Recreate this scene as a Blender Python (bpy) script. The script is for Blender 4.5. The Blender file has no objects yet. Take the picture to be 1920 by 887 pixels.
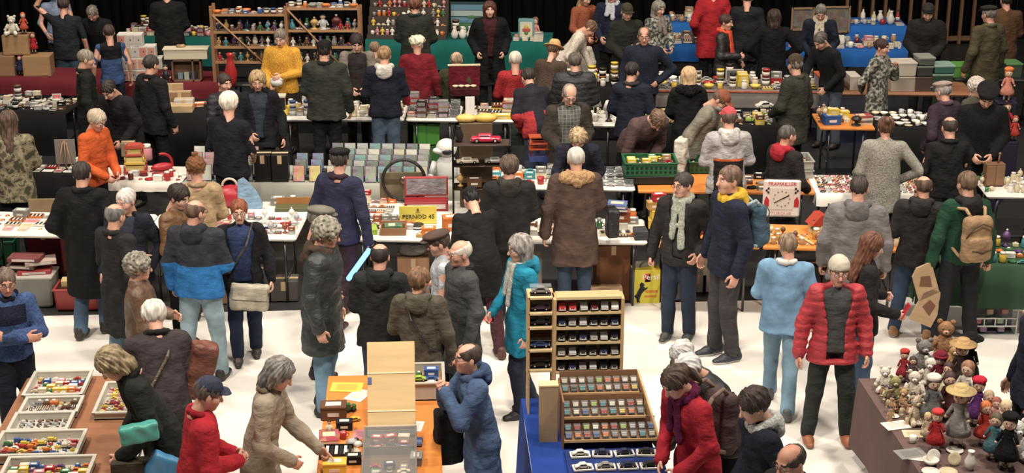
import bpy, math, random
import numpy as np
from mathutils import Vector, Matrix

SC = bpy.context.scene
COL = SC.collection
RND = random.Random(7)
R = math.radians

# ------------------------------------------------------------------ camera, world, light
CAM_H, FPX, TH, PS = 6.2, 3000.0, R(19.0), R(3.4)
cd = bpy.data.cameras.new('camera'); cam = bpy.data.objects.new('camera', cd); COL.objects.link(cam)
cam.location = (0, 0, CAM_H); cam.rotation_euler = (R(90) - TH, 0, -PS)
cd.sensor_width = 36.0; cd.lens = FPX / 1920 * 36.0; cd.clip_end = 200
SC.camera = cam
SC.view_settings.view_transform = 'Standard'; SC.view_settings.look = 'None'
SC.view_settings.gamma = 1.0; SC.view_settings.exposure = -0.72
SC.view_settings.use_curve_mapping = False
w = bpy.data.worlds.new('world'); SC.world = w; w.use_nodes = True
w.node_tree.nodes['Background'].inputs[0].default_value = (1.0, .93, .84, 1)
w.node_tree.nodes['Background'].inputs[1].default_value = 0.15
def lamp(name, loc, power, size, col, target):
    d = bpy.data.lights.new(name, 'AREA'); d.energy = power; d.color = col; d.size = size; d.shape = 'DISK'; d.spread = R(130)
    o = bpy.data.objects.new(name, d); COL.objects.link(o); o.location = loc
    o.rotation_euler = (Vector(target) - Vector(loc)).to_track_quat('-Z', 'Y').to_euler()
WARM = (1.0, .895, .77)
for x, y, e, tx, ty in [(-4.5, 9.5, 430, -3, 13), (0.5, 8.5, 430, 0, 13), (5.5, 9.5, 430, 4, 13),
                        (-5.5, 15.5, 430, -4, 17), (1.0, 15, 430, 1, 17), (6.5, 14.5, 400, 5, 17),
                        (-5, 21.5, 330, -4, 24), (1.5, 21.0, 330, 1.5, 24), (8, 20.5, 310, 7, 24)]:
    lamp('ceiling_spot', (x, y, 8.6), e, .8, WARM, (tx, ty, 0))

_fw = Vector((math.sin(PS) * math.cos(TH), math.cos(PS) * math.cos(TH), -math.sin(TH)))
_rt = Vector((math.cos(PS), -math.sin(PS), 0)); _up = _rt.cross(_fw)
def U(px, py, z=0.0):
    "the point of the horizontal plane at height z seen at a pixel of the photograph"
    d = _fw + _rt * ((px - 960) / FPX) - _up * ((py - 443.5) / FPX)
    t = (z - CAM_H) / d.z
    return Vector((d.x * t, d.y * t, z))

# ------------------------------------------------------------------ materials
def lin(c):
    g_ = .3 * c[0] + .59 * c[1] + .11 * c[2]; c = [g_ + (v - g_) * .86 for v in c]
    return tuple(((v / 255) / 12.92 if v / 255 <= .04045 else ((v / 255 + .055) / 1.055) ** 2.4) for v in c)
_mats = {}
ROUGH = dict(cloth=.92, denim=.95, leather=.5, puffer=.6, skin=.55, hair=.65, plastic=.4, paper=.75, wood=.6, metal=.3,
             card=.85, camo=.9, check=.9, floral=.9, knit=.95, fur=.95, china=.25, floor=.38, linen=.92, print=.5, glass=.08, black=.95)
def M(c, kind='cloth', **k):
    key = (tuple(c), kind, tuple(sorted(k.items())))
    if key in _mats: return _mats[key]
    m = bpy.data.materials.new(kind); m.use_nodes = True
    nt = m.node_tree; b = nt.nodes['Principled BSDF']; L = nt.links
    base = lin(c); b.inputs['Base Color'].default_value = (*base, 1)
    b.inputs['Roughness'].default_value = ROUGH.get(kind, .7)
    b.inputs['Specular IOR Level'].default_value = .25 if kind in ('cloth', 'denim', 'knit', 'fur', 'camo', 'check', 'floral', 'card', 'black', 'linen') else .5
    tc = nt.nodes.new('ShaderNodeTexCoord')
    def noise(scale, detail=3, coord='Object', stretch=None):
        n = nt.nodes.new('ShaderNodeTexNoise'); n.inputs['Scale'].default_value = scale; n.inputs['Detail'].default_value = detail
        if stretch:
            mp = nt.nodes.new('ShaderNodeMapping'); mp.inputs['Scale'].default_value = stretch
            L.new(tc.outputs[coord], mp.inputs[0]); L.new(mp.outputs[0], n.inputs[0])
        else: L.new(tc.outputs[coord], n.inputs[0])
        return n
    def ramp(src, stops, const=False):
        r = nt.nodes.new('ShaderNodeValToRGB'); cr = r.color_ramp
        if const: cr.interpolation = 'CONSTANT'
        while len(cr.elements) < len(stops): cr.elements.new(.5)
        for e, (p, col) in zip(cr.elements, stops): e.position = p; e.color = (*col, 1)
        L.new(src, r.inputs[0]); L.new(r.outputs[0], b.inputs['Base Color']); return r
    def bump(src, s, d=.01):
        bp = nt.nodes.new('ShaderNodeBump'); bp.inputs['Strength'].default_value = s; bp.inputs['Distance'].default_value = d
        L.new(src, bp.inputs['Height']); L.new(bp.outputs[0], b.inputs['Normal'])
    dk = lambda f: tuple(min(1, v * f) for v in base)
    if kind in ('cloth', 'leather', 'puffer'):
        n = noise(9, 4); ramp(n.outputs[0], [(.3, dk(.76)), (.7, dk(1.22))]); n2 = noise(11, 5, stretch=(1, 1, 1.8)); bump(n2.outputs[0], .75, .03)
    elif kind == 'denim':
        n = noise(5, 4); ramp(n.outputs[0], [(.3, dk(.68)), (.7, dk(1.3))]); n2 = noise(18, 4); bump(n2.outputs[0], .4, .02)
    elif kind in ('knit', 'fur'):
        n = noise(60, 3); ramp(n.outputs[0], [(.35, dk(.7)), (.65, dk(1.25))]); bump(n.outputs[0], .8, .01)
    elif kind == 'hair':
        n = noise(30, 3, stretch=(1, 1, .25)); lo = .5 if sum(base) < .9 else .78; ramp(n.outputs[0], [(.35, dk(lo)), (.65, dk(1.35 if lo < .6 else 1.12))]); bump(n.outputs[0], .6, .01)
    elif kind == 'skin':
        n = noise(16, 2); ramp(n.outputs[0], [(.3, tuple(v * f for v, f in zip(base, (.92, .8, .78)))), (.7, dk(1.05))])
    elif kind == 'camo':
        n = noise(11, 2); ramp(n.outputs[0], [(0, lin((62, 58, 42))), (.42, lin((112, 104, 80))), (.52, lin((138, 128, 102))), (.6, lin((84, 78, 58)))], True)
    elif kind == 'floral':
        n = noise(24, 3); ramp(n.outputs[0], [(0, lin((60, 62, 58))), (.45, lin((118, 116, 106))), (.55, lin((168, 166, 152)))], True)
    elif kind == 'check':
        br = nt.nodes.new('ShaderNodeTexBrick'); br.offset = 0; br.inputs['Scale'].default_value = 14
        br.inputs['Color1'].default_value = (*dk(1.1), 1); br.inputs['Color2'].default_value = (*dk(.55), 1); br.inputs['Mortar'].default_value = (*dk(2.2), 1)
        br.inputs['Mortar Size'].default_value = .03; br.inputs['Brick Width'].default_value = .6; br.inputs['Row Height'].default_value = .6
        mp = nt.nodes.new('ShaderNodeMapping'); mp.inputs['Rotation'].default_value = (R(90), 0, 0)
        L.new(tc.outputs['Object'], mp.inputs[0]); L.new(mp.outputs[0], br.inputs[0]); L.new(br.outputs[0], b.inputs['Base Color'])
    elif kind == 'wood':
        n = noise(2.5, 4, stretch=(1, 9, 9)); ramp(n.outputs[0], [(.3, dk(.88)), (.7, dk(1.07))]); bump(n.outputs[0], .05, .01)
    elif kind == 'linen':
        n = noise(3, 3); ramp(n.outputs[0], [(.3, dk(.93)), (.7, dk(1.06))]); bump(n.outputs[0], .25, .03)
    elif kind == 'card':
        n = noise(6, 4); ramp(n.outputs[0], [(.35, dk(.88)), (.65, dk(1.08))])
    elif kind == 'print':
        v = nt.nodes.new('ShaderNodeTexVoronoi'); v.inputs['Scale'].default_value = k.get('s', 22)
        L.new(tc.outputs['Object'], v.inputs[0])
        mx = nt.nodes.new('ShaderNodeMix'); mx.data_type = 'RGBA'; mx.inputs[0].default_value = k.get('f', .4)
        hs = nt.nodes.new('ShaderNodeHueSaturation'); hs.inputs['Saturation'].default_value = .55; hs.inputs['Value'].default_value = .7
        L.new(v.outputs['Color'], hs.inputs['Color']); mx.inputs[6].default_value = (*base, 1); L.new(hs.outputs[0], mx.inputs[7])
        L.new(mx.outputs[2], b.inputs['Base Color'])
    elif kind == 'metal': b.inputs['Metallic'].default_value = .85
    elif kind == 'glass': b.inputs['Alpha'].default_value = .10
    elif kind == 'china': b.inputs['Coat Weight'].default_value = .3
    elif kind == 'floor':
        n = noise(.5, 5); n.inputs['Roughness'].default_value = .6
        ramp(n.outputs[0], [(.3, dk(.93)), (.7, dk(1.04))])
        n3 = noise(2.5, 6)
        rr = nt.nodes.new('ShaderNodeMapRange'); rr.inputs[3].default_value = .3; rr.inputs[4].default_value = .5
        L.new(n3.outputs[0], rr.inputs[0]); L.new(rr.outputs[0], b.inputs['Roughness'])
    if kind == 'emit':
        b.inputs['Emission Color'].default_value = (*base, 1); b.inputs['Emission Strength'].default_value = k.get('e', 4)
    _mats[key] = m
    return m

# ------------------------------------------------------------------ tagging, objects
def tag(o, label=None, cat=None, group=None, kind=None):
    if label: o['label'] = label
    if cat: o['category'] = cat
    if group: o['group'] = group
    if kind: o['kind'] = kind
    return o
def empty(name, loc=(0, 0, 0), rz=0.0):
    o = bpy.data.objects.new(name, None); COL.objects.link(o); o.empty_display_size = .1
    o.location = loc; o.rotation_euler = (0, 0, rz); return o
def mobj(name, me, mats=None, parent=None, mw=None):
    if mats is not None:
        if len(me.materials): me.materials.clear()
        for m in mats: me.materials.append(m)
    o = bpy.data.objects.new(name, me); COL.objects.link(o)
    if parent: o.parent = parent
    if mw is not None: o.matrix_local = mw
    return o
def mesh_from(V, F, name='m', smooth=True, mi=None):
    me = bpy.data.meshes.new(name)
    V = np.asarray(V, dtype=np.float32); F = np.asarray(F, dtype=np.int32)
    me.vertices.add(len(V)); me.vertices.foreach_set('co', V.ravel())
    n = len(F); k = F.shape[1]
    me.loops.add(n * k); me.loops.foreach_set('vertex_index', F.ravel())
    me.polygons.add(n); me.polygons.foreach_set('loop_start', np.arange(0, n * k, k, dtype=np.int32))
    try: me.polygons.foreach_set('loop_total', np.full(n, k, dtype=np.int32))
    except Exception: pass
    if smooth: me.polygons.foreach_set('use_smooth', np.ones(n, dtype=bool))
    if mi is not None: me.polygons.foreach_set('material_index', np.asarray(mi, dtype=np.int32))
    me.update(calc_edges=True); return me

# ------------------------------------------------------------------ distance fields and their surface
class Field:
    def __init__(s, lo, hi, h):
        s.o = np.array(lo, np.float32); s.h = h
        n = [int(math.ceil((b - a) / h)) + 1 for a, b in zip(lo, hi)]
        s.ax = [s.o[i] + h * np.arange(n[i], dtype=np.float32) for i in range(3)]
        s.F = np.full(n, .5, np.float32)
    def _win(s, lo, hi):
        sl = []
        for i in range(3):
            a = int(max(0, math.floor((lo[i] - s.o[i]) / s.h))); b = int(min(s.F.shape[i], math.ceil((hi[i] - s.o[i]) / s.h) + 1))
            if b <= a: return None
            sl.append(slice(a, b))
        return tuple(sl), s.ax[0][sl[0]][:, None, None], s.ax[1][sl[1]][None, :, None], s.ax[2][sl[2]][None, None, :]
    def _mix(s, sl, d, k, op):
        a = s.F[sl]
        if op == 'u':
            hh = np.maximum(k - np.abs(a - d), 0) / k; s.F[sl] = np.minimum(a, d) - hh * hh * k * .25
        else:
            d = -d; hh = np.maximum(k - np.abs(a - d), 0) / k; s.F[sl] = np.maximum(a, d) + hh * hh * k * .25
    def cap(s, a, b, ra, rb=None, k=.03, flat=None, op='u'):
        rb = ra if rb is None else rb; a = [float(v) for v in a]; b = [float(v) for v in b]
        m = max(ra, rb) + k + .02
        w_ = s._win([min(p, q) - m for p, q in zip(a, b)], [max(p, q) + m for p, q in zip(a, b)])
        if w_ is None: return
        sl, X, Y, Z = w_
        ab = [q - p for p, q in zip(a, b)]; L2 = sum(v * v for v in ab) + 1e-9
        px, py, pz = X - a[0], Y - a[1], Z - a[2]
        t = np.clip((px * ab[0] + py * ab[1] + pz * ab[2]) / L2, 0, 1)
        qx, qy, qz = px - t * ab[0], py - t * ab[1], pz - t * ab[2]
        if flat:
            n, f = flat; g = qx * n[0] + qy * n[1] + qz * n[2]; c = (1 / f - 1) * g
            qx = qx + c * n[0]; qy = qy + c * n[1]; qz = qz + c * n[2]
        d = np.sqrt(qx * qx + qy * qy + qz * qz) - (ra + (rb - ra) * t)
        if flat: d = d * (flat[1] * .5 + .5)
        s._mix(sl, d, k, op)
    def ell(s, c, r, k=.02, op='u', rot=None):
        m = max(r) + k + .02
        w_ = s._win([v - m for v in c], [v + m for v in c])
        if w_ is None: return
        sl, X, Y, Z = w_; x, y, z = X - c[0], Y - c[1], Z - c[2]
        if rot is not None:
            r_ = rot; x, y, z = (r_[0][0] * x + r_[1][0] * y + r_[2][0] * z, r_[0][1] * x + r_[1][1] * y + r_[2][1] * z, r_[0][2] * x + r_[1][2] * y + r_[2][2] * z)
        x = x / r[0]; y = y / r[1]; z = z / r[2]
        k0 = np.sqrt(x * x + y * y + z * z); k1 = np.sqrt((x / r[0]) ** 2 + (y / r[1]) ** 2 + (z / r[2]) ** 2) + 1e-6
        s._mix(sl, k0 * (k0 - 1) / k1, k, op)
    def box(s, c, hs, rd=.02, k=.02, op='u'):
        m = max(hs) + k + .03
        w_ = s._win([v - m for v in c], [v + m for v in c])
        if w_ is None: return
        sl, X, Y, Z = w_
        x, y, z = np.abs(X - c[0]) - hs[0] + rd, np.abs(Y - c[1]) - hs[1] + rd, np.abs(Z - c[2]) - hs[2] + rd
        d = np.sqrt(np.maximum(x, 0) ** 2 + np.maximum(y, 0) ** 2 + np.maximum(z, 0) ** 2) + np.minimum(np.maximum(x, np.maximum(y, z)), 0) - rd
        s._mix(sl, d, k, op)
    def cut(s, n, d):                       # keep n.p < d
        X, Y, Z = s.ax[0][:, None, None], s.ax[1][None, :, None], s.ax[2][None, None, :]
        s.F = np.maximum(s.F, X * n[0] + Y * n[1] + Z * n[2] - d)
    def wob(s, amp, f=20, ph=0.0):
        X, Y, Z = s.ax[0][:, None, None], s.ax[1][None, :, None], s.ax[2][None, None, :]
        s.F = s.F + amp * np.sin(f * X + 3 * np.sin(.45 * f * Z + ph)) * np.sin(.8 * f * Z + 3 * np.sin(.5 * f * X + .35 * f * Y) + ph) \
            + .6 * amp * np.sin(1.7 * f * Y + 2 * np.sin(f * X) + ph) * np.cos(1.3 * f * Z + ph)
    def surf(s):
        F = s.F; F[0] = F[-1] = .1; F[:, 0] = F[:, -1] = .1; F[:, :, 0] = F[:, :, -1] = .1
        S = F < 0; nx, ny, nz = F.shape
        cnt = np.zeros((nx - 1, ny - 1, nz - 1), np.int8)
        for i in (0, 1):
            for j in (0, 1):
                for k in (0, 1): cnt += S[i:nx - 1 + i, j:ny - 1 + j, k:nz - 1 + k]
        mixed = (cnt > 0) & (cnt < 8); cells = np.argwhere(mixed)
        idx = np.full(mixed.shape, -1, np.int32); idx[mixed] = np.arange(len(cells))
        acc = np.zeros((len(cells), 3), np.float32); num = np.zeros(len(cells), np.float32)
        cs = [(i, j, k) for i in (0, 1) for j in (0, 1) for k in (0, 1)]
        for a in cs:
            for b in cs:
                if sum(abs(p - q) for p, q in zip(a, b)) == 1 and a < b:
                    fa = F[cells[:, 0] + a[0], cells[:, 1] + a[1], cells[:, 2] + a[2]]; fb = F[cells[:, 0] + b[0], cells[:, 1] + b[1], cells[:, 2] + b[2]]
                    m = (fa < 0) != (fb < 0); t = np.where(m, fa / np.where(m, fa - fb, 1), 0)
                    for q in range(3): acc[:, q] += np.where(m, a[q] + t * (b[q] - a[q]), 0)
                    num += m
        V = (cells + acc / num[:, None]) * s.h + s.o
        Q = []
        def emit(A, B, ids):
            for sg, (p, q) in ((0, (A, ~B & A)), (1, (B, ~A & B))):
                e = q; 
                if not e.any(): continue
                f = np.stack([i_[e] for i_ in ids], 1)
                Q.append(f if sg == 0 else f[:, ::-1])
        emit(S[:-1, 1:-1, 1:-1], S[1:, 1:-1, 1:-1], (idx[:, :-1, :-1], idx[:, 1:, :-1], idx[:, 1:, 1:], idx[:, :-1, 1:]))
        emit(S[1:-1, :-1, 1:-1], S[1:-1, 1:, 1:-1], (idx[:-1, :, :-1], idx[:-1, :, 1:], idx[1:, :, 1:], idx[1:, :, :-1]))
        emit(S[1:-1, 1:-1, :-1], S[1:-1, 1:-1, 1:], (idx[:-1, :-1, :], idx[1:, :-1, :], idx[1:, 1:, :], idx[:-1, 1:, :]))
        if not Q: return np.zeros((0, 3), np.float32), np.zeros((0, 4), np.int32)
        return V, np.concatenate(Q)

# ------------------------------------------------------------------ heads, hair, hats, hands (modelled once, then fitted to each person)
_tpl = {}
def tpl(fn):
    def g(*a):
        k = (fn.__name__,) + a
        if k not in _tpl: _tpl[k] = fn(*a)
        return _tpl[k]
    return g
def join(parts):
    V = []; F = []; I = []; n = 0
    for v, f, m in parts:
        V.append(v); F.append(f + n); I.append(np.full(len(f), m, np.int32) if np.isscalar(m) else m); n += len(v)
    return np.concatenate(V), np.concatenate(F), np.concatenate(I)
def uvs(c, r, nu=10, nv=6):
    V = []; F = []
    for j in range(nv + 1):
        a = math.pi * j / nv
        for i in range(nu):
            t = 2 * math.pi * i / nu; V.append((c[0] + r[0] * math.sin(a) * math.cos(t), c[1] + r[1] * math.sin(a) * math.sin(t), c[2] + r[2] * math.cos(a)))
    for j in range(nv):
        for i in range(nu):
            F.append((j * nu + i, (j + 1) * nu + i, (j + 1) * nu + (i + 1) % nu, j * nu + (i + 1) % nu))
    return np.array(V, np.float32), np.array(F, np.int32)
@tpl
def head(kind):
    f = Field((-.12, -.15, -.2), (.12, .14, .15), .0055)
    w_ = 1.0 if kind == 'm' else (.94 if kind == 'f' else 1.05)
    f.ell((0, .012, .035), (.074 * w_, .092, .082), .03)
    f.ell((0, -.028, -.035), (.057 * w_, .062, .074), .045)
    f.ell((0, -.050, -.086), (.032 * w_, .032, .026), .035)
    for s in (-1, 1):
        f.ell((s * .038, -.055, -.02), (.026, .026, .026), .03)
        f.ell((s * .032, -.104, .010), (.019, .016, .013), .018, 's')
    f.cap((-.036, -.079, .031), (.036, -.079, .031), .010, .010, .018)
    f.cap((0, -.086, .016), (0, -.108, -.024), .008, .0135, .014)
    f.cap((-.016, -.083, -.055), (.016, -.083, -.055), .009, .009, .010)
    f.cap((-.02, -.096, -.0555), (.02, -.096, -.0555), .0035, .0035, .006, op='s')
    for s in (-1, 1):
        f.ell((s * .077 * w_, .012, -.004), (.011, .020, .033), .012)
    f.cap((0, .02, -.05), (0, .038, -.19), .052 if kind != 'f' else .045, .058 if kind != 'f' else .048, .03)
    V, F = f.surf(); c = V[F].mean(1); mi = np.zeros(len(F), np.int32)
    mi[(np.abs(c[:, 0]) < .024) & (np.abs(c[:, 2] + .056) < .010) & (c[:, 1] < -.078)] = 1
    mi[(np.abs(np.abs(c[:, 0]) - .032) < .019) & (np.abs(c[:, 2] - .036) < .0055) & (c[:, 1] < -.06)] = 2
    parts = [(V, F, mi)]
    for s in (-1, 1):
        parts.append((*uvs((s * .0315, -.0775, .010), (.0125, .0125, .0115)), 3))
        parts.append((*uvs((s * .0315, -.0865, .010), (.0052, .0045, .0052), 8, 4), 4))
    return join(parts)
@tpl
def hair(st):
    low = st in ('long', 'pony')
    f = Field((-.17, -.17, -.38 if low else -.2), (.17, .24, .2), .0065)
    def strands(a=.0035):
        X, Y, Z = f.ax[0][:, None, None], f.ax[1][None, :, None], f.ax[2][None, None, :]
        th = np.arctan2(X, Y + .02); f.F = f.F + a * np.sin(th * 26 + 14 * Z) + a * np.sin(th * 11 - 30 * Z + 2)
    g = dict(short=.012, buzz=.006, balding=.010, fringe=.010, full=.022, bob=.024, long=.022, curly=.034, pony=.016, bun=.016, swept=.02, mid=.022)[st]
    f.ell((0, .016, .037), (.074 + g, .092 + g, .082 + g), .02)
    if st in ('bob', 'long', 'mid'):
        zl = dict(bob=-.11, long=-.30, mid=-.08)[st]
        f.cap((0, .035, .0), (0, .06, zl), .085 + g * .3, .085, .05, flat=((0, 1, 0), .75))
        f.cap((-.06, .01, .0), (-.068, .01, max(zl, -.2)), .034, .026, .03); f.cap((.06, .01, .0), (.068, .01, max(zl, -.2)), .034, .026, .03)
    if st == 'pony': f.cap((0, .12, .03), (0, .15, -.17), .03, .016, .03)
    if st == 'bun': f.ell((0, .10, .09), (.045, .045, .045), .02)
    if st in ('short', 'buzz', 'full', 'curly', 'balding', 'fringe', 'swept'):
        f.cut((0, -.55, -1), .055)
        for s in (-1, 1): f.ell((s * .095, -.02, -.045), (.035, .055, .055), .015, 's')
    f.ell((0, -.155, -.022), (.082, .105, .118), .02, 's')
    if st in ('bob', 'long', 'mid'): f.ell((0, -.13, -.07), (.062, .09, .15), .02, 's')
    if st == 'balding': f.ell((0, -.045, .13), (.062, .115, .07), .02, 's')
    if st == 'fringe': f.ell((0, -.035, .125), (.085, .135, .085), .015, 's')
    if st == 'curly': f.wob(.009, 85)
    elif st in ('bob', 'long', 'mid', 'full', 'swept'): f.wob(.003, 45); strands(.004)
    else: strands(.0034 if st not in ('balding', 'fringe') else .0012)
    V, F = f.surf(); return V, F, np.zeros(len(F), np.int32)
@tpl
def hat(st):
    f = Field((-.22, -.25, -.14), (.22, .22, .26), .0075)
    if st == 'beanie':
        f.ell((0, .012, .055), (.092, .108, .098), .02); f.cut((0, -.25, -1), -.028); f.cap((-.03, 0, .05), (.03, 0, .05), .0, .0)
        f.wob(.002, 60)
    elif st == 'pom':
        f.ell((0, .015, .06), (.102, .116, .105), .02); f.cut((0, -.2, -1), -.01); f.ell((0, .02, .18), (.035, .035, .03), .02); f.wob(.007, 70)
    elif st == 'flat':
        f.ell((0, .0, .095), (.100, .135, .036), .03); f.ell((0, .01, .07), (.086, .102, .055), .02); f.cut((0, 0, -1), -.035)
        f.ell((0, -.115, .062), (.066, .05, .012), .02)
    elif st == 'cap':
        f.ell((0, .012, .06), (.086, .100, .082), .02); f.cut((0, 0, -1), -.04)
        f.cap((-.035, -.10, .052), (.035, -.10, .052), .05, .05, .01, flat=((0, .25, .97), .2)); f.ell((0, .01, .143), (.01, .01, .006), .004)
    elif st == 'beret':
        f.ell((.01, .025, .10), (.125, .135, .045), .03); f.ell((0, .01, .07), (.084, .102, .05), .03); f.cut((0, 0, -1), -.042); f.ell((.01, .02, .148), (.008, .008, .01), .004)
    elif st == 'brim':
        f.ell((0, .01, .10), (.084, .10, .085), .02); f.cut((0, 0, -1), -.05); f.cap((0, .01, .055), (0, .01, .06), .15, .15, .012, flat=((0, 0, 1), .09))
        f.ell((0, .01, .19), (.03, .08, .03), .03, 's')
    elif st == 'furhat':
        f.ell((0, .01, .075), (.115, .125, .085), .02); f.cut((0, 0, -1), -.01); f.wob(.014, 42)
    V, F = f.surf(); return V, F, np.zeros(len(F), np.int32)
@tpl
def hand(st):
    f = Field((-.08, -.12, -.03), (.11, .06, .24), .0048)
    f.cap((0, 0, -.01), (0, 0, .03), .026, .028, .012, flat=((0, 1, 0), .75))
    f.cap((0, 0, .03), (0, 0, .075), .036, .040, .02, flat=((0, 1, 0), .42))
    curl = dict(relax=(15, 35, 30), grip=(60, 75, 50), point=(55, 75, 40), flat=(5, 8, 8))[st]
    for i, (x, L) in enumerate([(.028, .070), (.010, .078), (-.009, .073), (-.027, .058)]):
        p = Vector((x, 0, .088)); a = 0; r = .0088
        cu = (5, 10, 5) if (st == 'point' and i == 0) else curl
        for j, (fr, c_) in enumerate(zip((.45, .3, .25), cu)):
            a += c_ * (1 + .08 * i); q = p + Vector((x * .12, -math.sin(R(a)), math.cos(R(a)))) * L * fr
            f.cap(p, q, r, r * .9, .004); p = q; r *= .9
    p = Vector((.03, -.005, .03)); q = Vector((.058, -.018, .062)); r_ = Vector((.058, -.034, .095)) if st != 'grip' else Vector((.036, -.05, .09))
    f.cap(p, q, .014, .0105, .01); f.cap(q, r_, .0105, .0085, .004)
    V, F = f.surf(); return V, F, np.zeros(len(F), np.int32)
@tpl
def footwear(st):
    f = Field((-.07, -.22, -.02), (.07, .12, .22), .008)
    f.cap((0, .055, .045), (0, -.06, .042), .044, .044, .02); f.cap((0, -.05, .038), (0, -.145, .026), .045, .036, .03, flat=((0, 0, 1), .8))
    f.cap((0, .045, .06), (0, .04, .19 if st == 'boot' else .10), .044, .046, .03)
    f.cut((0, 0, -1), .0)
    V, F = f.surf(); c = V[F].mean(1); return V, F, (c[:, 2] < .024).astype(np.int32)
@tpl
def specs():
    parts = []
    def tube(pts, r, n=5, close=False):
        P = [Vector(p) for p in pts]; V = []; F = []; N = len(P)
        for i, p in enumerate(P):
            t = (P[(i + 1) % N] - P[i - 1]) if close or 0 < i < N - 1 else (P[1] - P[0] if i == 0 else P[-1] - P[-2])
            t.normalize(); u = t.cross(Vector((0, .3, 1))).normalized(); v = t.cross(u)
            for k in range(n): a = 2 * math.pi * k / n; V.append(p + (u * math.cos(a) + v * math.sin(a)) * r)
        for i in range(N if close else N - 1):
            for k in range(n): F.append((i * n + k, ((i + 1) % N) * n + k, ((i + 1) % N) * n + (k + 1) % n, i * n + (k + 1) % n))
        parts.append((np.array(V, np.float32), np.array(F, np.int32), 0))
    for s in (-1, 1):
        tube([(s * .033 + .022 * math.cos(a), -.101, .010 + .017 * math.sin(a)) for a in [i * math.pi / 6 for i in range(12)]], .0022, 5, True)
        tube([(s * .055, -.100, .014), (s * .074, -.075, .014), (s * .082, .0, .012)], .002)
    tube([(-.012, -.103, .014), (.012, -.103, .014)], .002)
    return join(parts)

SKIN = [(214, 160, 134), (205, 146, 120), (222, 172, 148), (190, 132, 104)]
ARM = dict(down=((.265, .03, 1.14), (.285, -.06, .89)), pocket=((.29, .08, 1.14), (.215, -.10, .97)), front=((.25, -.04, 1.15), (.07, -.27, 1.13)),
           low=((.25, -.04, 1.14), (.11, -.25, 1.00)), reach=((.24, -.17, 1.21), (.14, -.42, 1.10)), far=((.24, -.25, 1.27), (.15, -.50, 1.25)),
           face=((.21, -.20, 1.20), (.05, -.24, 1.42)), hips=((.40, .06, 1.16), (.21, -.07, 1.02)), back=((.27, .13, 1.15), (.08, .21, .99)),
           cross=((.25, -.10, 1.14), (-.09, -.235, 1.18)), up=((.40, -.04, 1.62), (.24, -.03, 1.86)), hold=((.25, .02, 1.13), (.25, -.24, 1.04)),
           bag=((.27, .02, 1.13), (.30, -.02, .86)), side=((.33, -.02, 1.17), (.42, -.14, .98)), chin=((.22, -.16, 1.17), (.08, -.22, 1.36)))
NP = [0]
PEOPLE = {}
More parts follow.
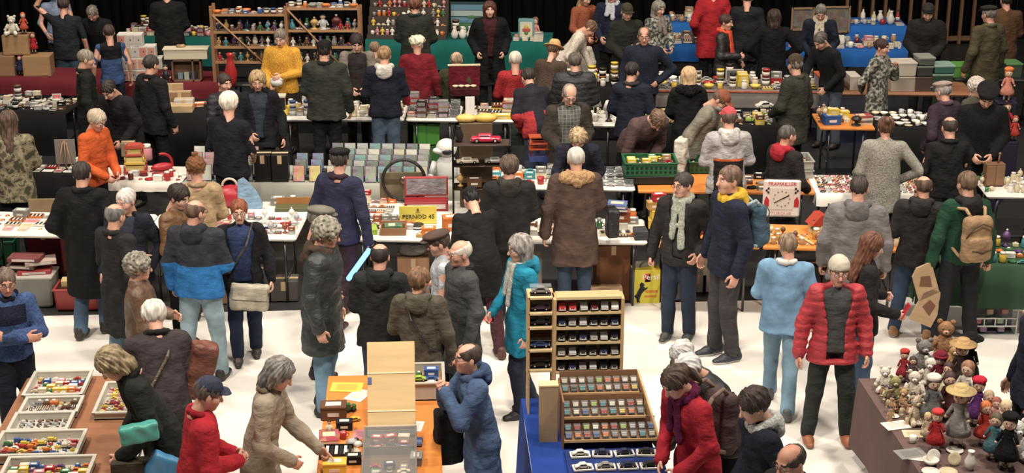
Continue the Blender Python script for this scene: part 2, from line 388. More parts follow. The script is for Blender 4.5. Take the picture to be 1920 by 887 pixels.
def person(key, px, py, h, face, label, j=('cloth', (40, 40, 44), .86), t=(40, 44, 58), tk='cloth', hr=('short', (70, 60, 52)), ht=None, lean=0, hy=0, hp=8,
           arms=('down', 'down'), hood=None, scarf=None, inner=None, bands=None, spec=False, sk=0, shoes=((40, 34, 30), (30, 28, 26)), legs='stand',
           bulk=1.0, hd='m', hands=('relax', 'relax'), short=False, skirt=None, collar=None, head_s=1.0, z0=0.0, far=None, strap=None, mask=False, shoe='shoe', walk=1):
    NP[0] += 1; ph = NP[0] * 1.7; s = h / 1.75
    Rl = Matrix.Rotation(R(lean), 3, 'X'); pel = Vector((0, 0, .96)); dz = -.46 if legs == 'sit' else 0.0
    def T(x, y=None, z=None):
        p = Vector(x) if y is None else Vector((x, y, z))
        return pel + Rl @ (p - pel) + Vector((0, 0, dz))
    up = Rl @ Vector((0, 0, 1)); fr = Rl @ Vector((0, 1, 0))
    Rh = Matrix.Rotation(R(lean * .75), 3, 'X') @ Matrix.Rotation(R(hy), 3, 'Z') @ Matrix.Rotation(R(hp), 3, 'X')
    hc = T(0, .0, 1.46) + (Matrix.Rotation(R(lean + hp * .5), 3, 'X') @ Vector((0, -.012, .165))) * (1 if head_s == 1 else head_s)
    top = hc + Vector((0, 0, .118 + (.025 if hr and hr[0] in ('curly', 'full') else .01) + (.03 if ht else 0)))
    rz = R(face); Rz = Matrix.Rotation(rz, 3, 'Z')
    zt = top.z * s + z0; g = U(px, py, zt); off = Rz @ (Vector((top.x, top.y, 0)) * s)
    loc = Vector((g.x - off.x, g.y - off.y, z0))
    dist = loc.y; far = dist > 17.5 if far is None else far; cell = .0165 if far else .0135
    root = empty('person', loc, rz); tag(root, label, 'person')
    PEOPLE[key] = dict(root=root, T=T, s=s, loc=loc, rz=rz, W=lambda p: loc + Rz @ (Vector(p) * s))
    skin = M(SKIN[sk], 'skin')
    # arm points (right, left)
    A = []
    for sg, a in ((-1, arms[0]), (1, arms[1])):
        if isinstance(a, str): E, W_ = ARM[a]
        else: E, W_ = a
        sh = T(sg * .175 * (1 + (bulk - 1) * .5), .0, 1.415)
        dzc = .03 * sg if a == 'cross' else 0; dyc = -.03 if (a == 'cross' and sg > 0) else 0
        A.append((sg, sh, T(sg * E[0], E[1], E[2]), T(sg * W_[0], W_[1] + dyc, W_[2] + dzc)))
    PEOPLE[key]['A'] = A
    # legs
    if legs == 'sit': LG = [(sg, Vector((sg * .09, 0, .50)), Vector((sg * .11, -.42, .49)), Vector((sg * .11, -.40, .09))) for sg in (-1, 1)]
    elif legs == 'walk': LG = [(sg, Vector((sg * .085, 0, .90)), Vector((sg * .095, -.12 * sg * walk - .05, .50)), Vector((sg * .095, -.24 * sg * walk + .05, .09))) for sg in (-1, 1)]
    elif legs == 'wide': LG = [(sg, Vector((sg * .09, 0, .90)), Vector((sg * .14, -.02, .50)), Vector((sg * .17, .01, .09))) for sg in (-1, 1)]
    else: LG = [(sg, Vector((sg * .085, 0, .90)), Vector((sg * .097, -.02, .50)), Vector((sg * .105, .01 + .03 * sg, .09))) for sg in (-1, 1)]
    hip = Vector((0, 0, .50 if legs == 'sit' else .95))
    allp = [p for _, a, b, c in A for p in (a, b, c)] + [hc + Vector((0, 0, .1))]
    lo = [min(p[i] for p in allp) - .16 for i in range(3)]; hi = [max(p[i] for p in allp) + .16 for i in range(3)]
    lo = [min(lo[0], -.30), min(lo[1], -.26), 0]; hi = [max(hi[0], .30), max(hi[1], .26), hi[2]]
    # ---- body (one continuous surface with its head and hands)
    f = Field([lo[0], min(lo[1], -.6 if legs == 'sit' else lo[1]), -.02], hi, .02 if not short else .015)
    f.cap(hip, T(0, 0, 1.30), .11, .13, .05, flat=(fr, .6)); f.cap(T(-.12, 0, 1.40), T(.12, 0, 1.40), .05, .05, .05)
    f.cap(T(0, .01, 1.40), hc + Rh @ Vector((0, .025, -.08)), .055 if hd != 'f' else .048, .05 if hd != 'f' else .044, .04)
    for sg, a, b, c in A: f.cap(a, b, .046, .038, .03); f.cap(b, c, .038, .027, .01)
    for sg, a, b, c in LG: f.cap(a, b, .07, .05, .03); f.cap(b, c, .05, .035, .02)
    V, F = f.surf(); parts = [(V, F, 0)]
    hv, hf, hm = head(hd); parts.append(((hv * head_s) @ np.array(Rh).T.astype(np.float32) + np.array(hc, np.float32), hf, hm))
    for (sg, a, b, c), hs_ in zip(A, hands):
        Zh = (c - b).normalized(); ref = Vector((0, 0, 1)) if abs(Zh.z) < .75 else Vector((0, -1, .0))
        if abs(Zh.z) >= .75 and Zh.z > 0: ref = Vector((0, 1, .3)) * 1.0
        Xh = (ref - Zh * ref.dot(Zh)).normalized(); Yh = Zh.cross(Xh); med = Vector((-sg, -.2, 0)); flip = (-Yh).dot(med) < 0
        v, ff, _ = hand(hs_); v = v.copy() * (1.0 if hd != 'f' else .92)
        if flip: v[:, 1] *= -1; ff = ff[:, ::-1]
        Mh = np.array([Xh, Yh, Zh], np.float32); v = v @ Mh + np.array(c - Zh * .005, np.float32)
        parts.append((v, ff, 0))
    V, F, I = join(parts); me = mesh_from(V * s, F, 'body', True, I)
    hcol = hr[1] if hr else (80, 70, 60)
    mobj('body', me, [skin, M((176, 96, 88), 'skin'), M(tuple(int(v * .75) for v in hcol), 'hair'), M((225, 220, 212), 'china'), M((50, 40, 34), 'plastic')], root)
    # ---- hair, hat, glasses
    def headpart(name, tp, mats, sc=1.0):
        v, ff, ii = tp; v = (v * head_s * sc) @ np.array(Rh).T.astype(np.float32) + np.array(hc, np.float32)
        return mobj(name, mesh_from(v * s, ff, name, True, ii), mats, root)
    if hr: headpart('hair', hair(hr[0]), [M(hr[1], 'hair')])
    if ht: 
        o = headpart('hat', hat(ht[0]), [M(ht[1], ht[2] if len(ht) > 2 else 'cloth')])
    if spec: headpart('glasses', specs(), [M((30, 28, 28), 'plastic')])
    if mask:
        f = Field((-.09, -.15, -.13), (.09, .02, .03), .006); f.ell((0, -.045, -.055), (.064, .068, .052), .02); f.cut((0, 1, 0), -.035)
        V, F = f.surf(); headpart('face_mask', (V, F, np.zeros(len(F), np.int32)), [M((150, 172, 176), 'paper')])
    # ---- trousers or skirt
    f = Field([-.34, -.62 if legs == 'sit' else -.42, 0], [.34, .42, 1.14], cell)
    f.cap(hip + Vector((-.045, 0, .03)), hip + Vector((.045, 0, .03)), .118 * min(bulk, 1.1), None, .03, flat=((0, 1, 0), .72))
    for sg, a, b, c in LG:
        f.cap(a, b, .098 * (1 + (bulk - 1) * .6), .074, .04); f.cap(b, c, .072, .066, .03)
    if skirt: f.cap((0, 0, .95), (0, 0, skirt), .15, .22, .04, flat=((0, 1, 0), .75)); 
    f.wob(.0045, 17, ph); f.cut((0, 0, 1), hip.z + .12); f.cut((0, 0, -1), -.055)
    V, F = f.surf(); mobj('trousers', mesh_from(V * s, F, 'trousers'), [M(t, tk)], root)
    for sg, a, b, c in LG:
        v, ff, ii = footwear(shoe); v = v + np.array((c.x, c.y - .01, 0), np.float32)
        mobj('shoe', mesh_from(v * s, ff, 'shoe', True, ii), [M(shoes[0], 'leather'), M(shoes[1], 'plastic')], root)
    # ---- jacket
    kind, jc, hem = j; jn = {'knit': 'sweater', 'shirt': 'shirt'}.get(kind, 'jacket'); mk = 'cloth' if kind in ('shirt', 'coat', 'hoodie') else kind
    th = dict(shirt=-.012, knit=.0, puffer=.014, coat=.006, leather=.004, hoodie=.004).get(kind, .002) + (bulk - 1) * .03
    f = Field([lo[0], lo[1], 0.02], hi, cell)
    hz = hem + (0 if legs != 'sit' else -.0)
    f.cap(T(0, .0, 1.12), T(0, -.01, 1.30), .152 * bulk + th, .168 * bulk + th, .05, flat=(fr, .66 if bulk < 1.1 else .74))
    if legs != 'sit':
        fl = .17 if hem > .8 else .195
        f.cap((0, 0, .98), (0, .0, max(hz, .3)), .158 * bulk + th, (fl * bulk + th), .06, flat=((0, 1, 0), .72))
        f.cap((0, 0, .98), T(0, .0, 1.14), .155 * bulk + th, .155 * bulk + th, .06, flat=(fr, .68))
    else: f.cap(hip, T(0, 0, 1.12), .165 * bulk + th, .15 * bulk + th, .06, flat=(fr, .72))
    f.cap(T(-.135, .0, 1.405), T(.135, .0, 1.405), .075 + th, None, .06)
    f.cap(T(0, .005, 1.40), T(0, .012, 1.475), .088, .068, .04)
    if legs != 'sit' and hem < .87:
        for sg_, a_, b_, c_ in LG: f.cap(a_, a_.lerp(b_, min(1, max(.1, (.93 - hz) / .4))), .108 + th, .098 + th, .06)
    Ft = f.F.copy()
    if legs != 'sit': f.cut((0, 0, -1), -hz)
    inn = None
    Z3 = f.ax[2][None, None, :]; Y3 = f.ax[1][None, :, None]; X3 = f.ax[0][:, None, None]
    zl = (Z3 - pel.z - dz) * up.z + (Y3 - 0) * up.y + pel.z + 0 * X3; yl = (Z3 - pel.z - dz) * fr.z + Y3 * fr.y
    if inner:
        w0 = inner[1]; wd = w0 + np.maximum(zl - 1.15, 0) * .22
        wedge = np.maximum(np.abs(X3) - wd, yl + .02)
        wedge = np.maximum(wedge, (inner[2] if len(inner) > 2 else .8) - zl)
        f.F = np.maximum(f.F, -wedge)
        g = Field([lo[0], lo[1], 0.02], hi, cell); g.F = np.maximum(np.maximum(Ft + .022, np.abs(X3) - wd - .03), yl + 0.0 * X3)
        g.F = np.maximum(g.F, np.maximum(hz + .03, .9 if legs != 'sit' else .4) - Z3); V, F = g.surf()
        if len(F): mobj('shirt', mesh_from(V * s, F, 'shirt'), [M(inner[0], 'check' if len(inner) > 3 else 'cloth')], root)
    ar = (.062 if kind != 'shirt' else .054) + th
    for sg, a, b, c in A:
        f.cap(a, b, ar + .006, ar - .006, .045)
        if short: continue
        f.cap(b, c - (c - b).normalized() * .005, ar - .005, ar - .017, .025)
    if kind == 'puffer': f.F = f.F - .009 * np.abs(np.sin(math.pi * (zl - .02) / .075)) + .006
    f.wob(dict(knit=.004, puffer=.003).get(kind, .0075), 14 if kind != 'leather' else 19, ph)
    if not far and kind not in ('knit', 'puffer'): f.wob(.0028, 34, ph * 2)
    V, F = f.surf(); mats = [M(jc, mk)]; mi = None
    if bands:
        c = V[F].mean(1); zz = (c[:, 2] - pel.z - dz) * up.z + c[:, 1] * up.y + pel.z; mi = np.zeros(len(F), np.int32)
        for i, bd in enumerate(bands):
            sel = (zz > bd[0]) & (zz < bd[1])
            if len(bd) > 3: sel &= (np.abs(c[:, 0]) < bd[3]) if bd[3] > 0 else (np.abs(c[:, 0]) > -bd[3])
            mi[sel] = i + 1; mats.append(M(bd[2], mk))
    jacket_ob = mobj(jn, mesh_from(V * s, F, jn, True, mi), mats, root)
    # ---- collar, hood, scarf
    def ring(name, r, z, mat, wob=0.0, tails=0, dy=0.0, big=0, par=None):
        g = Field([-.26, -.4 + min(0, T(0, 0, 1.4).y), T(0, 0, 1.05).z - .25], [.26, .4 + max(0, T(0, 0, 1.5).y), T(0, 0, 1.6).z + .2], .011)
        pts = [T(.078 * math.sin(a) * (1 + big * 3), -.072 * math.cos(a) + .012 + dy + big * max(0, -math.cos(a)), z + (-.02 if math.cos(a) > 0 else .012)) for a in [i * 2 * math.pi / 9 + .35 for i in range(10)]]
        for i in range(9):
            if big and i in (0,) and False: continue
            g.cap(pts[i], pts[i + 1], r, r, .02)
        if big and wob:
            for s_ in (-1, 1): g.cap(T(0, .12, z - .045), T(s_ * .13, .06, z - .02), .05, .045, .03); g.cap(T(s_ * .13, .06, z - .02), T(s_ * .12, -.07, z - .05), .045, .03, .03)
        elif big: g.ell(T(0, .115, z - .05), (.105, .05, .085), .04)
        if tails: g.cap(T(.03, -.10, z - .02), T(.045, -.155, z - tails), .032, .04, .02, flat=((0, 1, 0), .5)); g.cap(T(-.04, -.10, z - .02), T(-.05, -.15, z - tails * .8), .03, .036, .02, flat=((0, 1, 0), .5))
        g.wob(wob or .003, 38 if not wob else 60, ph); V, F = g.surf()
        return mobj(name, mesh_from(V * s, F, name), [mat], par or root)
    if collar: ring('collar', .024, 1.485, M(collar, mk), par=jacket_ob)
    if hood: ring('hood', .036, 1.49, M(hood[0], hood[1] if len(hood) > 1 else 'cloth'), .009 if len(hood) > 1 and hood[1] == 'fur' else 0, 0, 0, .03, jacket_ob)
    if scarf: ring('scarf', .033, 1.495, M(scarf[0], 'knit'), 0, scarf[1])
    if strap:
        g = Field([lo[0], lo[1], .6], hi, .012); sg = strap[1]
        P = [T(sg * .12, -.02, 1.49), T(sg * .05, .145 + th, 1.30), T(-sg * .13, .135 + th, 1.03), T(-sg * .2, 0.0, .95)]
        Q_ = [T(sg * .12, -.02, 1.49), T(sg * .05, -.145 - th, 1.30), T(-sg * .13, -.14 - th, 1.03), T(-sg * .2, 0, .95)]
        for pts in (P, Q_):
            for a, b in zip(pts, pts[1:]): g.cap(a, b, .014, .014, .01)
        V, F = g.surf()
        if len(F): mobj('strap', mesh_from(V * s, F, 'strap'), [M(strap[0], 'leather')], root)
    return root

# ------------------------------------------------------------------ plain mesh collector for furniture and wares
class MB:
    def __init__(s): s.v = []; s.f = []; s.m = []; s.sm = []
    def add(s, V, F, m=0, sm=False, X=None):
        n = len(s.v)
        for v in V:
            v = Vector(v); s.v.append(X @ v if X is not None else v)
        for f in F: s.f.append(tuple(i + n for i in f)); s.m.append(m); s.sm.append(sm)
        return s
    def box(s, c, d, m=0, bv=0.0, X=None, top=None):
        x, y, z = d[0] / 2, d[1] / 2, d[2] / 2; tx, ty = top or (1, 1)
        if bv <= 0:
            V = [(c[0] + i * x * (tx if k > 0 else 1), c[1] + j * y * (ty if k > 0 else 1), c[2] + k * z) for k in (-1, 1) for j in (-1, 1) for i in (-1, 1)]
            return s.add(V, [(0, 2, 3, 1), (4, 5, 7, 6), (0, 1, 5, 4), (2, 6, 7, 3), (0, 4, 6, 2), (1, 3, 7, 5)], m, False, X)
        b = min(bv, x * .9, y * .9, z * .9); V = []; F = []
        prof = [(-z, b, b), (-z + b, 0, 0), (z - b, 0, 0), (z, b, b)]
        def ringp(ix, iy):
            X_, Y_ = x - ix, y - iy; r = b
            return [(X_ - r, -Y_), (X_, -Y_ + r), (X_, Y_ - r), (X_ - r, Y_), (-X_ + r, Y_), (-X_, Y_ - r), (-X_, -Y_ + r), (-X_ + r, -Y_)]
        for zz, ix, iy in prof:
            f_ = (tx, ty) if zz > 0 else (1, 1)
            for p in ringp(ix * .7, iy * .7): V.append((c[0] + p[0] * f_[0], c[1] + p[1] * f_[1], c[2] + zz))
        for r_ in range(3):
            for i in range(8): F.append((r_ * 8 + i, r_ * 8 + (i + 1) % 8, r_ * 8 + 8 + (i + 1) % 8, r_ * 8 + 8 + i))
        F.append(tuple(range(7, -1, -1))); F.append(tuple(range(24, 32)))
        return s.add(V, F, m, False, X)
    def lathe(s, prof, c=(0, 0, 0), n=14, m=0, X=None, sm=True, sx=1, sy=1):
        V = []; F = []
        for r, z in prof:
            for i in range(n): a = 2 * math.pi * i / n; V.append((c[0] + r * sx * math.cos(a), c[1] + r * sy * math.sin(a), c[2] + z))
        for j in range(len(prof) - 1):
            for i in range(n): F.append((j * n + i, j * n + (i + 1) % n, (j + 1) * n + (i + 1) % n, (j + 1) * n + i))
        if prof[0][0] > 1e-4: F.append(tuple(range(n - 1, -1, -1)))
        if prof[-1][0] > 1e-4: F.append(tuple(range((len(prof) - 1) * n, len(prof) * n)))
        return s.add(V, F, m, sm, X)
    def cyl(s, a, b, r, r2=None, n=8, m=0, sm=True):
        a = Vector(a); b = Vector(b); d = b - a; q = d.to_track_quat('Z', 'Y').to_matrix().to_4x4(); X = Matrix.Translation(a) @ q
        return s.lathe([(r, 0), (r if r2 is None else r2, d.length)], (0, 0, 0), n, m, X, sm)
    def ball(s, c, r, m=0, nu=10, nv=7, X=None):
        V, F = uvs(c, r if hasattr(r, '__len__') else (r, r, r), nu, nv); return s.add(V, F.tolist(), m, True, X)
    def prism(s, P, y0, y1, m=0, X=None, sm=False):         # outline in x,z pushed along y
        n = len(P); V = [(p[0], y0, p[1]) for p in P] + [(p[0], y1, p[1]) for p in P]
        F = [tuple(range(n)), tuple(range(2 * n - 1, n - 1, -1))] + [(i, i + n, (i + 1) % n + n, (i + 1) % n) for i in range(n)]
        return s.add(V, F, m, sm, X)
    def tube(s, pts, r, n=6, m=0):
        for a, b in zip(pts, pts[1:]): s.cyl(a, b, r, r, n, m); s.ball(b, r, m, n, 4)
        return s
    def mesh(s, name='m'):
        me = bpy.data.meshes.new(name); me.from_pydata([tuple(v) for v in s.v], [], s.f)
        me.polygons.foreach_set('material_index', s.m); me.polygons.foreach_set('use_smooth', s.sm); me.update(); return me
    def build(s, name, mats, parent=None, loc=None, rz=0, X=None):
        if not isinstance(mats, (list, tuple)): mats = [mats]
        o = mobj(name, s.mesh(name), mats, parent)
        if X is not None: o.matrix_local = X
        if loc is not None: o.location = loc; o.rotation_euler = (0, 0, rz)
        return o
def text_mesh(txt, size, depth=.002):
    cu = bpy.data.curves.new('txt', 'FONT'); cu.body = txt; cu.size = size; cu.extrude = depth; cu.align_x = 'CENTER'; cu.align_y = 'CENTER'; cu.resolution_u = 2
    ob = bpy.data.objects.new('txt', cu); COL.objects.link(ob); bpy.context.view_layer.update()
    me = bpy.data.meshes.new_from_object(ob.evaluated_get(bpy.context.evaluated_depsgraph_get()))
    bpy.data.objects.remove(ob); return me

# ------------------------------------------------------------------ the hall
def struct(name, mb, m): o = mb.build(name, m); o['kind'] = 'structure'; return o
b = MB(); b.box((1, 21, -.06), (44, 40, .1)); struct('floor', b, M((44, 43, 43), 'floor'))
b = MB(); b.prism([(-16, 0), (16, 0), (16, .004), (-16, .004)], -2, 15.72); o = struct('floor_vinyl', b, M((226, 221, 212), 'floor')); o.name = 'floor_white'
b = MB()
for i in range(150): x = -14 + i * .2; b.cyl((x, 28.8 + .07 * (i % 2), -.02), (x, 28.8 + .07 * (i % 2), 7.4), .11, .11, 8)
struct('wall_back', b, M((9, 9, 11), 'black'))
b = MB()
for i in range(11): b.box((7.75 + i * .235, 28.3, 1.5), (.05, .06, 3.0))
b.box((8.9, 28.33, 2.9), (2.6, .05, .08)); b.box((8.9, 28.33, .1), (2.6, .05, .08)); o = struct('trim_1', b, M((120, 84, 56), 'wood'))

WHITE, GREYM, ORNG = M((226, 222, 212), 'plastic'), M((90, 92, 96), 'metal'), M((222, 128, 44), 'wood')
TB = {}
def table(key, pl, pr, depth, style, label, z=.75, group=None, cloth=None, drop=.7):
    A, B = U(pl[0], pl[1], z), U(pr[0], pr[1], z); A.z = B.z = 0; u = (B - A); L = u.length; u.normalize(); rz = math.atan2(u.y, u.x); v = Vector((-u.y, u.x, 0))
    t = empty('folding_table' if style != 'beer' else 'trestle_table', A, rz); tag(t, label, 'table', group)
    m_top = dict(white=WHITE, beer=ORNG, dark=M((40, 40, 42), 'plastic'), brown=M((150, 96, 62), 'wood'), grey=M((150, 148, 142), 'plastic'))[style]; th = .045 if style != 'beer' else .03
    b = MB(); b.box((L / 2, depth / 2, z - th / 2), (L - .01, depth, th), 0, .022 if style != 'beer' else .006); b.build('tabletop', m_top, t)
    for x in (.14, L - .14):
        for y in (.08, depth - .08):
            b = MB(); b.cyl((x, y, z - th), (x, y, 0), .014, .014, 8); 
            if y < .2: b.cyl((x, y, .25), (x, depth - .08, .25), .01, .01, 6)
            b.build('leg', GREYM, t)
    TB[key] = (A, u, v, L, depth, z, rz)
    if cloth:
        col, lab, sides = cloth; b = MB(); V = []; F = []; n = int(L / .06) + 2; e = .012
        rows = [(depth, z + e), (.02, z + e), (-.008, z + e - .008), (-.012, z - drop * .5), (-.012, z - drop)]
        for j, (yy, zz) in enumerate(rows):
            for i in range(n):
                x = -.01 + (L + .02) * i / (n - 1); wv = (.016 * math.sin(i * 1.25) + .01 * math.sin(i * .53 + 1)) * (0, 0, 0, .7, 1.3)[j]
                V.append((x, yy - abs(wv) - (.01 if j > 2 else 0), zz))
        for j in range(4):
            for i in range(n - 1): F.append((j * n + i, j * n + i + 1, (j + 1) * n + i + 1, (j + 1) * n + i))
        b.add(V, [f[::-1] for f in F], 0, True)
        if sides:
            for xs in (0, 1):
                V = []; k = 14
                for j, zz in enumerate((z + e, z - drop * .5, z - drop)):
                    for i in range(k): yy = -.02 + (depth + .02) * i / (k - 1); x = (-.012 if xs == 0 else L + .012) + (.018 * math.sin(i * 1.3)) * (0, .7, 1.2)[j] * (1) - (.01 * j if xs == 0 else -.01 * j); V.append((x, yy, zz))
                b.add(V, [(j * k + i, j * k + i + 1, (j + 1) * k + i + 1, (j + 1) * k + i)[::(-1 if xs else 1)] for j in range(2) for i in range(k - 1)], 0, True)
        o = b.build('tablecloth', M(col, 'linen'), None, A, rz); tag(o, lab, 'tablecloth')
        TB[key] = (A, u, v, L, depth, z + e + .002, rz)
    return t
# nearest row along the white floor
table('w1', (-70, 437), (262, 443), .75, 'white', 'white folding table with flat trays at the far left of the nearest row')
table('w2', (265, 443), (556, 446), .75, 'white', 'white folding table behind the woman in the blue top, coats and belts on it')
table('w3', (652, 446), (934, 450), .75, 'white', 'white folding table carrying the yellow sign and the red case')
table('w4', (937, 450), (1215, 453), .75, 'white', 'white folding table behind the person in the long brown parka')
table('o1', (1220, 459), (1425, 463), .75, 'beer', 'orange trestle table behind the two standing men, yellow boxes on it')
table('o2', (1430, 463), (1700, 470), .75, 'beer', 'orange trestle table under the square advertising clock')
table('g1', (1722, 494), (1990, 508), .75, 'dark', 'table under the green cloth behind the man with the tan backpack', cloth=((44, 74, 52), 'dark green tablecloth hanging behind the toy box on the floor', True), drop=.42)
table('m0', (396, 400), (638, 403), .45, 'white', 'white table behind the red-haired woman with an olive tray and red bag')
table('m1', (652, 403), (884, 405), .55, 'white', 'white table carrying the steering wheel and the open red case')
# second row
table('s1', (-70, 322), (160, 328), .7, 'dark', 'dark table with the easel beside the camouflage jacket', cloth=((20, 19, 21), 'black cloth under the easel', False), drop=.72)
table('s2', (175, 343), (338, 347), .7, 'white', 'white-covered table with red Christmas decorations', cloth=((206, 198, 186), 'pale paper cloth under the red Christmas decorations', True), drop=.08)
table('s3', (342, 345), (862, 350), .75, 'grey', 'long grey table lined with film and music cases', cloth=((150, 150, 138), 'grey-green tablecloth hanging below the rows of film cases', False), drop=.24)
table('s4', (866, 350), (1192, 354), .75, 'white', 'white folding table with clear cases behind the brown parka')
table('s5', (1196, 358), (1528, 362), .7, 'beer', 'orange trestle table under the large green crate')
table('s6', (1532, 366), (1760, 368), .75, 'white', 'white-clothed table spread with small jewellery', cloth=((226, 220, 208), 'white cloth under the jewellery', True), drop=.12)
table('s7', (1850, 366), (1995, 368), .75, 'white', 'white table at the right edge holding a small wooden cabinet')
# third row
table('t1', (-60, 208), (122, 212), .75, 'dark', 'dark table of tools and tins at the left edge', cloth=((20, 19, 21), 'black cloth under the tools at the left edge', False), drop=.72)
table('t2', (180, 214), (385, 216), .75, 'dark', 'dark table with wooden boxes between two men in black', cloth=((20, 19, 21), 'black cloth under the pale wooden boxes', False), drop=.72)
table('t3', (522, 222), (758, 223), .75, 'white', 'white folding table in front of the yellow sweater')
table('t4', (760, 223), (862, 224), .75, 'white', 'short white table stacked with dark boxed models')
table('t5', (864, 224), (966, 226), .75, 'white', 'short white table with a yellow game box and books')
table('t6', (1045, 232), (1160, 234), .75, 'white', 'white table glimpsed between the dark jackets')
table('t7', (1165, 236), (1458, 239), .75, 'dark', 'dark table covered with small toy vehicles', cloth=((20, 19, 21), 'black cloth under the small toy vehicles', False), drop=.72)
table('t8', (1537, 240), (1642, 241), .75, 'beer', 'orange trestle table with a red book and shell trays')
table('t9', (1645, 241), (1800, 243), .75, 'dark', 'dark table with white china behind the grey sweater', cloth=((20, 19, 21), 'black cloth under the white china', False), drop=.72)
# behind
table('u1', (-60, 146), (418, 158), .75, 'dark', 'table under a maroon cloth holding wooden boxes and picture crates', cloth=((104, 26, 36), 'maroon tablecloth under the wooden boxes', False), drop=.22)
table('u2', (422, 158), (700, 160), .5, 'dark', 'dark table carrying the open wooden shelves')
table('u3', (1050, 166), (1212, 168), .75, 'dark', 'dark table beside the man with hands on hips', cloth=((20, 19, 21), 'black cloth beside the man with hand on hip', False), drop=.72)
table('u4', (1215, 171), (1556, 174), .75, 'grey', 'grey-clothed table with a red edge, kitchen wares on it', cloth=((112, 104, 100), 'grey tablecloth with kitchen wares on it', False), drop=.22)
table('u5', (1560, 174), (1830, 176), .75, 'brown', 'brown table stacked with storage boxes behind the floral blouse')
table('v1', (228, 70), (398, 72), .75, 'dark', 'far table with stacked goods behind the white toy shelf', cloth=((14, 92, 84), 'green tablecloth behind the white toy shelf', False), drop=.46)
table('v2', (686, 76), (838, 78), .75, 'dark', 'far table carrying the stepped display of small figures', cloth=((14, 94, 86), 'green tablecloth under the stepped display of figures', False), drop=.46)
table('v3', (840, 78), (1034, 80), .75, 'dark', 'far table behind the woman in the long black coat', cloth=((12, 96, 88), 'green tablecloth behind the woman in the long black coat', False), drop=.46)
table('v4', (1240, 84), (1376, 86), .75, 'dark', 'far table left of the orange-scarfed woman', cloth=((22, 84, 160), 'blue tablecloth left of the orange-scarfed woman', False), drop=.26)
table('v5', (1472, 92), (1702, 96), .75, 'dark', 'far table with cloth bundles and books', cloth=((24, 88, 168), 'blue tablecloth under bundles and books', False), drop=.26)
table('v6', (1250, 45), (1376, 46), .75, 'dark', 'farthest table behind the red coat', cloth=((30, 96, 176), 'blue tablecloth of the farthest table beside the red coat', False), drop=.26)
table('v7', (1580, 50), (1700, 51), .75, 'dark', 'farthest table with white mugs and bottles', cloth=((30, 100, 190), 'bright blue tablecloth under white mugs and bottles', False), drop=.26)
# foreground
def straight_table(key, x0, x1, y0, y1, style, label, **k):
    global U
    U0 = U; U = lambda a, b_, z: Vector((a, b_, 0)); table(key, (x0, y0), (x1, y0), y1 - y0, style, label, **k); U = U0
straight_table('fo', -.81, .12, 9.6, 12.32, 'beer', 'orange table with small toys and a pale wooden case in the foreground')
straight_table('fb', 3.6, 4.46, 9.3, 11.98, 'dark', 'table under a brown cloth heaped with dolls', cloth=((104, 82, 78), 'brown cloth over the doll table', True), drop=.6)
straight_table('ft', -3.32, -2.2, 9.5, 12.45, 'brown', 'brown table under pale plastic trays of small toys')
straight_table('fc', .78, 1.70, 9.6, 11.75, 'dark', 'table under a blue cloth carrying the model car display', cloth=((26, 62, 150), 'blue cloth under the model car display', True), drop=.68)

# ------------------------------------------------------------------ people
BK, NV, DG, BR, OL = (24, 24, 26), (24, 28, 42), (52, 52, 52), (70, 50, 40), (64, 62, 52)
JE, LJ, DJ = (66, 90, 120), (126, 156, 178), (38, 48, 68)
GR, WH, DH, BH, BL = (120, 114, 108), (212, 206, 196), (48, 38, 32), (96, 68, 48), (190, 158, 112)
P = person
# on the white floor
P('blue_crossed', 8, 503, 1.66, 22, 'man with glasses and crossed arms in a blue and navy top at the left edge', ('knit', (58, 82, 130), .9), NV, hr=('short', (110, 92, 78)), arms=('cross', 'cross'), spec=True, hp=14, bands=[(1.24, 1.42, (30, 36, 58), .14)], collar=(22, 26, 40), sk=1)
P('tray_browser', 208, 652, 1.78, -68, 'person with straggly blond-grey hair bending over the pale trays in a black coat', ('coat', (34, 38, 36), .62), BK, hr=('mid', (150, 130, 96)), lean=24, hp=28, arms=('low', ((.25, -.05, 1.13), (.14, -.34, 1.02))), hands=('grip', 'grip'), collar=BK)
P('white_hair_brown', 287, 562, 1.74, -165, 'white-haired man seen from behind in a dark grey-brown jacket with a thin strap', ('coat', (62, 54, 56), .76), DJ, 'denim', hr=('full', (214, 208, 196)), lean=22, hp=18, arms=('low', 'chin'), collar=(36, 32, 34), strap=((104, 88, 72), -1), bulk=1.12)
P('red_jacket_cap', 388, 702, 1.70, 108, 'man in a bright red jacket and navy peaked cap at the bottom edge', ('coat', (176, 30, 42), .80), NV, hr=('short', (96, 80, 70)), ht=('cap', (52, 58, 76)), lean=8, hp=16, arms=('front', 'front'), collar=(140, 20, 32), bulk=1.08, sk=0)
P('beige_coat', 522, 672, 1.70, 82, 'person with long grey hair in a beige raincoat reaching to the orange table', ('coat', (158, 144, 124), .62), BK, hr=('mid', (128, 124, 118)), lean=12, hp=22, arms=('low', ((.24, -.14, 1.14), (.12, -.42, 1.03))), hands=('relax', 'point'), collar=(110, 96, 78), bulk=1.02)
P('blue_parka', 876, 644, 1.64, -75, 'balding man with glasses in a blue parka, hands raised to his mouth', ('coat', (70, 92, 130), .62), NV, hr=('balding', (70, 56, 48)), arms=('face', 'face'), hands=('grip', 'grip'), spec=True, lean=10, hp=-8, hood=((62, 82, 118),), bulk=1.0)
P('rack_back', 1281, 638, 1.56, -60, 'white-haired man half hidden behind the larger stooping man by the model cars', ('puffer', (62, 62, 50), .84), BK, hr=('full', (196, 194, 190)), lean=18, hp=25, arms=('low', 'low'), sk=0)
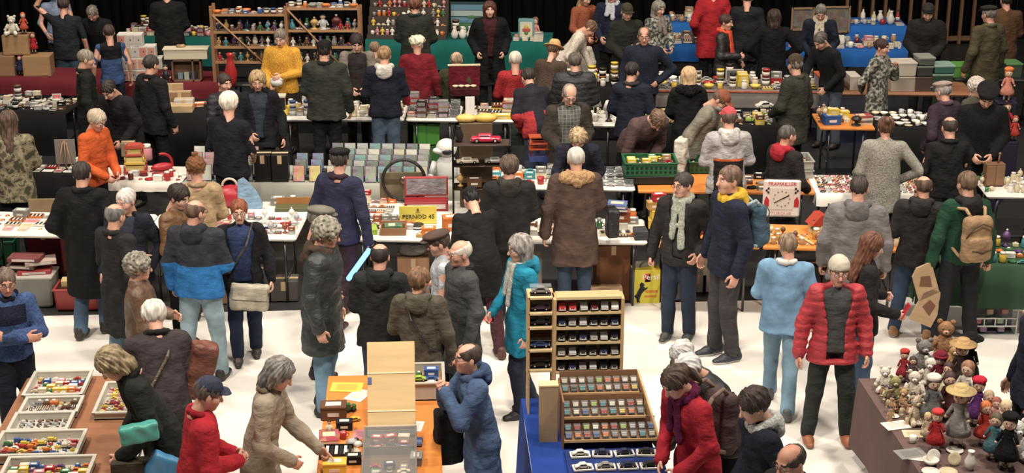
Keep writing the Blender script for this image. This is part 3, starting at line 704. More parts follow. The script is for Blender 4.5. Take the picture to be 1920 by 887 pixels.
P('rack_big', 1293, 663, 1.72, -62, 'stooping white-haired man in a black padded jacket at the model car display', ('puffer', (34, 34, 38), .80), BK, hr=('full', (202, 200, 198)), lean=30, hp=26, arms=('reach', 'low'), bulk=1.15, hands=('relax', 'relax'))
P('red_scarf', 1268, 686, 1.74, -62, 'woman in a red jacket with a purple scarf and a backpack', ('coat', (172, 32, 46), .74), NV, hr=('pony', (76, 56, 46)), hd='f', lean=16, hp=26, arms=('low', 'low'), scarf=((92, 22, 62), .30), sk=2)
P('navy_young', 1415, 725, 1.75, -78, 'young man with dark brown hair in a navy coat with a pale grey hood', ('coat', (26, 30, 44), .7), BK, hr=('full', (54, 38, 34)), hp=20, lean=5, arms=('pocket', 'pocket'), hood=((172, 174, 172), 'knit'), sk=2)
P('bottom_bald', 1484, 834, 1.72, -60, 'balding man with glasses, only his head and dark collar above the bottom edge', ('coat', (30, 30, 32), .74), BK, hr=('fringe', (62, 50, 44)), spec=True, hp=14, arms=('low', 'low'), collar=BK, sk=1)
P('red_puffer', 1575, 477, 1.7, -4, 'man in a red quilted jacket and beige knitted cap facing the viewer', ('puffer', (184, 46, 56), .80), (44, 50, 46), hr=('buzz', (90, 70, 60)), ht=('beanie', (190, 182, 162), 'linen'), arms=('bag', 'down'), inner=((70, 70, 72), .075, .84), spec=True, shoes=((150, 84, 48), (120, 96, 76)), bulk=.97, legs='wide')
P('denim_jacket', 1478, 437, 1.66, 165, 'man striding away in a pale blue denim jacket and jeans', ('denim', (112, 154, 190), .80), (112, 144, 166), 'denim', hr=('short', (132, 108, 84)), arms=('down', 'front'), collar=(206, 208, 204), legs='walk', shoes=((84, 88, 90), (70, 70, 70)), bulk=1.12, hy=20)
P('long_hair_girl', 1637, 438, 1.66, 88, 'young woman with long reddish-brown hair in a black coat holding a phone', ('coat', (38, 34, 36), .80), JE, 'denim', hr=('long', (112, 66, 44)), hd='f', arms=('hold', 'hold'), hp=18, hands=('grip', 'grip'), sk=2)
P('scarf_man', 1281, 324, 1.74, -28, 'man in a dark jacket with a long pale grey scarf and glasses', ('coat', (46, 42, 42), .82), (44, 54, 72), 'denim', hr=('short', (58, 50, 48)), spec=True, arms=('bag', 'pocket'), scarf=((160, 164, 150), .45), inner=((56, 54, 56), .05, .9), hands=('grip', 'relax'), hy=-25, hp=4, bulk=1.06, shoes=((60, 62, 62), (150, 150, 146)))
P('yellow_hood', 1368, 311, 1.95, -72, 'tall man in a navy coat with a yellow hood lining and a blue backpack', ('coat', (30, 36, 54), .80), (66, 62, 64), hr=('short', (112, 84, 66)), arms=('down', 'down'), hood=((214, 168, 40),), hp=0, shoes=((44, 48, 60), (205, 202, 198)), sk=0)
P('grey_hoodie', 1612, 329, 1.84, 165, 'broad man seen from behind in a grey hooded sweatshirt', ('hoodie', (118, 114, 114), .78), BR, hr=('buzz', (58, 46, 42)), hood=((104, 100, 100),), arms=('down', 'down'), bulk=1.22)
P('black_hoodie', 1733, 329, 1.69, 158, 'bald man seen from behind in a black hooded jacket and blue jeans', ('hoodie', (40, 38, 38), .80), (58, 78, 108), 'denim', hr=('fringe', (90, 66, 52)), hood=((44, 40, 42),), arms=('down', 'hold'), hy=22, shoes=((176, 130, 84), (200, 190, 170)), bulk=1.1, legs='wide')
P('green_jacket', 1815, 321, 1.82, 190, 'man in a green jacket and black trousers wearing a tan backpack', ('coat', (28, 66, 48), .88), (34, 34, 40), hr=('short', (104, 78, 56)), hood=((38, 34, 36),), arms=('bag', 'bag'), hands=('grip', 'grip'), shoes=((170, 118, 68), (150, 110, 70)), legs='wide')
P('edge_navy', 1948, 548, 1.72, -90, 'person in dark navy clothes cut off by the right edge', ('coat', (34, 40, 58), .8), NV, hr=('short', DH), arms=('down', 'down'))
P('long_black_coat', 152, 303, 1.80, 172, 'man in a long black overcoat and blue jeans, seen from behind', ('coat', (22, 22, 24), .42), (78, 104, 132), 'denim', hr=('short', (46, 36, 32)), collar=(26, 26, 28), arms=('pocket', 'pocket'), bulk=1.14, shoes=((60, 52, 44), (90, 84, 74)), legs='walk', walk=-.4)
P('grey_balding_coat', 214, 381, 1.74, 140, 'balding grey-haired man in a dark overcoat gesturing to a companion', ('coat', (38, 38, 40), .48), LJ, 'denim', hr=('fringe', (112, 110, 108)), arms=('pocket', 'front'), hands=('relax', 'point'), hy=15, collar=(40, 40, 42), shoes=((36, 36, 36), (30, 30, 30)))
P('white_hair_navy', 234, 354, 1.7, -10, 'white-haired man in a dark navy jacket facing the balding man', ('coat', (34, 36, 48), .8), NV, hr=('short', (208, 196, 192)), arms=('down', 'pocket'), inner=((50, 54, 70), .03, .9), hy=-20, hp=12, sk=0)
P('brown_leather', 258, 474, 1.66, 98, 'grey curly-haired person in a worn brown leather jacket', ('leather', (104, 78, 58), .84), LJ, 'denim', hr=('curly', (138, 132, 118)), arms=('low', 'front'), hp=4, sk=0, spec=True, bulk=1.1)
P('black_blue_jacket', 365, 374, 1.76, 165, 'balding man seen from behind in a black and bright blue rain jacket', ('coat', (50, 52, 60), .84), (140, 164, 176), 'denim', hr=('fringe', (106, 78, 60)), hood=((44, 46, 54),), bands=[(.70, 1.16, (40, 116, 190))], arms=('low', 'down'), bulk=1.22, hy=-25, spec=True, legs='wide')
P('brown_jacket_young', 334, 344, 1.7, 60, 'young dark-haired man in a brown jacket behind the blue and black jacket', ('leather', (110, 74, 40), .84), BK, hr=('full', (52, 38, 32)), arms=('low', 'low'), hp=22, sk=2)
P('brown_beanie', 366, 293, 1.70, 190, 'person in a rust-brown knitted hat and beige coat seen from behind', ('coat', (170, 142, 104), .75), BR, hr=None, ht=('pom', (118, 74, 46), 'fur'), arms=('low', 'down'), collar=(150, 124, 92))
P('shoulder_bag_woman', 447, 374, 1.64, 6, 'red-haired woman with glasses in a black jacket and blue top', ('coat', (28, 28, 32), .80), (38, 48, 74), 'denim', hr=('short', (140, 72, 40)), hd='f', arms=('down', 'down'), inner=((44, 58, 98), .085, .84), spec=True, hp=6, shoes=((56, 50, 48), (40, 36, 34)), legs='walk', walk=-.45, shoe='boot', sk=2, strap=((60, 56, 50), 1))
P('flat_cap_brown', 598, 381, 1.74, 100, 'person in a grey-green flat cap standing behind the leather coat', ('coat', (74, 56, 48), .8), BK, hr=('short', GR), ht=('flat', (104, 102, 92)), arms=('pocket', 'pocket'))
P('leather_coat', 612, 408, 1.84, 78, 'grey curly-haired person with glasses in a long dark leather coat', ('leather', (50, 56, 56), .60), (112, 150, 178), 'denim', hr=('curly', (142, 136, 120)), arms=('down', 'down'), hood=((78, 60, 50),), spec=True, hp=12, lean=4, bulk=1.24, shoes=((34, 34, 36), (30, 30, 30)))
P('navy_black_hat', 636, 272, 1.84, 150, 'tall man in a navy jacket and black flat cap seen from behind', ('coat', (46, 48, 74), .84), (52, 34, 38), hr=('short', (60, 50, 46)), ht=('flat', (26, 26, 28)), arms=('bag', 'down'), collar=(60, 40, 52), hands=('grip', 'relax'), hy=20, shoes=((70, 32, 32), (30, 26, 26)), legs='walk')
P('black_hoodie_short', 712, 456, 1.70, 172, 'dark-haired man with a bald spot seen from behind in a black hooded jacket', ('hoodie', (38, 40, 42), .80), (56, 74, 98), 'denim', hr=('fringe', (46, 38, 36)), hood=((36, 38, 40),), arms=('front', 'front'), bulk=1.1)
P('olive_parka', 786, 500, 1.6, 168, 'woman with brown hair seen from behind in an olive-grey quilted parka', ('coat', (84, 78, 66), .50), (92, 40, 48), hr=('full', (120, 86, 58)), hd='f', hood=((88, 82, 70),), arms=('down', 'front'), strap=((46, 42, 40), 1), shoes=((130, 70, 44), (90, 50, 40)), shoe='boot', bulk=1.08, hy=-25)
P('flat_cap_plaid', 822, 427, 1.66, -85, 'man in a brown flat cap and pale checked shirt', ('shirt', (176, 182, 188), .86), BK, hr=('short', (80, 62, 54)), ht=('flat', (86, 66, 58)), arms=('front', 'front'), hp=14)
P('bald_grey_coat', 862, 450, 1.7, -70, 'bald man with white side hair in a dark grey coat', ('coat', (70, 72, 72), .50), (40, 40, 44), hr=('fringe', (214, 206, 190)), arms=('pocket', 'down'), spec=True, hp=4, bulk=1.12, collar=(40, 38, 40), sk=0)
P('turquoise_coat', 974, 441, 1.70, -72, 'woman with grey bobbed hair in a turquoise coat and pale scarf', ('coat', (24, 134, 168), .66), (36, 42, 62), hr=('bob', (146, 140, 134)), hd='f', arms=('low', 'down'), scarf=((176, 178, 166), .36), hood=((30, 130, 160),), spec=True, shoes=((30, 30, 34), (24, 24, 26)), legs='walk', walk=.35, sk=2)
P('black_jacket_back', 955, 289, 1.76, 178, 'brown-haired person seen from behind in a black hooded jacket at the long white table', ('coat', (40, 38, 38), .80), (40, 38, 40), hr=('full', (84, 64, 50)), hood=((52, 48, 44),), arms=('low', 'low'), bulk=1.12, shoes=((60, 46, 38), (40, 34, 30)))
P('black_bending', 884, 349, 1.66, -165, 'person in a black jacket bending over the long white table, maroon trousers', ('coat', (26, 26, 28), .62), (66, 34, 40), hr=('short', (30, 26, 26)), ht=('beanie', (26, 26, 28)), lean=30, hp=24, arms=('reach', 'low'), legs='walk', shoes=((84, 46, 36), (40, 30, 28)))
P('blonde_seller', 1084, 240, 1.70, -8, 'blonde woman in navy leaning over behind the white table', ('coat', (34, 36, 50), .84), BK, hr=('mid', (176, 148, 112)), hd='f', lean=24, hp=30, arms=('reach', 'low'), sk=2)
P('brown_parka', 1080, 276, 1.8, 182, 'grey-haired person in a long brown parka with a fur-trimmed hood seen from behind', ('coat', (86, 66, 58), .56), (52, 68, 88), 'denim', hr=('short', (186, 180, 170)), hood=((168, 130, 88), 'fur'), arms=('front', 'bag'), bulk=1.14)
# sellers and shoppers of the middle rows
P('bending_mauve', 1232, 203, 1.76, 22, 'man bending over the green crate in a mauve-brown jacket', ('coat', (88, 66, 66), .84), BK, hr=('full', (112, 84, 64)), lean=48, hp=30, arms=(((.24, -.20, 1.14), (.10, -.40, .98)), ((.24, -.15, 1.1), (.06, -.34, .98))), hands=('relax', 'relax'), bulk=1.12, sk=2)
P('rust_cap', 1352, 163, 1.78, 62, 'stooping man in a rust-coloured cap, face mask and pale grey jacket', ('coat', (124, 120, 106), .82), BK, hr=('short', (100, 80, 66)), ht=('cap', (134, 74, 54)), lean=26, hp=26, arms=('down', 'reach'), mask=True, spec=True, bulk=1.08)
P('red_cap', 1367, 197, 1.78, 182, 'person in a coral-red cap and grey jacket with a black and orange back panel', ('coat', (166, 162, 162), .80), BK, hr=('short', (90, 70, 60)), ht=('cap', (214, 74, 82)), hood=((186, 184, 182),), arms=('front', 'front'), bands=[(.7, 1.19, (34, 30, 30), .165), (1.19, 1.215, (206, 92, 50), .165)], bulk=1.1, hy=170 if False else 0)
P('red_collar', 1478, 234, 1.72, 118, 'grey-haired man in a black jacket with a red hood lining', ('coat', (38, 34, 36), .84), BK, hr=('buzz', (84, 78, 74)), hood=((170, 34, 48),), arms=('low', 'low'), bulk=1.08, sk=1)
P('grey_sweater_woman', 1662, 219, 1.74, 172, 'woman with tied-back brown hair in a loose grey sweater', ('knit', (140, 136, 126), .68), BK, hr=('bun', (98, 62, 44)), hd='f', arms=('hips', 'hold'), bulk=1.12)
P('black_shirt_back', 1782, 218, 1.76, 180, 'balding man seen from behind in a black shirt at the right stalls', ('shirt', (24, 24, 26), .86), BK, hr=('fringe', (60, 48, 44)), arms=('low', 'down'), collar=(24, 24, 26), bulk=1.15)
P('pinkish_cap', 1770, 148, 1.74, -150, 'older man in a pale flat cap and dark purple-grey jacket', ('coat', (56, 42, 52), .74), BK, hr=('short', (160, 150, 144)), ht=('flat', (154, 134, 124)), arms=('pocket', 'pocket'), collar=(90, 64, 80), bulk=1.1, lean=6)
P('black_beret', 1852, 156, 1.84, -12, 'man in a black beret and black sweater looking down', ('knit', (22, 22, 24), .82), BK, hr=('short', DH), ht=('beret', (24, 24, 26)), hp=32, lean=8, arms=('low', 'low'), bulk=1.22)
P('white_hair_far_right', 1834, 145, 1.64, 40, 'white-haired person partly hidden behind the black beret', ('coat', (82, 78, 66), .8), BK, hr=('curly', (200, 186, 176)), arms=('down', 'down'))
P('checked_shirt_seat', 1068, 158, 1.78, 8, 'man in a brown jacket over a checked shirt looking down, below the black quilted jacket', ('coat', (56, 50, 44), .42), BK, hr=('balding', (150, 134, 120)), inner=((92, 92, 88), .09, .5, 1), arms=('low', 'low'), hp=30, lean=4, spec=True, legs='stand', bulk=1.12)
P('black_puffer_back', 1078, 98, 1.78, 178, 'man seen from behind in a black quilted jacket above the seated man', ('puffer', (40, 40, 42), .80), BK, hr=('short', (90, 80, 72)), arms=('low', 'low'), bulk=1.14, collar=(38, 38, 40))
P('navy_back', 1186, 116, 1.76, 165, 'dark-haired man in a navy jacket seen from behind', ('coat', (28, 34, 48), .80), BK, hr=('short', (40, 32, 30)), arms=('down', 'low'), collar=(60, 52, 50), hy=-20)
P('hands_on_hips', 1208, 51, 1.78, -6, 'stocky man in a navy sweater with one hand on his hip', ('knit', (30, 36, 52), .84), BK, hr=('balding', (96, 80, 70)), arms=('down', 'hips'), spec=True, collar=(160, 140, 124), bulk=1.2, sk=1)
P('blonde_back', 1292, 126, 1.66, 178, 'blonde woman in a black fur-collared coat seen from behind', ('coat', (22, 22, 24), .66), BK, hr=('bob', (196, 160, 116)), hd='f', arms=('low', 'low'), hood=((22, 20, 22), 'fur'))
P('red_seated', 966, 96, 1.8, 178, 'short-haired white-haired person in a red top seen from behind', ('knit', (170, 40, 44), .8), BK, hr=('short', (206, 198, 180)), arms=('low', 'low'), legs='sit')
P('navy_red_bend', 990, 128, 1.74, -162, 'person in a navy and red jacket bending over the books', ('coat', (36, 34, 44), .84), (48, 58, 78), 'denim', hr=('short', DH), arms=('reach', 'low'), lean=30, bands=[(.7, 1.16, (170, 44, 48), -.07)])
P('straw_hat', 1038, 75, 1.66, 150, 'person in a straw hat with a flower and a brown fur coat', ('fur', (74, 58, 48), .6), BK, hr=('short', BH), hd='f', ht=('brim', (206, 156, 98), 'paper'), lean=14, hp=20, arms=('low', 'low'))
P('bald_olive', 856, 96, 1.78, 158, 'balding man in an olive jacket seated behind the stacked books', ('coat', (72, 72, 50), .84), BK, hr=('fringe', (166, 142, 116)), arms=('low', 'low'), hy=10, bulk=1.1, legs='sit')
P('fur_hat_red', 782, 66, 1.62, 178, 'person in a dark red coat and white fluffy hat seen from behind', ('coat', (118, 22, 34), .6), BK, hr=None, ht=('furhat', (214, 206, 176), 'fur'), arms=('down', 'low'), bulk=1.15)
P('white_hood_navy', 720, 86, 1.80, 178, 'fair-haired man in a navy sweatshirt with a white hood and blue jeans', ('hoodie', (28, 30, 44), .86), (72, 90, 110), 'denim', hr=('short', (150, 114, 78)), hood=((196, 190, 178),), arms=('front', 'low'), bulk=1.08)
P('dark_green_back', 607, 73, 1.86, 178, 'large man in a dark green-black jacket and black cap seen from behind', ('coat', (50, 52, 46), .80), (26, 26, 28), hr=('short', DH), ht=('beanie', (22, 22, 24)), arms=('down', 'front'), bulk=1.22, collar=(28, 28, 28))
P('dark_apron', 668, 62, 1.7, 4, 'dark-haired person in a pale jacket and dark apron looking down', ('coat', (128, 118, 106), .8), BK, hr=('full', (44, 34, 32)), inner=((44, 38, 38), .11, .6), arms=('low', 'low'), hp=28, sk=2)
P('yellow_sweater', 525, 54, 1.76, -14, 'grey-haired man in a bright yellow sweater busy with a parcel', ('knit', (212, 150, 44), .86), (54, 44, 38), hr=('short', (126, 112, 100)), arms=('low', 'front'), hands=('grip', 'relax'), hp=24, bulk=1.12, sk=2)
P('puffer_left', 420, 138, 1.66, 40, 'dark-haired man in a black quilted jacket beside the blonde woman', ('puffer', (34, 32, 40), .8), BK, hr=('short', (58, 42, 36)), arms=('low', 'low'), hp=10, sk=0)
P('blonde_blazer', 482, 133, 1.74, 4, 'blonde woman in a black blazer looking down', ('coat', (26, 26, 32), .78), BK, hr=('mid', (176, 146, 102)), hd='f', inner=((48, 54, 66), .05, .85), arms=('low', 'down'), hp=18)
P('white_hair_tee', 428, 170, 1.9, 150, 'white-haired man in a dark navy T-shirt seen from behind', ('shirt', (24, 25, 34), .86), (22, 22, 26), hr=('full', (222, 212, 192)), arms=('low', 'hold'), short=True, bulk=1.22, hy=25, sk=0)
P('dark_right_facing', 283, 103, 1.78, 140, 'dark-haired man in a black jacket at the table of wooden boxes', ('coat', (28, 28, 32), .76), BK, hr=('short', (58, 50, 46)), arms=('down', 'down'), collar=(28, 28, 30), bulk=1.08)
P('leaning_black', 203, 150, 1.74, -28, 'dark-haired man in a black jacket leaning forward, looking down', ('coat', (30, 28, 32), .8), BK, hr=('short', (50, 36, 30)), lean=22, hp=26, arms=('reach', 'low'), bulk=1.05)
P('grey_black_coat', 160, 93, 1.78, 105, 'grey-haired man in a long black coat facing right', ('coat', (30, 30, 28), .5), BK, hr=('short', (136, 124, 108)), arms=('down', 'low'), hp=14, collar=(30, 30, 30), bulk=1.06)
P('orange_shirt', 180, 204, 1.7, 62, 'woman with short grey-blond hair in a bright orange shirt', ('coat', (206, 84, 34), .84), BK, hr=('full', (186, 168, 146)), hd='f', arms=('low', 'low'), spec=True, hp=22, lean=6)
P('camouflage', 14, 208, 1.74, 182, 'long-haired person in a camouflage jacket at the left edge', ('camo', (112, 104, 80), .72), NV, hr=('long', (84, 60, 46)), arms=('low', 'low'), bulk=1.16)
P('arm_raised', 118, -6, 1.8, 180, 'man in a dark T-shirt raising his left arm, seen from behind', ('shirt', (30, 36, 42), .84), (60, 82, 100), 'denim', hr=('short', (62, 46, 40)), arms=('down', 'up'), short=True, bulk=1.15)
P('grey_bending_far', 172, 10, 1.7, -10, 'grey-haired man in a black sweater looking down behind the boy', ('knit', (20, 20, 22), .84), BK, hr=('short', (120, 110, 100)), lean=18, hp=28, arms=('low', 'low'), bulk=1.15)
P('boy_blue', 203, 46, 1.64, 195, 'boy in a black and blue T-shirt seen from behind', ('shirt', (50, 74, 120), .84), NV, hr=('short', (64, 46, 38)), arms=('down', 'down'), short=True, bands=[(1.24, 1.7, (22, 22, 26), .16)])
P('black_far_coat', 312, -28, 1.80, 180, 'person in a long black coat whose head is above the frame', ('coat', (24, 24, 24), .5), BK, hr=('short', DH), arms=('low', 'low'), bulk=1.2)
P('pale_blue_shirt', 100, -30, 1.78, 0, 'person in a pale blue shirt behind the raised arm', ('shirt', (130, 146, 176), .84), BK, hr=('short', BH), arms=('low', 'low'))
P('dark_green_far', 778, -8, 1.80, 170, 'brown-haired person in a dark textured coat before the stepped display', ('coat', (42, 44, 38), .7), BK, hr=('full', (112, 64, 44)), arms=('low', 'low'), bulk=1.2, collar=(34, 50, 40))
P('black_coat_woman', 918, 3, 1.70, 2, 'woman with auburn hair in a long black coat facing the viewer', ('coat', (16, 16, 18), .45), BK, hr=('bob', (84, 40, 30)), hd='f', inner=((62, 22, 30), .045, .5), arms=('pocket', 'pocket'), bulk=1.25, hp=4, sk=2)
P('rust_sweater', 1098, -18, 1.68, 30, 'long-haired blonde person in a rust sweater at the top edge', ('knit', (150, 78, 52), .84), BK, hr=('long', (176, 140, 100)), hd='f', arms=('low', 'low'), hp=20)
P('white_cardigan', 1106, 38, 1.7, 75, 'stooping brown-haired person in a cream cardigan', ('knit', (204, 192, 176), .7), BK, hr=('short', (112, 74, 52)), lean=34, hp=28, arms=('low', 'reach'))
P('dark_cap_far', 1176, 3, 1.76, 8, 'man in a dark green cap and black-green coat', ('coat', (34, 36, 30), .7), BK, hr=('short', BH), ht=('cap', (56, 54, 40)), hp=18, arms=('low', 'front'), bulk=1.12)
P('grey_scarf_far', 1236, 2, 1.66, 30, 'grey-haired woman with a patterned grey scarf', ('floral', (110, 104, 96), .74), BK, hr=('bob', (132, 128, 116)), hd='f', hp=14, arms=('low', 'low'), scarf=((130, 118, 112), .25))
P('navy_top_edge', 1148, -26, 1.80, -20, 'person in a navy coat behind the dark green cap', ('coat', (28, 34, 54), .74), BK, hr=('short', DH), arms=('low', 'low'), scarf=((170, 172, 180), .2))
P('red_coat_far', 1338, -34, 1.82, 182, 'tall person in a bright red coat at the top edge', ('coat', (168, 28, 36), .62), BK, hr=('short', DH), arms=('pocket', 'pocket'), bulk=1.15)
P('orange_scarf', 1362, 27, 1.66, 62, 'dark-haired woman in a black jacket with a glowing orange-red scarf', ('leather', (38, 36, 38), .82), BK, hr=('short', (68, 40, 32)), hd='f', scarf=((224, 74, 44), .42), arms=('front', 'low'), hands=('grip', 'relax'))
P('dark_back_far', 1402, -20, 1.82, 170, 'tall person in dark clothes behind the orange scarf', ('coat', (30, 30, 34), .7), (60, 60, 62), hr=('short', DH), arms=('down', 'low'))
P('black_wide_far', 1452, 18, 1.68, 178, 'dark-haired woman in a wide black coat seen from behind', ('coat', (16, 16, 20), .56), BK, hr=('bob', (52, 32, 26)), hd='f', arms=('hips', 'hips'), bulk=1.15)
P('grey_navy_scarf', 1540, 8, 1.74, -14, 'grey-haired man in a navy jacket with a pale scarf looking down', ('coat', (28, 34, 48), .8), BK, hr=('short', (120, 112, 104)), hp=26, lean=10, arms=('low', 'low'), scarf=((196, 186, 160), .3))
P('grey_dark_bend', 1540, 60, 1.76, -55, 'grey-haired person in a black sweater bending over the blue table', ('knit', (26, 26, 30), .84), (74, 84, 98), 'denim', hr=('short', (92, 82, 78)), hp=22, lean=22, arms=('reach', 'low'))
P('floral_blouse', 1655, 73, 1.66, 52, 'dark-haired woman in a grey floral blouse with one hand on her hip', ('floral', (120, 118, 108), .70), BK, hr=('short', (58, 30, 28)), hd='f', arms=('back', 'chin'), bulk=1.08)
P('dark_cap_wide', 1742, 4, 1.76, -16, 'man in a dark knitted cap and black jacket looking down at the boxes', ('coat', (32, 30, 30), .7), BK, hr=('short', GR), ht=('beanie', (46, 42, 42)), hp=26, lean=6, arms=('low', 'low'), bulk=1.25)
P('olive_coat_far', 1856, 6, 1.86, -158, 'man in a dark flat cap and olive-brown coat', ('coat', (78, 70, 50), .6), BK, hr=('short', GR), ht=('flat', (44, 38, 34)), arms=('down', 'down'), bulk=1.12, collar=(96, 88, 64))
P('brown_far', 1888, -14, 1.80, 178, 'person in a brown coat at the top right corner', ('coat', (92, 62, 40), .7), BK, hr=('short', DH), arms=('low', 'low'), bulk=1.15)
P('black_green_back', 1492, 99, 1.80, -135, 'man in a brown brimless cap and dark olive coat turned away', ('coat', (54, 54, 46), .66), BK, hr=('short', (120, 112, 100)), ht=('beanie', (72, 58, 46)), arms=('down', 'low'), bulk=1.14, hy=-25, collar=(66, 62, 54))
P('child_white', 1090, 60, 1.25, 178, 'small fair-haired child in a white top', ('knit', (208, 198, 184), .8), BK, hr=('full', (176, 132, 86)), arms=('down', 'down'), head_s=1.12)
P('boy_far', 702, 78, 1.48, 170, 'child with light brown hair behind the white hood', ('coat', (112, 100, 88), .8), BK, hr=('short', (132, 104, 76)), arms=('down', 'down'))

# ------------------------------------------------------------------ wares: one model of each kind, copied piece by piece
PAL = dict(red=(176, 40, 40), orange=(212, 110, 44), yellow=(220, 184, 60), green=(52, 110, 64), lime=(150, 180, 60), blue=(50, 84, 150), navy=(34, 42, 74), purple=(96, 60, 110),
           pink=(206, 130, 140), white=(222, 216, 204), cream=(206, 190, 154), grey=(132, 130, 126), black=(34, 32, 34), brown=(104, 70, 48), tan=(170, 132, 92), silver=(170, 170, 170),
           gold=(180, 140, 70), turquoise=(60, 140, 150), maroon=(96, 30, 38), rust=(150, 76, 48))
NM = {'car': 'toy_car', 'case': 'film_case', 'cbox': 'cardboard_box', 'fig': 'figurine', 'block': 'toy_block', 'gift': 'boxed_model', 'loco': 'toy_truck', 'bits': 'trinket', 'bcar': 'boxed_toy_car', 'frame': 'framed_model', 'ring': 'bracelet', 'stand': 'ornament'}
def prof_mesh(kind, c):
    b = MB(); A = M(c, 'plastic'); dk = M((36, 34, 36), 'plastic'); wt = M((214, 208, 196), 'paper'); ms = [A, dk, wt]
    if kind in ('box', 'gift'):
        b.box((0, 0, .05), (.2, .14, .1), 0, .004); b.box((0, 0, .103), (.206, .146, .02), 0, .004); b.box((0, -.0715, .05), (.17, .002, .07) if kind == 'gift' else (.09, .002, .03), 1 if kind == 'gift' else 2); b.box((0, 0, .1145), (.12, .07, .002), 2 if kind == 'box' else 1)
        if kind == 'gift': ms = [A, M((120, 116, 110), 'print'), wt]
        else: ms = [M(c, 'card'), dk, wt]
    elif kind == 'cbox':
        b.box((0, 0, .005), (.3, .22, .01), 0)
        for x in (-1, 1): b.box((x * .147, 0, .08), (.006, .22, .16), 0); b.box((0, x * .107, .08), (.3, .006, .16), 0)
        for x in (-1, 1): b.box((x * .18, 0, .155), (.07, .21, .004), 0)
        ms = [M(c, 'card')]
    elif kind == 'book':
        b.box((0, 0, .0145), (.15, .21, .023), 2); b.box((0, 0, .0015), (.156, .216, .003), 0); b.box((0, 0, .0275), (.156, .216, .003), 0); b.box((-.077, 0, .0145), (.004, .216, .029), 0); b.box((.0, .02, .0293), (.10, .08, .001), 1); ms = [M(c, 'print', f=.22, s=9), M(PAL['cream'], 'paper'), M((220, 212, 196), 'paper')]
    elif kind == 'case':
        b.box((0, 0, .095), (.135, .014, .19), 1, .002); b.box((0, -.0075, .097), (.124, .0015, .178), 0); ms = [M(c, 'print', f=.45, s=16), M((60, 62, 66), 'plastic')]
    elif kind in ('car', 'bcar', 'frame'):
        P_ = [(-.1, .022), (-.098, .042), (-.06, .05), (-.035, .072), (.03, .073), (.055, .05), (.095, .044), (.1, .022)]
        b.prism(P_, -.038, .038, 0); b.prism([(-.052, .051), (-.033, .068), (.028, .069), (.048, .051)], -.0395, .0395, 1)
        b.box((0, 0, .052), (.001, .001, .001), 1)
        for x in (-.06, .062):
            for y in (-1, 1): b.cyl((x, y * .028, .02), (x, y * .042, .02), .02, .02, 10, 1); b.cyl((x, y * .042, .02), (x, y * .0435, .02), .009, .009, 6, 2)
        b.box((.1, 0, .028), (.006, .07, .008), 2); b.box((-.1, 0, .028), (.006, .07, .008), 2); b.ball((.098, .026, .038), .006, 2, 6, 4); b.ball((.098, -.026, .038), .006, 2, 6, 4)
        if kind == 'bcar': b.box((0, 0, -.006), (.23, .1, .012), 1, .003); ms.append(M((200, 210, 214), 'glass')); b.box((0, .049, .045), (.23, .002, .09), 3); b.box((.114, 0, .045), (.002, .1, .09), 3); b.box((-.114, 0, .045), (.002, .1, .09), 3); b.box((0, 0, .09), (.23, .1, .002), 3)
        if kind == 'frame':
            for x in (-1, 1): b.box((x * .118, 0, .008), (.022, .16, .02), 2); b.box((0, x * .075, .008), (.24, .022, .02), 2)
            b.box((0, 0, .0), (.24, .16, .006), 1)
    elif kind == 'loco':
        b.box((0, 0, .03), (.22, .07, .02), 1); b.box((-.03, 0, .075), (.14, .072, .075), 0, .006); b.box((.08, 0, .065), (.05, .066, .055), 0, .006); b.box((.107, 0, .075), (.002, .056, .026), 1)
        for x in (-.07, 0, .075):
            for y in (-1, 1): b.cyl((x, y * .026, .02), (x, y * .042, .02), .02, .02, 8, 1)
    elif kind == 'bowl': b.lathe([(.03, 0), (.035, .008), (.075, .04), (.09, .07), (.084, .07), (.07, .042), (.03, .014), (.0, .012)], n=14); ms = [M(c, 'china')]
    elif kind == 'plate': b.lathe([(.05, 0), (.06, .006), (.11, .018), (.108, .021), (.06, .010), (0, .009)], n=16); ms = [M(c, 'china')]
    elif kind == 'cup':
        b.lathe([(.025, 0), (.036, .01), (.04, .085), (.036, .085), (.031, .012), (0, .01)], n=12); b.tube([(.038, 0, .07), (.06, 0, .062), (.062, 0, .035), (.036, 0, .022)], .005, 5); ms = [M(c, 'china')]
    elif kind == 'vase': b.lathe([(.03, 0), (.052, .04), (.058, .09), (.03, .15), (.024, .18), (.036, .2), (.03, .2), (.02, .18), (.0, .17)], n=12); ms = [M(c, 'china')]
    elif kind == 'bottle': b.lathe([(.034, 0), (.036, .01), (.036, .13), (.014, .17), (.013, .21), (0, .21)], n=10); b.lathe([(.016, .2), (.016, .225), (0, .225)], n=8, m=1); b.lathe([(.0365, .04), (.0365, .1)], n=10, m=2)
    elif kind == 'jar': b.lathe([(.036, 0), (.042, .01), (.042, .085), (.03, .1), (.03, .105), (0, .105)], n=12); b.lathe([(.034, .1), (.034, .122), (0, .124)], n=12, m=2)
    elif kind == 'tin': b.lathe([(.05, 0), (.05, .1), (.052, .1), (.052, .115), (0, .118)], n=14); b.lathe([(.0505, .03), (.0505, .075)], n=14, m=2); 
    elif kind == 'fig':
        b.lathe([(.036, 0), (.036, .012), (.02, .014), (.03, .05), (.034, .09), (.022, .125), (.012, .14)], n=10, m=0); b.ball((0, 0, .162), (.026, .026, .028), 3); b.ball((0, .005, .174), (.028, .027, .022), 1)
        for s in (-1, 1): b.cyl((s * .024, 0, .118), (s * .046, -.02, .07), .010, .008, 6, 0); b.ball((s * .046, -.022, .066), .010, 3, 6, 4)
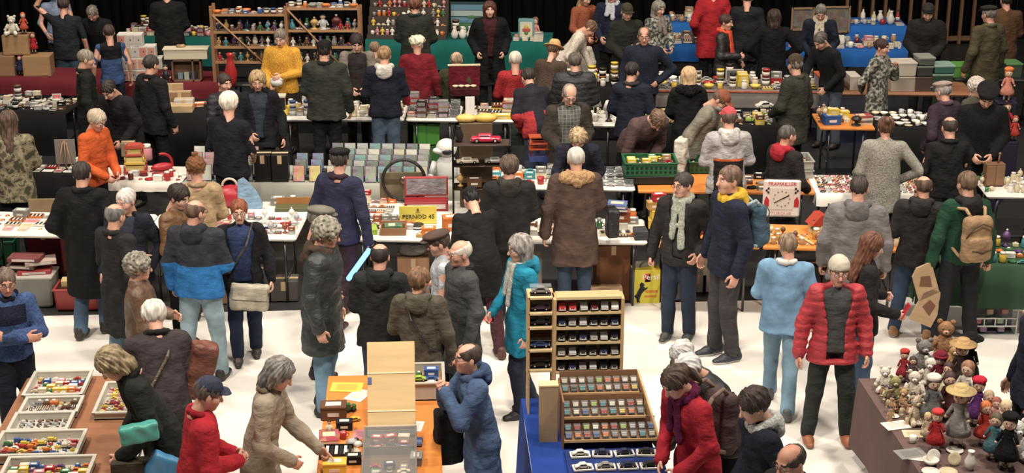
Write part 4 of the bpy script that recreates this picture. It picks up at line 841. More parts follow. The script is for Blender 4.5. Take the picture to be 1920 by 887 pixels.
        ms.append(M((206, 160, 130), 'plastic'))
    elif kind == 'stand': b.lathe([(.04, 0), (.04, .015), (.012, .03), (.012, .06), (.04, .09), (.045, .12), (.02, .155), (0, .165)], n=10); b.ball((0, 0, .175), .012, 2, 6, 4)
    elif kind == 'lamp': b.lathe([(.05, 0), (.03, .02), (.012, .05), (.02, .1), (.01, .16)], n=10, m=1); b.lathe([(.085, .15), (.045, .27), (.043, .27), (.082, .15)], n=14)
    elif kind == 'block': b.box((0, 0, .02), (.07, .05, .04), 0, .004); b.ball((0, 0, .045), (.02, .015, .012), 2, 6, 4)
    elif kind == 'bits': b.lathe([(.02, 0), (.024, .012), (.01, .022), (0, .024)], n=7); b.ball((.022, .01, .008), .011, 1, 6, 4); b.cyl((-.02, -.01, .006), (.03, -.02, .006), .005, .005, 5, 2)
    elif kind == 'ring':
        P_ = [(.03 * math.cos(a), .03 * math.sin(a), .008) for a in [i * math.pi / 5 for i in range(11)]]; b.tube(P_, .006, 5); b.ball((.03, 0, .012), .010, 1, 6, 4)
    elif kind == 'tray':
        b.box((0, 0, .005), (.3, .2, .01), 0)
        for x in (-1, 1): b.box((x * .147, 0, .025), (.006, .2, .05), 0); b.box((0, x * .097, .025), (.3, .006, .05), 0)
        for i in range(7): b.box((-.12 + .04 * i, 0, .028), (.026, .17, .03), 1 + i % 2)
    elif kind == 'cloth_bundle':
        b.ball((0, 0, .03), (.14, .1, .045), 0, 12, 6); b.ball((.05, .02, .055), (.08, .07, .03), 0, 10, 5); b.ball((-.06, -.02, .05), (.07, .06, .03), 0, 10, 5); ms = [M(c, 'cloth')]
    elif kind == 'sheet': b.box((0, 0, .002), (.2, .14, .004), 0); b.box((0, 0, .0045), (.13, .08, .001), 1); ms = [M(c, 'paper'), M(tuple(int(v * .88) for v in c), 'paper')]
    return b.mesh(kind), ms
_pm = {}
NITEM = [0]
def fit(lab):
    while lab and len(lab.split()) > 16 and ' the ' in lab: lab = lab.replace(' the ', ' ', 1)
    for a_, b_ in ((' the ', ' '), (' level of ', ' in '), (' from left, ', ' along, '), (' small ', ' ')):
        if lab and len(lab.split()) > 16: lab = lab.replace(a_, b_, 1)
    return lab
def plural(n): return n if n.endswith('s') else n + ('es' if n.endswith(('x', 'ch', 'sh')) else 's')
def put(kind, col, loc, rz=0.0, sc=1.0, label=None, cat=None, group=None, tilt=0.0, name=None, sz=None):
    key = (kind, col)
    if key not in _pm:
        me, ms = prof_mesh(kind, PAL[col])
        for m in ms: me.materials.append(m)
        _pm[key] = me
    nm = name or NM.get(kind, kind)
    o = bpy.data.objects.new(nm, _pm[key]); COL.objects.link(o)
    o.location = loc; o.rotation_euler = (tilt, 0, rz); o.scale = (sc, sc, sc) if sz is None else sz
    tag(o, fit(label), cat or nm.replace('_', ' '), group); NITEM[0] += 1
    return o
ORD = ['first', 'second', 'third', 'fourth', 'fifth', 'sixth', 'seventh', 'eighth', 'ninth', 'tenth', 'eleventh', 'twelfth', 'thirteenth', 'fourteenth', 'fifteenth', 'sixteenth', 'seventeenth', 'eighteenth', 'nineteenth', 'twentieth']
def nth(i): return ORD[i] if i < 20 else '%d%s' % (i + 1, {1: 'st', 2: 'nd', 3: 'rd'}.get((i + 1) % 10, 'th') if (i + 1) % 100 not in (11, 12, 13) else 'th')
def rown(j, n): return 'only' if n == 1 else ('front' if j == 0 else ('back' if j == n - 1 else nth(j)))
SIZE = dict(box=(.2, .14), gift=(.2, .14), cbox=(.36, .22), book=(.16, .22), case=(.135, .02), car=(.2, .08), bcar=(.23, .1), loco=(.22, .08), bowl=(.18, .18), plate=(.22, .22), cup=(.1, .1), vase=(.12, .12), bottle=(.08, .08), jar=(.09, .09),
            tin=(.1, .1), fig=(.09, .09), stand=(.09, .09), lamp=(.17, .17), block=(.07, .06), bits=(.06, .05), ring=(.07, .07), tray=(.3, .2), cloth_bundle=(.28, .2), sheet=(.2, .14), frame=(.25, .17))
HT = dict(box=.116, gift=.116, book=.03, cbox=.16, tray=.045, bcar=.092, tin=.118)
def tpt(key, u, v, dz=0.0):
    A, U_, V_, L, D, z, rz = TB[key]; p = A + U_ * u + V_ * v; return Vector((p.x, p.y, z + dz))
def fill(key, u0, u1, v0, v1, nu, nv, kinds, cols, place, sc=1.0, rz=0.0, jit=.3, stack=0, skip=0.0):
    A, U_, V_, L, D, z, trz = TB[key]; u0 = u0 * L; u1 = u1 * L; cell = (u1 - u0) / nu, (v1 - v0) * D / nv
    grp = {}
    for j in range(nv):
        i_ = 0
        for i in range(nu):
            if RND.random() < skip: continue
            k = RND.choice(kinds); c = RND.choice(cols); a, b_ = SIZE[k]; s = min(sc * RND.uniform(.85, 1.15), cell[0] * .96 / a, cell[1] * .96 / b_ if b_ > .05 else 9)
            u = u0 + cell[0] * (i + .5) + jit * max(0, cell[0] - a * s) * RND.uniform(-.5, .5); v = D * v0 + cell[1] * (j + .5) + jit * max(0, cell[1] - b_ * s) * RND.uniform(-.5, .5)
            r_ = trz + rz + (RND.uniform(-.25, .25) * jit); r_ += math.pi if k in ('car', 'bcar') and RND.random() < .5 else 0
            if k in ('fig',): r_ = trz + RND.uniform(-.5, .5)
            nm = NM.get(k, k).replace('_', ' '); lab = '%s %s, %s from left, %s row %s' % (c, nm, nth(i_), rown(j, nv), place)
            put(k, c, tpt(key, u, v, .001), r_, s, lab, None, '%s %s' % (plural(nm), place)); i_ += 1
            if stack and k in HT:
                h_ = HT[k] * s
                for q in range(RND.randint(0, stack)):
                    c2 = RND.choice(cols); s2 = s * RND.uniform(.9, 1.0)
                    put(k, c2, tpt(key, u, v, .001 + h_ + .0005), r_ + RND.uniform(-.08, .08), s2, '%s %s, %s level of %s stack, %s row %s' % (c2, nm, nth(q + 1), nth(i_ - 1), rown(j, nv), place), None, 'stacked %s %s' % (plural(nm), place))
                    h_ += HT[k] * s2
ALLC = list(PAL); MUTE = ['white', 'cream', 'grey', 'brown', 'tan', 'black', 'silver', 'gold', 'rust']; BRT = ['red', 'yellow', 'blue', 'white', 'orange', 'green', 'cream', 'pink']
def V3(px, py, Y):
    d = _fw + _rt * ((px - 960) / FPX) - _up * ((py - 443.5) / FPX); t = Y / d.y; return Vector((d.x * t, Y, CAM_H + d.z * t))
def TT(px, py, key=None, z=.75):
    "table-top point under a pixel"
    p = U(px, py, z if key is None else TB[key][5]); return p

# ---- trays of small toys, left foreground
def crate(loc, w_, d_, h_, m, label, name='plastic_tray', rz=0.0, slat=False, cat='tray', group=None, wall=.012, rim=True):
    t = empty(name, loc, rz); tag(t, label, cat, group)
    b = MB(); b.box((0, 0, .006), (w_, d_, .012), 0)
    for x in (-1, 1):
        b.box((x * (w_ / 2 - wall / 2), 0, h_ / 2), (wall, d_, h_), 0); b.box((0, x * (d_ / 2 - wall / 2), h_ / 2), (w_ - 2 * wall, wall, h_), 0)
        if slat:
            n = int(w_ / .05)
            for i in range(n):
                for zz in (.3, .62): b.box((-w_ / 2 + (i + .5) * w_ / n, x * d_ / 2, h_ * zz), (w_ / n * .55, .004, h_ * .2), 1)
    b.build('crate_body', [m, M((14, 40, 26), 'plastic')], t)
    if rim:
        b = MB()
        for x in (-1, 1): b.box((x * (w_ / 2), 0, h_ - .006), (.028, d_ + .028, .014), 0, .003); b.box((0, x * (d_ / 2), h_ - .006), (w_ + .028, .028, .0142), 0, .003)
        b.build('rim', m, t)
    return t
TRAYM = M((196, 192, 178), 'plastic')
def toys_in(loc, w_, d_, n, kinds, cols, place, sc=.5, z=.014):
    nx = max(1, int(math.sqrt(n * w_ / d_) + .5)); ny = max(1, int(n / nx + .5)); k_ = 0
    for j in range(ny):
        for i in range(nx):
            k = RND.choice(kinds); c = RND.choice(cols); a, b_ = SIZE[k]; cw, ch = (w_ - .05) / nx, (d_ - .05) / ny; s = min(sc * RND.uniform(.8, 1.25), cw * 1.12 / a, ch * 1.3 / b_ if b_ > .03 else 9)
            nm = NM.get(k, k).replace('_', ' '); r_ = RND.uniform(-.35, .35) * (1 if cw > a * s * 1.1 else .2)
            put(k, c, (loc[0] - w_ / 2 + .025 + cw * (i + .5), loc[1] - d_ / 2 + .025 + ch * (j + .5), loc[2] + z), r_, s, '%s %s, %s from left, %s row %s' % (c, nm, nth(i), rown(j, ny), place), None, '%s %s' % (plural(nm), place)); k_ += 1
for i, (x, y, w_, d_, h_, z, kinds, cols, n, nm) in enumerate([
    (-2.99, 12.16, .46, .46, .075, .75, ['car', 'bits', 'block', 'box'], BRT, 22, 'farthest'), (-2.96, 11.76, .44, .28, .065, .75, ['bits', 'block', 'tray'], ['orange', 'brown', 'gold', 'cream', 'grey'], 16, 'second farthest'),
    (-2.97, 11.44, .44, .30, .075, .75, ['bits'], ['grey', 'silver', 'brown'], 10, 'nearly empty'), (-2.90, 11.04, .62, .40, .085, .75, ['car', 'bits', 'block', 'loco'], BRT, 24, 'long middle'),
    (-2.75, 10.60, .62, .40, .085, .75, ['car', 'bits', 'block', 'box'], BRT + ['purple'], 26, 'second nearest'), (-2.76, 10.15, .66, .42, .09, .75, ['car', 'bits', 'block'], BRT + ['turquoise', 'purple'], 34, 'nearest'),
    (-2.46, 11.86, .27, .58, .07, .75, ['car', 'bits', 'block'], ['yellow', 'pink', 'white', 'red', 'cream'], 24, 'narrow right')]):
    crate((x, y, z), w_, d_, h_, TRAYM, '%s pale plastic tray on the brown table' % nm, group='pale trays on the brown table')
    toys_in((x, y, z), w_, d_, int(n * 2.1), kinds, cols, 'in the %s tray' % nm, .5 if 'bits' not in kinds[:1] else .9)
put('sheet', 'yellow', (-3.1, 10.62, .752), .2, .8, 'yellow card at the left end of the brown table', 'card')

# ---- orange table, middle foreground
def at(px, py, z=.75): return U(px, py, z)
put('sheet', 'yellow', at(650, 727) + Vector((0, 0, .001)), -.1, 1.3, 'bright yellow price card on the orange table', 'card')
put('sheet', 'white', at(672, 742) + Vector((0, 0, .001)), 1.1, 1.1, 'white paper beside the yellow card on the orange table', 'paper')
for k, c, px, py, r_, s, lab in [('box', 'brown', 626, 782, 0, 1.0, 'dark brown tin with a lid near the left edge of the orange table'), ('bits', 'maroon', 634, 762, 0, 2.2, 'small maroon trinket behind the dark brown tin'),
    ('loco', 'green', 652, 772, .2, .62, 'green toy truck right of the dark brown tin'), ('box', 'black', 646, 804, 0, .62, 'little black box on the orange table'), ('car', 'yellow', 664, 790, .4, .5, 'pale yellow toy car beside the green truck'),
    ('book', 'red', 617, 822, .05, .95, 'red booklet at the left edge of the orange table'), ('fig', 'white', 618, 812, 0, .55, 'white figure lying over the red booklet'), ('cup', 'red', 644, 823, 0, .7, 'red cup right of the red booklet'),
    ('sheet', 'pink', 676, 815, 1.5, .8, 'faded pink sheet beside the glass case'), ('bits', 'silver', 660, 833, .4, 2.0, 'silver trinkets near the glass case'), ('bits', 'white', 672, 836, .8, 1.6, 'white trinkets touching the glass case'),
    ('tray', 'black', 631, 852, 0, .85, 'black-rimmed tray of pale pieces on the orange table'), ('box', 'yellow', 628, 886, 0, .85, 'bright yellow box at the bottom of the orange table'), ('box', 'black', 662, 868, 0, .6, 'black box with a wire beside the yellow box'),
    ('book', 'cream', 664, 852, .3, .6, 'cream booklet on the orange table'), ('car', 'blue', 786, 832, 1.5, .6, 'blue toy car on the right strip of the orange table'), ('sheet', 'white', 778, 800, 1.4, .9, 'white leaflet on the right strip of the orange table'),
    ('box', 'grey', 781, 868, 1.5, .6, 'grey box on the right strip of the orange table')]:
    put(k, c, at(px, py) + Vector((0, 0, .001)), r_, s, lab)
t = empty('glass_case', (-.27, 10.62, .75)); tag(t, 'brown glass-topped case of tins and models under the pale wooden lid', 'display case')
b = MB(); b.box((0, 0, .01), (.40, 1.0, .02), 0)
for x in (-1, 1): b.box((x * .195, 0, .05), (.012, 1.0, .10), 0); b.box((0, x * .495, .05), (.40, .012, .10), 0)
b.box((0, .18, .05), (.39, .01, .08), 0); b.build('case_body', M((96, 62, 42), 'wood'), t)
b = MB(); b.box((0, 0, .112), (.40, 1.0, .004)); b.build('glass_top', M((214, 220, 220), 'glass'), t)
toys_in((-.27, 10.4, .775), .36, .5, 14, ['car', 'tin', 'book', 'box'], ['navy', 'brown', 'red', 'cream', 'green'], 'in the glass case front', .4, 0)
toys_in((-.27, 10.93, .775), .36, .32, 10, ['car', 'book', 'box'], ['blue', 'red', 'cream', 'black'], 'in the glass case back', .4, 0)
p0 = Vector((-.26, 11.12, .80)); X = Matrix.Translation(p0) @ Matrix.Rotation(R(-38), 4, 'X')
t = empty('raised_cover', (0, 0, 0)); t.matrix_world = X; tag(t, 'large pale wooden cover tilted up in the middle of the orange table', 'cover')
b = MB(); b.box((0, 0, .36), (.37, .05, .70), 0, .004); b.build('board', M((204, 170, 112), 'wood'), t)
b = MB()
for z_ in (.16, .46): b.box((0, -.027, z_), (.365, .006, .012), 0)
b.build('batten', M((226, 204, 156), 'wood'), t)
b = MB(); b.box((0, .0, -.012), (.375, .055, .045), 0, .003); b.build('edge_strip', M((34, 54, 40), 'plastic'), t)
b = MB(); b.box((-.165, -.028, .40), (.03, .004, .055), 0); b.build('latch', M((92, 96, 140), 'metal'), t)
crate((-.10, 11.98, .75), .50, .40, .16, M((176, 170, 156), 'plastic'), 'grey plastic crate of toys behind the pale wooden lid', 'plastic_crate', cat='crate')
toys_in((-.10, 11.98, .84), .46, .36, 12, ['block', 'car', 'box'], ['blue', 'lime', 'white', 'tan', 'green'], 'in the grey crate behind the lid', .6, 0)
b = MB(); b.box((-.10, 11.98, .80), (.47, .37, .07)); tag(b.build('cardboard_insert', M(PAL['tan'], 'card')), 'cardboard insert under the toys in the grey crate', 'cardboard')

# ---- model car rack on the blue table
PINE, PINE2, OAK = M((206, 166, 112), 'wood'), M((226, 196, 140), 'wood'), M((140, 98, 66), 'wood')
rk = empty('display_rack', (1.27, 11.45, .75)); tag(rk, 'tall pine rack with five shelves of dark model cars', 'display rack')
b = MB(); 
for s in (-1, 1): b.box((s * .262, .02, .50), (.024, .16, 1.0), 0)
b.build('upright', PINE, rk); b = MB(); b.box((0, .095, .70), (.50, .01, .62)); b.build('backing', M((196, 192, 182), 'card'), rk)
for i in range(6):
    z_ = .385 + .124 * i; b = MB(); b.box((0, .02, z_), (.50, .15, .012), 0); b.box((0, -.056, z_ + .004), (.50, .006, .022), 1); b.build('shelf', [PINE, PINE2], rk)
for r_ in range(5):
    for i in range(6):
        c = ['black', 'grey', 'black', 'navy', 'silver'][(i * 3 + r_) % 5] if r_ < 4 else RND.choice(['red', 'white', 'red', 'silver', 'maroon']); 
        if r_ < 4 and RND.random() < .15: c = 'lime' if r_ == 0 and i == 5 else 'black'
        put('car', c, (1.27 - .205 + .082 * i, 11.445, 1.142 + .124 * r_), R(-90) + RND.uniform(-.1, .1), .62, '%s model car, %s from left on the %s shelf of the pine rack' % (c, nth(i), ['bottom', 'second lowest', 'middle', 'second highest', 'top'][r_]), 'toy car', 'model cars on the pine rack', sz=(.55, .72, .95))
for i in range(6):
    for r_ in range(5):
        if r_ == 4: continue
        pass
sc_ = empty('stepped_case', (1.335, 10.9, .75)); tag(sc_, 'brown stepped case with three tiers of small model cars', 'display case')
tiers = [(11.13, .34, .60), (10.97, .215, .63), (10.83, .09, .70)]
b = MB(); b.prism([(-.3, 0), (.35, 0), (.30, .46), (-.3, .46)], .36, .372); b.build('back_board', OAK, sc_)
for (yy, zz, ww) in tiers:
    b = MB(); x0 = -.30; b.box((x0 + ww / 2, yy - 10.9 + .05, zz), (ww, .15, .012), 0); b.box((x0 + ww / 2, yy - 10.9 - .026, zz - .002), (ww, .008, .02), 1); b.build('tier', [OAK, PINE], sc_)
    b = MB(); b.box((x0 + ww / 2, yy - 10.9 + .13, zz + .06), (ww, .01, .12), 0); b.build('riser', OAK, sc_)
b = MB(); b.box((-.306, .15, .2), (.012, .45, .4)); b.build('side_panel', OAK, sc_)
b = MB(); b.add([(.30, .36, .46), (.31, .36, 0), (.41, -.12, 0), (.41, -.12, .10), (.315, .36, .46), (.325, .36, 0), (.425, -.12, 0), (.425, -.12, .10)], [(0, 1, 2, 3), (7, 6, 5, 4), (0, 3, 7, 4), (2, 1, 5, 6), (1, 0, 4, 5), (3, 2, 6, 7)]); b.build('side_panel', PINE, sc_)
CC = ['silver', 'black', 'grey', 'white', 'red', 'lime', 'blue', 'silver', 'yellow', 'black', 'orange', 'cream', 'turquoise', 'white', 'grey']
for ti, (yy, zz, ww) in enumerate(tiers):
    for row in range(2):
        n = 9 if ti < 2 else 10
        for i in range(n):
            c = RND.choice(CC); x = 1.335 - .30 + (i + .5) * ww / n
            put('bcar', c, (x, yy + .015 + row * .062, .75 + zz + .013 + row * .034), R(-90), 1, '%s boxed car, %s from left, %s row on the %s tier' % (c, nth(i), ['front', 'back'][row], ['top', 'middle', 'bottom'][ti]), 'toy car', 'small cars on the brown stepped case', sz=(.24, .5, .40), name='boxed_toy_car')
t = empty('cube_shelf', (.905, 11.55, .75)); tag(t, 'narrow pine shelf of four compartments left of the model car rack', 'shelf')
b = MB()
for x in (-.095, .095): b.box((x, 0, .5), (.014, .2, 1.0))
b.build('side_panel', PINE, t)
for z_ in (.38, .55, .74, .86, .99): b = MB(); b.box((0, 0, z_), (.19, .2, .016)); b.build('shelf', PINE2, t)
b = MB(); b.box((0, .098, .68), (.19, .006, .62)); b.build('back_board', OAK, t)
for i, (z_, c, k) in enumerate([(1.76, 'grey', 'bcar'), (1.50, 'navy', 'bcar'), (1.62, 'purple', 'bcar'), (1.14, 'black', 'bcar'), (1.31, 'blue', 'bcar')]):
    put(k, c, (.905, 11.52, z_ if z_ > 1.7 else z_), 0, .72, '%s plastic-wrapped model in the narrow pine shelf, %s from top' % (c, nth([0, 2, 1, 4, 3][i])), 'toy car', 'wrapped models in the narrow pine shelf')
t = empty('narrow_box', at(1022, 860, .80) * 1.0); t.location = (.93, 11.0, .75); tag(t, 'tall narrow pale wooden box left of the stepped case', 'box')
b = MB(); b.box((0, 0, .235), (.14, .09, .47), 0, .004); b.build('box_body', M((176, 146, 104), 'wood'), t); b = MB(); b.box((0, 0, .476), (.145, .095, .012), 0); b.build('lid', PINE2, t)
for j in range(3):
    for i in range(4):
        x = 1.14 + i * .165; y = 10.66 - j * .21
        if j == 0 and i == 0 or j < 3:
            c = RND.choice(['black', 'grey', 'navy', 'black', 'white'])
            put('frame', c, (x, y, .795 - .0 + (.0)), RND.uniform(-.12, .12), .58, '%s framed model car, %s from left, %s row on the blue cloth' % (c, nth(i), ['back', 'middle', 'front'][j]), 'toy car', 'framed model cars on the blue cloth')
b = MB(); b.box((1.39, 10.42, .776), (.72, .70, .022)); tag(b.build('display_board', M((28, 50, 116), 'cloth')), 'blue-covered board under the framed model cars', 'board')

# ---- dolls and plush toys on the brown cloth
def doll(loc, h, dress, hair_c, hatk=None, hat_c=None, rz=0.0, label='', skin_c=(214, 176, 150), seated=False, grp=None, arms_c=None):
    t = empty('doll', loc, rz); tag(t, label, 'doll', grp); t.scale = (h / .42,) * 3
    b = MB(); z0 = .10 if not seated else .0
    n = 16; prof = [(.095, z0), (.085, z0 + .05), (.05, z0 + .12), (.034, z0 + .155), (.045, z0 + .20), (.03, z0 + .225)]
    b.lathe(prof, n=n); 
    for i in range(n): pass
    b.build('dress', M(dress, 'cloth'), t)
    b = MB(); b.ball((0, 0, z0 + .275), (.048, .05, .056), 0, 14, 10); b.ball((0, -.05, z0 + .27), .006, 0, 6, 4); b.cyl((0, 0, z0 + .215), (0, 0, z0 + .24), .016, .016, 8)
    for s in (-1, 1): b.ball((s * .017, -.044, z0 + .283), (.006, .006, .007), 1, 6, 4)
    b.box((0, -.0475, z0 + .252), (.016, .004, .004), 2); b.build('head', [M(skin_c, 'china'), M((40, 30, 30), 'plastic'), M((170, 60, 60), 'plastic')], t)
    b = MB(); b.ball((0, .012, z0 + .29), (.056, .055, .056), 0, 12, 8); b.ball((0, .035, z0 + .25), (.05, .03, .06), 0, 10, 6); b.build('hair', M(hair_c, 'hair'), t)
    for s in (-1, 1):
        b = MB(); b.cyl((s * .038, 0, z0 + .205), (s * .075, -.035, z0 + .13), .017, .013, 8, 0); b.ball((s * .078, -.038, z0 + .122), .013, 1, 8, 6); b.build('arm', [M(arms_c or dress, 'cloth'), M(skin_c, 'china')], t)
        b = MB()
        if seated: b.cyl((s * .03, -.04, .025), (s * .045, -.15, .02), .018, .015, 8, 0); b.ball((s * .046, -.158, .024), (.018, .024, .022), 1, 8, 6)
        else: b.cyl((s * .03, 0, .11), (s * .03, 0, .02), .014, .012, 8, 0); b.ball((s * .03, -.01, .013), (.016, .028, .014), 1, 8, 6)
        b.build('leg', [M((220, 214, 204), 'cloth'), M((40, 34, 34), 'leather')], t)
    if hatk:
        b = MB()
        if hatk == 'brim': b.lathe([(.105, 0), (.105, .004), (.05, .012), (.046, .045), (.0, .052)], (0, 0, z0 + .315), 16)
        elif hatk == 'bonnet': b.ball((0, .01, z0 + .30), (.066, .06, .062), 0, 14, 8); b.lathe([(.066, 0), (.076, .01), (.06, .016)], (0, -.0, z0 + .30), 14)
        else: b.ball((0, .01, z0 + .325), (.064, .064, .034), 0, 14, 8)
        b.build('hat', M(hat_c, 'cloth'), t)
    return t
def teddy(loc, h, c, rz=0.0, label='', grp=None, c2=None):
    t = empty('teddy_bear', loc, rz); tag(t, label, 'plush toy', grp); t.scale = (h / .34,) * 3; m = M(c, 'fur'); m2 = M(c2 or tuple(min(255, v + 40) for v in c), 'fur')
    b = MB(); b.ball((0, 0, .10), (.078, .068, .10), 0, 14, 10); b.build('body', m, t)
    b = MB(); b.ball((0, -.005, .245), (.066, .06, .06), 0, 14, 10); b.ball((0, -.055, .23), (.028, .028, .022), 1, 10, 6); b.ball((0, -.082, .236), .008, 2, 6, 4)
    for s in (-1, 1): b.ball((s * .052, 0, .30), (.024, .014, .024), 0, 8, 6); b.ball((s * .024, -.056, .256), .006, 2, 6, 4)
    b.build('head', [m, m2, M((30, 26, 26), 'plastic')], t)
    for s in (-1, 1):
        b = MB(); b.cyl((s * .06, -.01, .165), (s * .105, -.05, .09), .028, .024, 8); b.ball((s * .106, -.052, .085), .027, 0, 8, 6); b.build('arm', m, t)
        b = MB(); b.cyl((s * .045, -.03, .04), (s * .075, -.14, .035), .036, .032, 8); b.ball((s * .078, -.148, .042), (.034, .02, .04), 1, 8, 6); b.build('leg', [m, m2], t)
    return t
DZ = TB['fb'][5] + .001
def dp(px, py): p = U(px, py, DZ); return p
G1 = 'dolls and plush toys on the brown cloth'
for a in [(1769, 668, .36, (150, 108, 74), 'large brown teddy bear at the far end of the doll table'), (1728, 700, .34, (120, 116, 112), 'grey plush donkey left of the brown teddy bear'),
          (1742, 722, .27, (206, 198, 184), 'white plush toy in front of the grey donkey'), (1712, 748, .27, (208, 196, 180), 'plump white plush toy in the middle of the doll heap'), (1657, 730, .22, (212, 204, 190), 'small white plush toy at the far left corner'),
          (1676, 752, .24, (146, 140, 92), 'olive-green plush frog near the left edge of the cloth'), (1786, 690, .22, (176, 136, 92), 'small tan teddy right of the large brown teddy bear'), (1716, 790, .24, (196, 176, 150), 'cream plush toy beside the grey-dressed doll'),
          (1693, 762, .17, (190, 150, 104), 'little honey-coloured plush toy among carved figures'), (1900, 858, .34, (206, 204, 200), 'white plush toy in the bottom right corner')]:
    teddy(dp(a[0], a[1]), a[2], a[3], RND.uniform(-.6, .1), a[4])
for a in [(1692, 716, .27, (150, 40, 44), (120, 70, 50), 'beret', (184, 50, 44), 'small doll in a red hat at the far left of the heap'), (1708, 722, .24, (90, 70, 80), (60, 40, 36), None, None, 'small dark-haired doll behind the white plush'),
          (1757, 742, .36, (110, 24, 40), (70, 30, 30), 'bonnet', (120, 26, 44), 'doll in a crimson dress and bonnet'), (1797, 738, .44, (60, 46, 44), (40, 30, 28), 'brim', (190, 150, 96), 'dark doll under a straw boater'),
          (1812, 722, .42, (24, 22, 24), (22, 20, 22), 'brim', (20, 20, 22), 'black-robed doll in a wide black hat'), (1806, 774, .42, (206, 198, 184), (150, 104, 76), None, None, 'brown-haired doll in a white dress'),
          (1744, 798, .40, (96, 98, 98), (60, 44, 40), 'beret', (214, 208, 196), 'doll in a grey dress with a white cap'), (1774, 786, .38, (80, 36, 34), (70, 44, 36), None, None, 'doll in a dark brown dress behind the straw hat'),
          (1772, 752, .32, (196, 196, 150), (70, 40, 34), None, None, 'doll in a pale green dress beside the crimson bonnet'), (1792, 836, .46, (146, 142, 138), (176, 110, 70), 'brim', (204, 176, 116), 'tall doll in a striped grey dress and straw hat'),
          (1828, 798, .38, (90, 40, 110), (60, 30, 30), 'beret', (196, 30, 56), 'doll in purple with a bright red beret'), (1848, 808, .32, (190, 160, 150), (176, 150, 116), None, None, 'blond doll right of the red beret'),
          (1862, 816, .30, (206, 150, 150), (150, 80, 60), None, None, 'small pink-dressed doll near the right edge'), (1879, 832, .34, (214, 196, 180), (214, 190, 150), None, None, 'pale blonde doll at the right edge of the heap'),
          (1752, 846, .32, (176, 34, 40), (200, 160, 120), 'beret', (214, 60, 60), 'doll in a red dress and red-white cap at the front'), (1842, 834, .34, (180, 50, 40), (214, 110, 50), None, None, 'orange-haired doll in front of the red beret'),
          (1736, 826, .22, (196, 176, 140), (206, 176, 120), None, None, 'small blond doll left of the red-dressed doll'), (1884, 880, .42, (20, 20, 22), (24, 22, 22), 'beret', (22, 22, 24), 'black-clothed doll at the bottom right corner'),
          (1860, 862, .36, (70, 110, 120), (90, 80, 60), None, None, 'doll in a blue-green dress near the bottom right')]:
    doll(dp(a[0], a[1]), a[2], a[3], a[4], a[5], a[6], RND.uniform(-.7, .1), a[7])
for i, (px, py) in enumerate([(1653, 742), (1660, 750), (1668, 758), (1673, 766), (1680, 772), (1671, 775), (1690, 778), (1697, 770), (1704, 786), (1700, 796), (1668, 790), (1710, 770)]):
    c = RND.choice(['tan', 'gold', 'cream', 'brown']); put('fig', c, dp(px, py), RND.uniform(-1, 1), .5 + .15 * (i % 3), 'small carved %s figurine, %s from the left edge of the brown cloth' % (c, nth(i)), 'figurine', 'carved figurines along the left edge')
for k, c, px, py, r_, s, lab in [('sheet', 'white', 1680, 798, .2, 1.0, 'white embroidered doily on the brown cloth, farthest'), ('plate', 'white', 1676, 781, 0, .4, 'small white saucer beside the figurines'), ('bowl', 'white', 1722, 798, 0, .55, 'white lidded dish between doily and dolls'),
    ('sheet', 'cream', 1715, 814, -.1, .9, 'cream framed card under the small white jug'), ('cup', 'white', 1711, 830, 0, .7, 'small white jug in front of the cream card'), ('sheet', 'grey', 1708, 851, .2, 1.1, 'pile of pale blue doilies on the brown cloth'), ('sheet', 'white', 1722, 858, -.4, .8, 'white doily in front of the pale blue ones'),
    ('bowl', 'white', 1744, 872, 0, .7, 'white bowl between the two standing plates'), ('plate', 'white', 1745, 886, 0, .62, 'white oval plate at the bottom of the brown cloth'), ('plate', 'cream', 1778, 886, 0, .62, 'second white plate at the bottom of the cloth'), ('vase', 'white', 1818, 880, 0, .75, 'white vase right of the plates'), ('plate', 'white', 1790, 846, 0, .6, 'white saucer in front of the tall straw-hatted doll')]:
    put(k, c, dp(px, py), r_, s, lab)
for px, py, lab in [(1749, 866, 'white picture plate standing upright, left one'), (1788, 872, 'pinkish picture plate standing upright, right one')]:
    put('plate', 'white' if px < 1760 else 'cream', dp(px, py) + Vector((0, 0, .052)), 0, .46, lab, tilt=R(70))

# ------------------------------------------------------------------ larger single wares
def thing(name, loc, rz, label, cat=None, group=None, X=None):
    t = empty(name, loc, rz)
    if X is not None: t.matrix_world = X
    return tag(t, label, cat or name.replace('_', ' '), group)
def txt(s_, size, c, parent, X, name='lettering', kind='paper'):
    o = mobj(name, text_mesh(s_, size), [M(c, kind)], parent); o.matrix_local = X; return o
FRONT = Matrix.Rotation(R(90), 4, 'X')
def simple(name, loc, rz, label, builder, mats, cat=None, group=None, X=None):
    b = MB(); builder(b); o = b.build(name, mats, None, loc, rz)
    if X is not None: o.matrix_world = X
    return tag(o, label, cat or name.replace('_', ' '), group)
def carton(px, py, z, w_, d_, h_, c, label, rz=0.0, name='cardboard_box', kind='card', flaps=True, loc=None):
    p = loc if loc is not None else U(px, py, z); p = Vector((p[0], p[1] + d_ / 2, z)); t = thing(name, p, rz, label, 'box')
    b = MB(); b.box((0, 0, h_ / 2), (w_, d_, h_), 0, .004); b.build('box_body', M(c, kind), t)
    b = MB(); b.box((0, 0, h_ + .002), (w_, .05, .003), 0); b.box((0, -d_ / 2 - .001, h_ - .05), (.05, .003, .10), 0); b.build('tape', M((190, 162, 120), 'paper'), t)
    return t
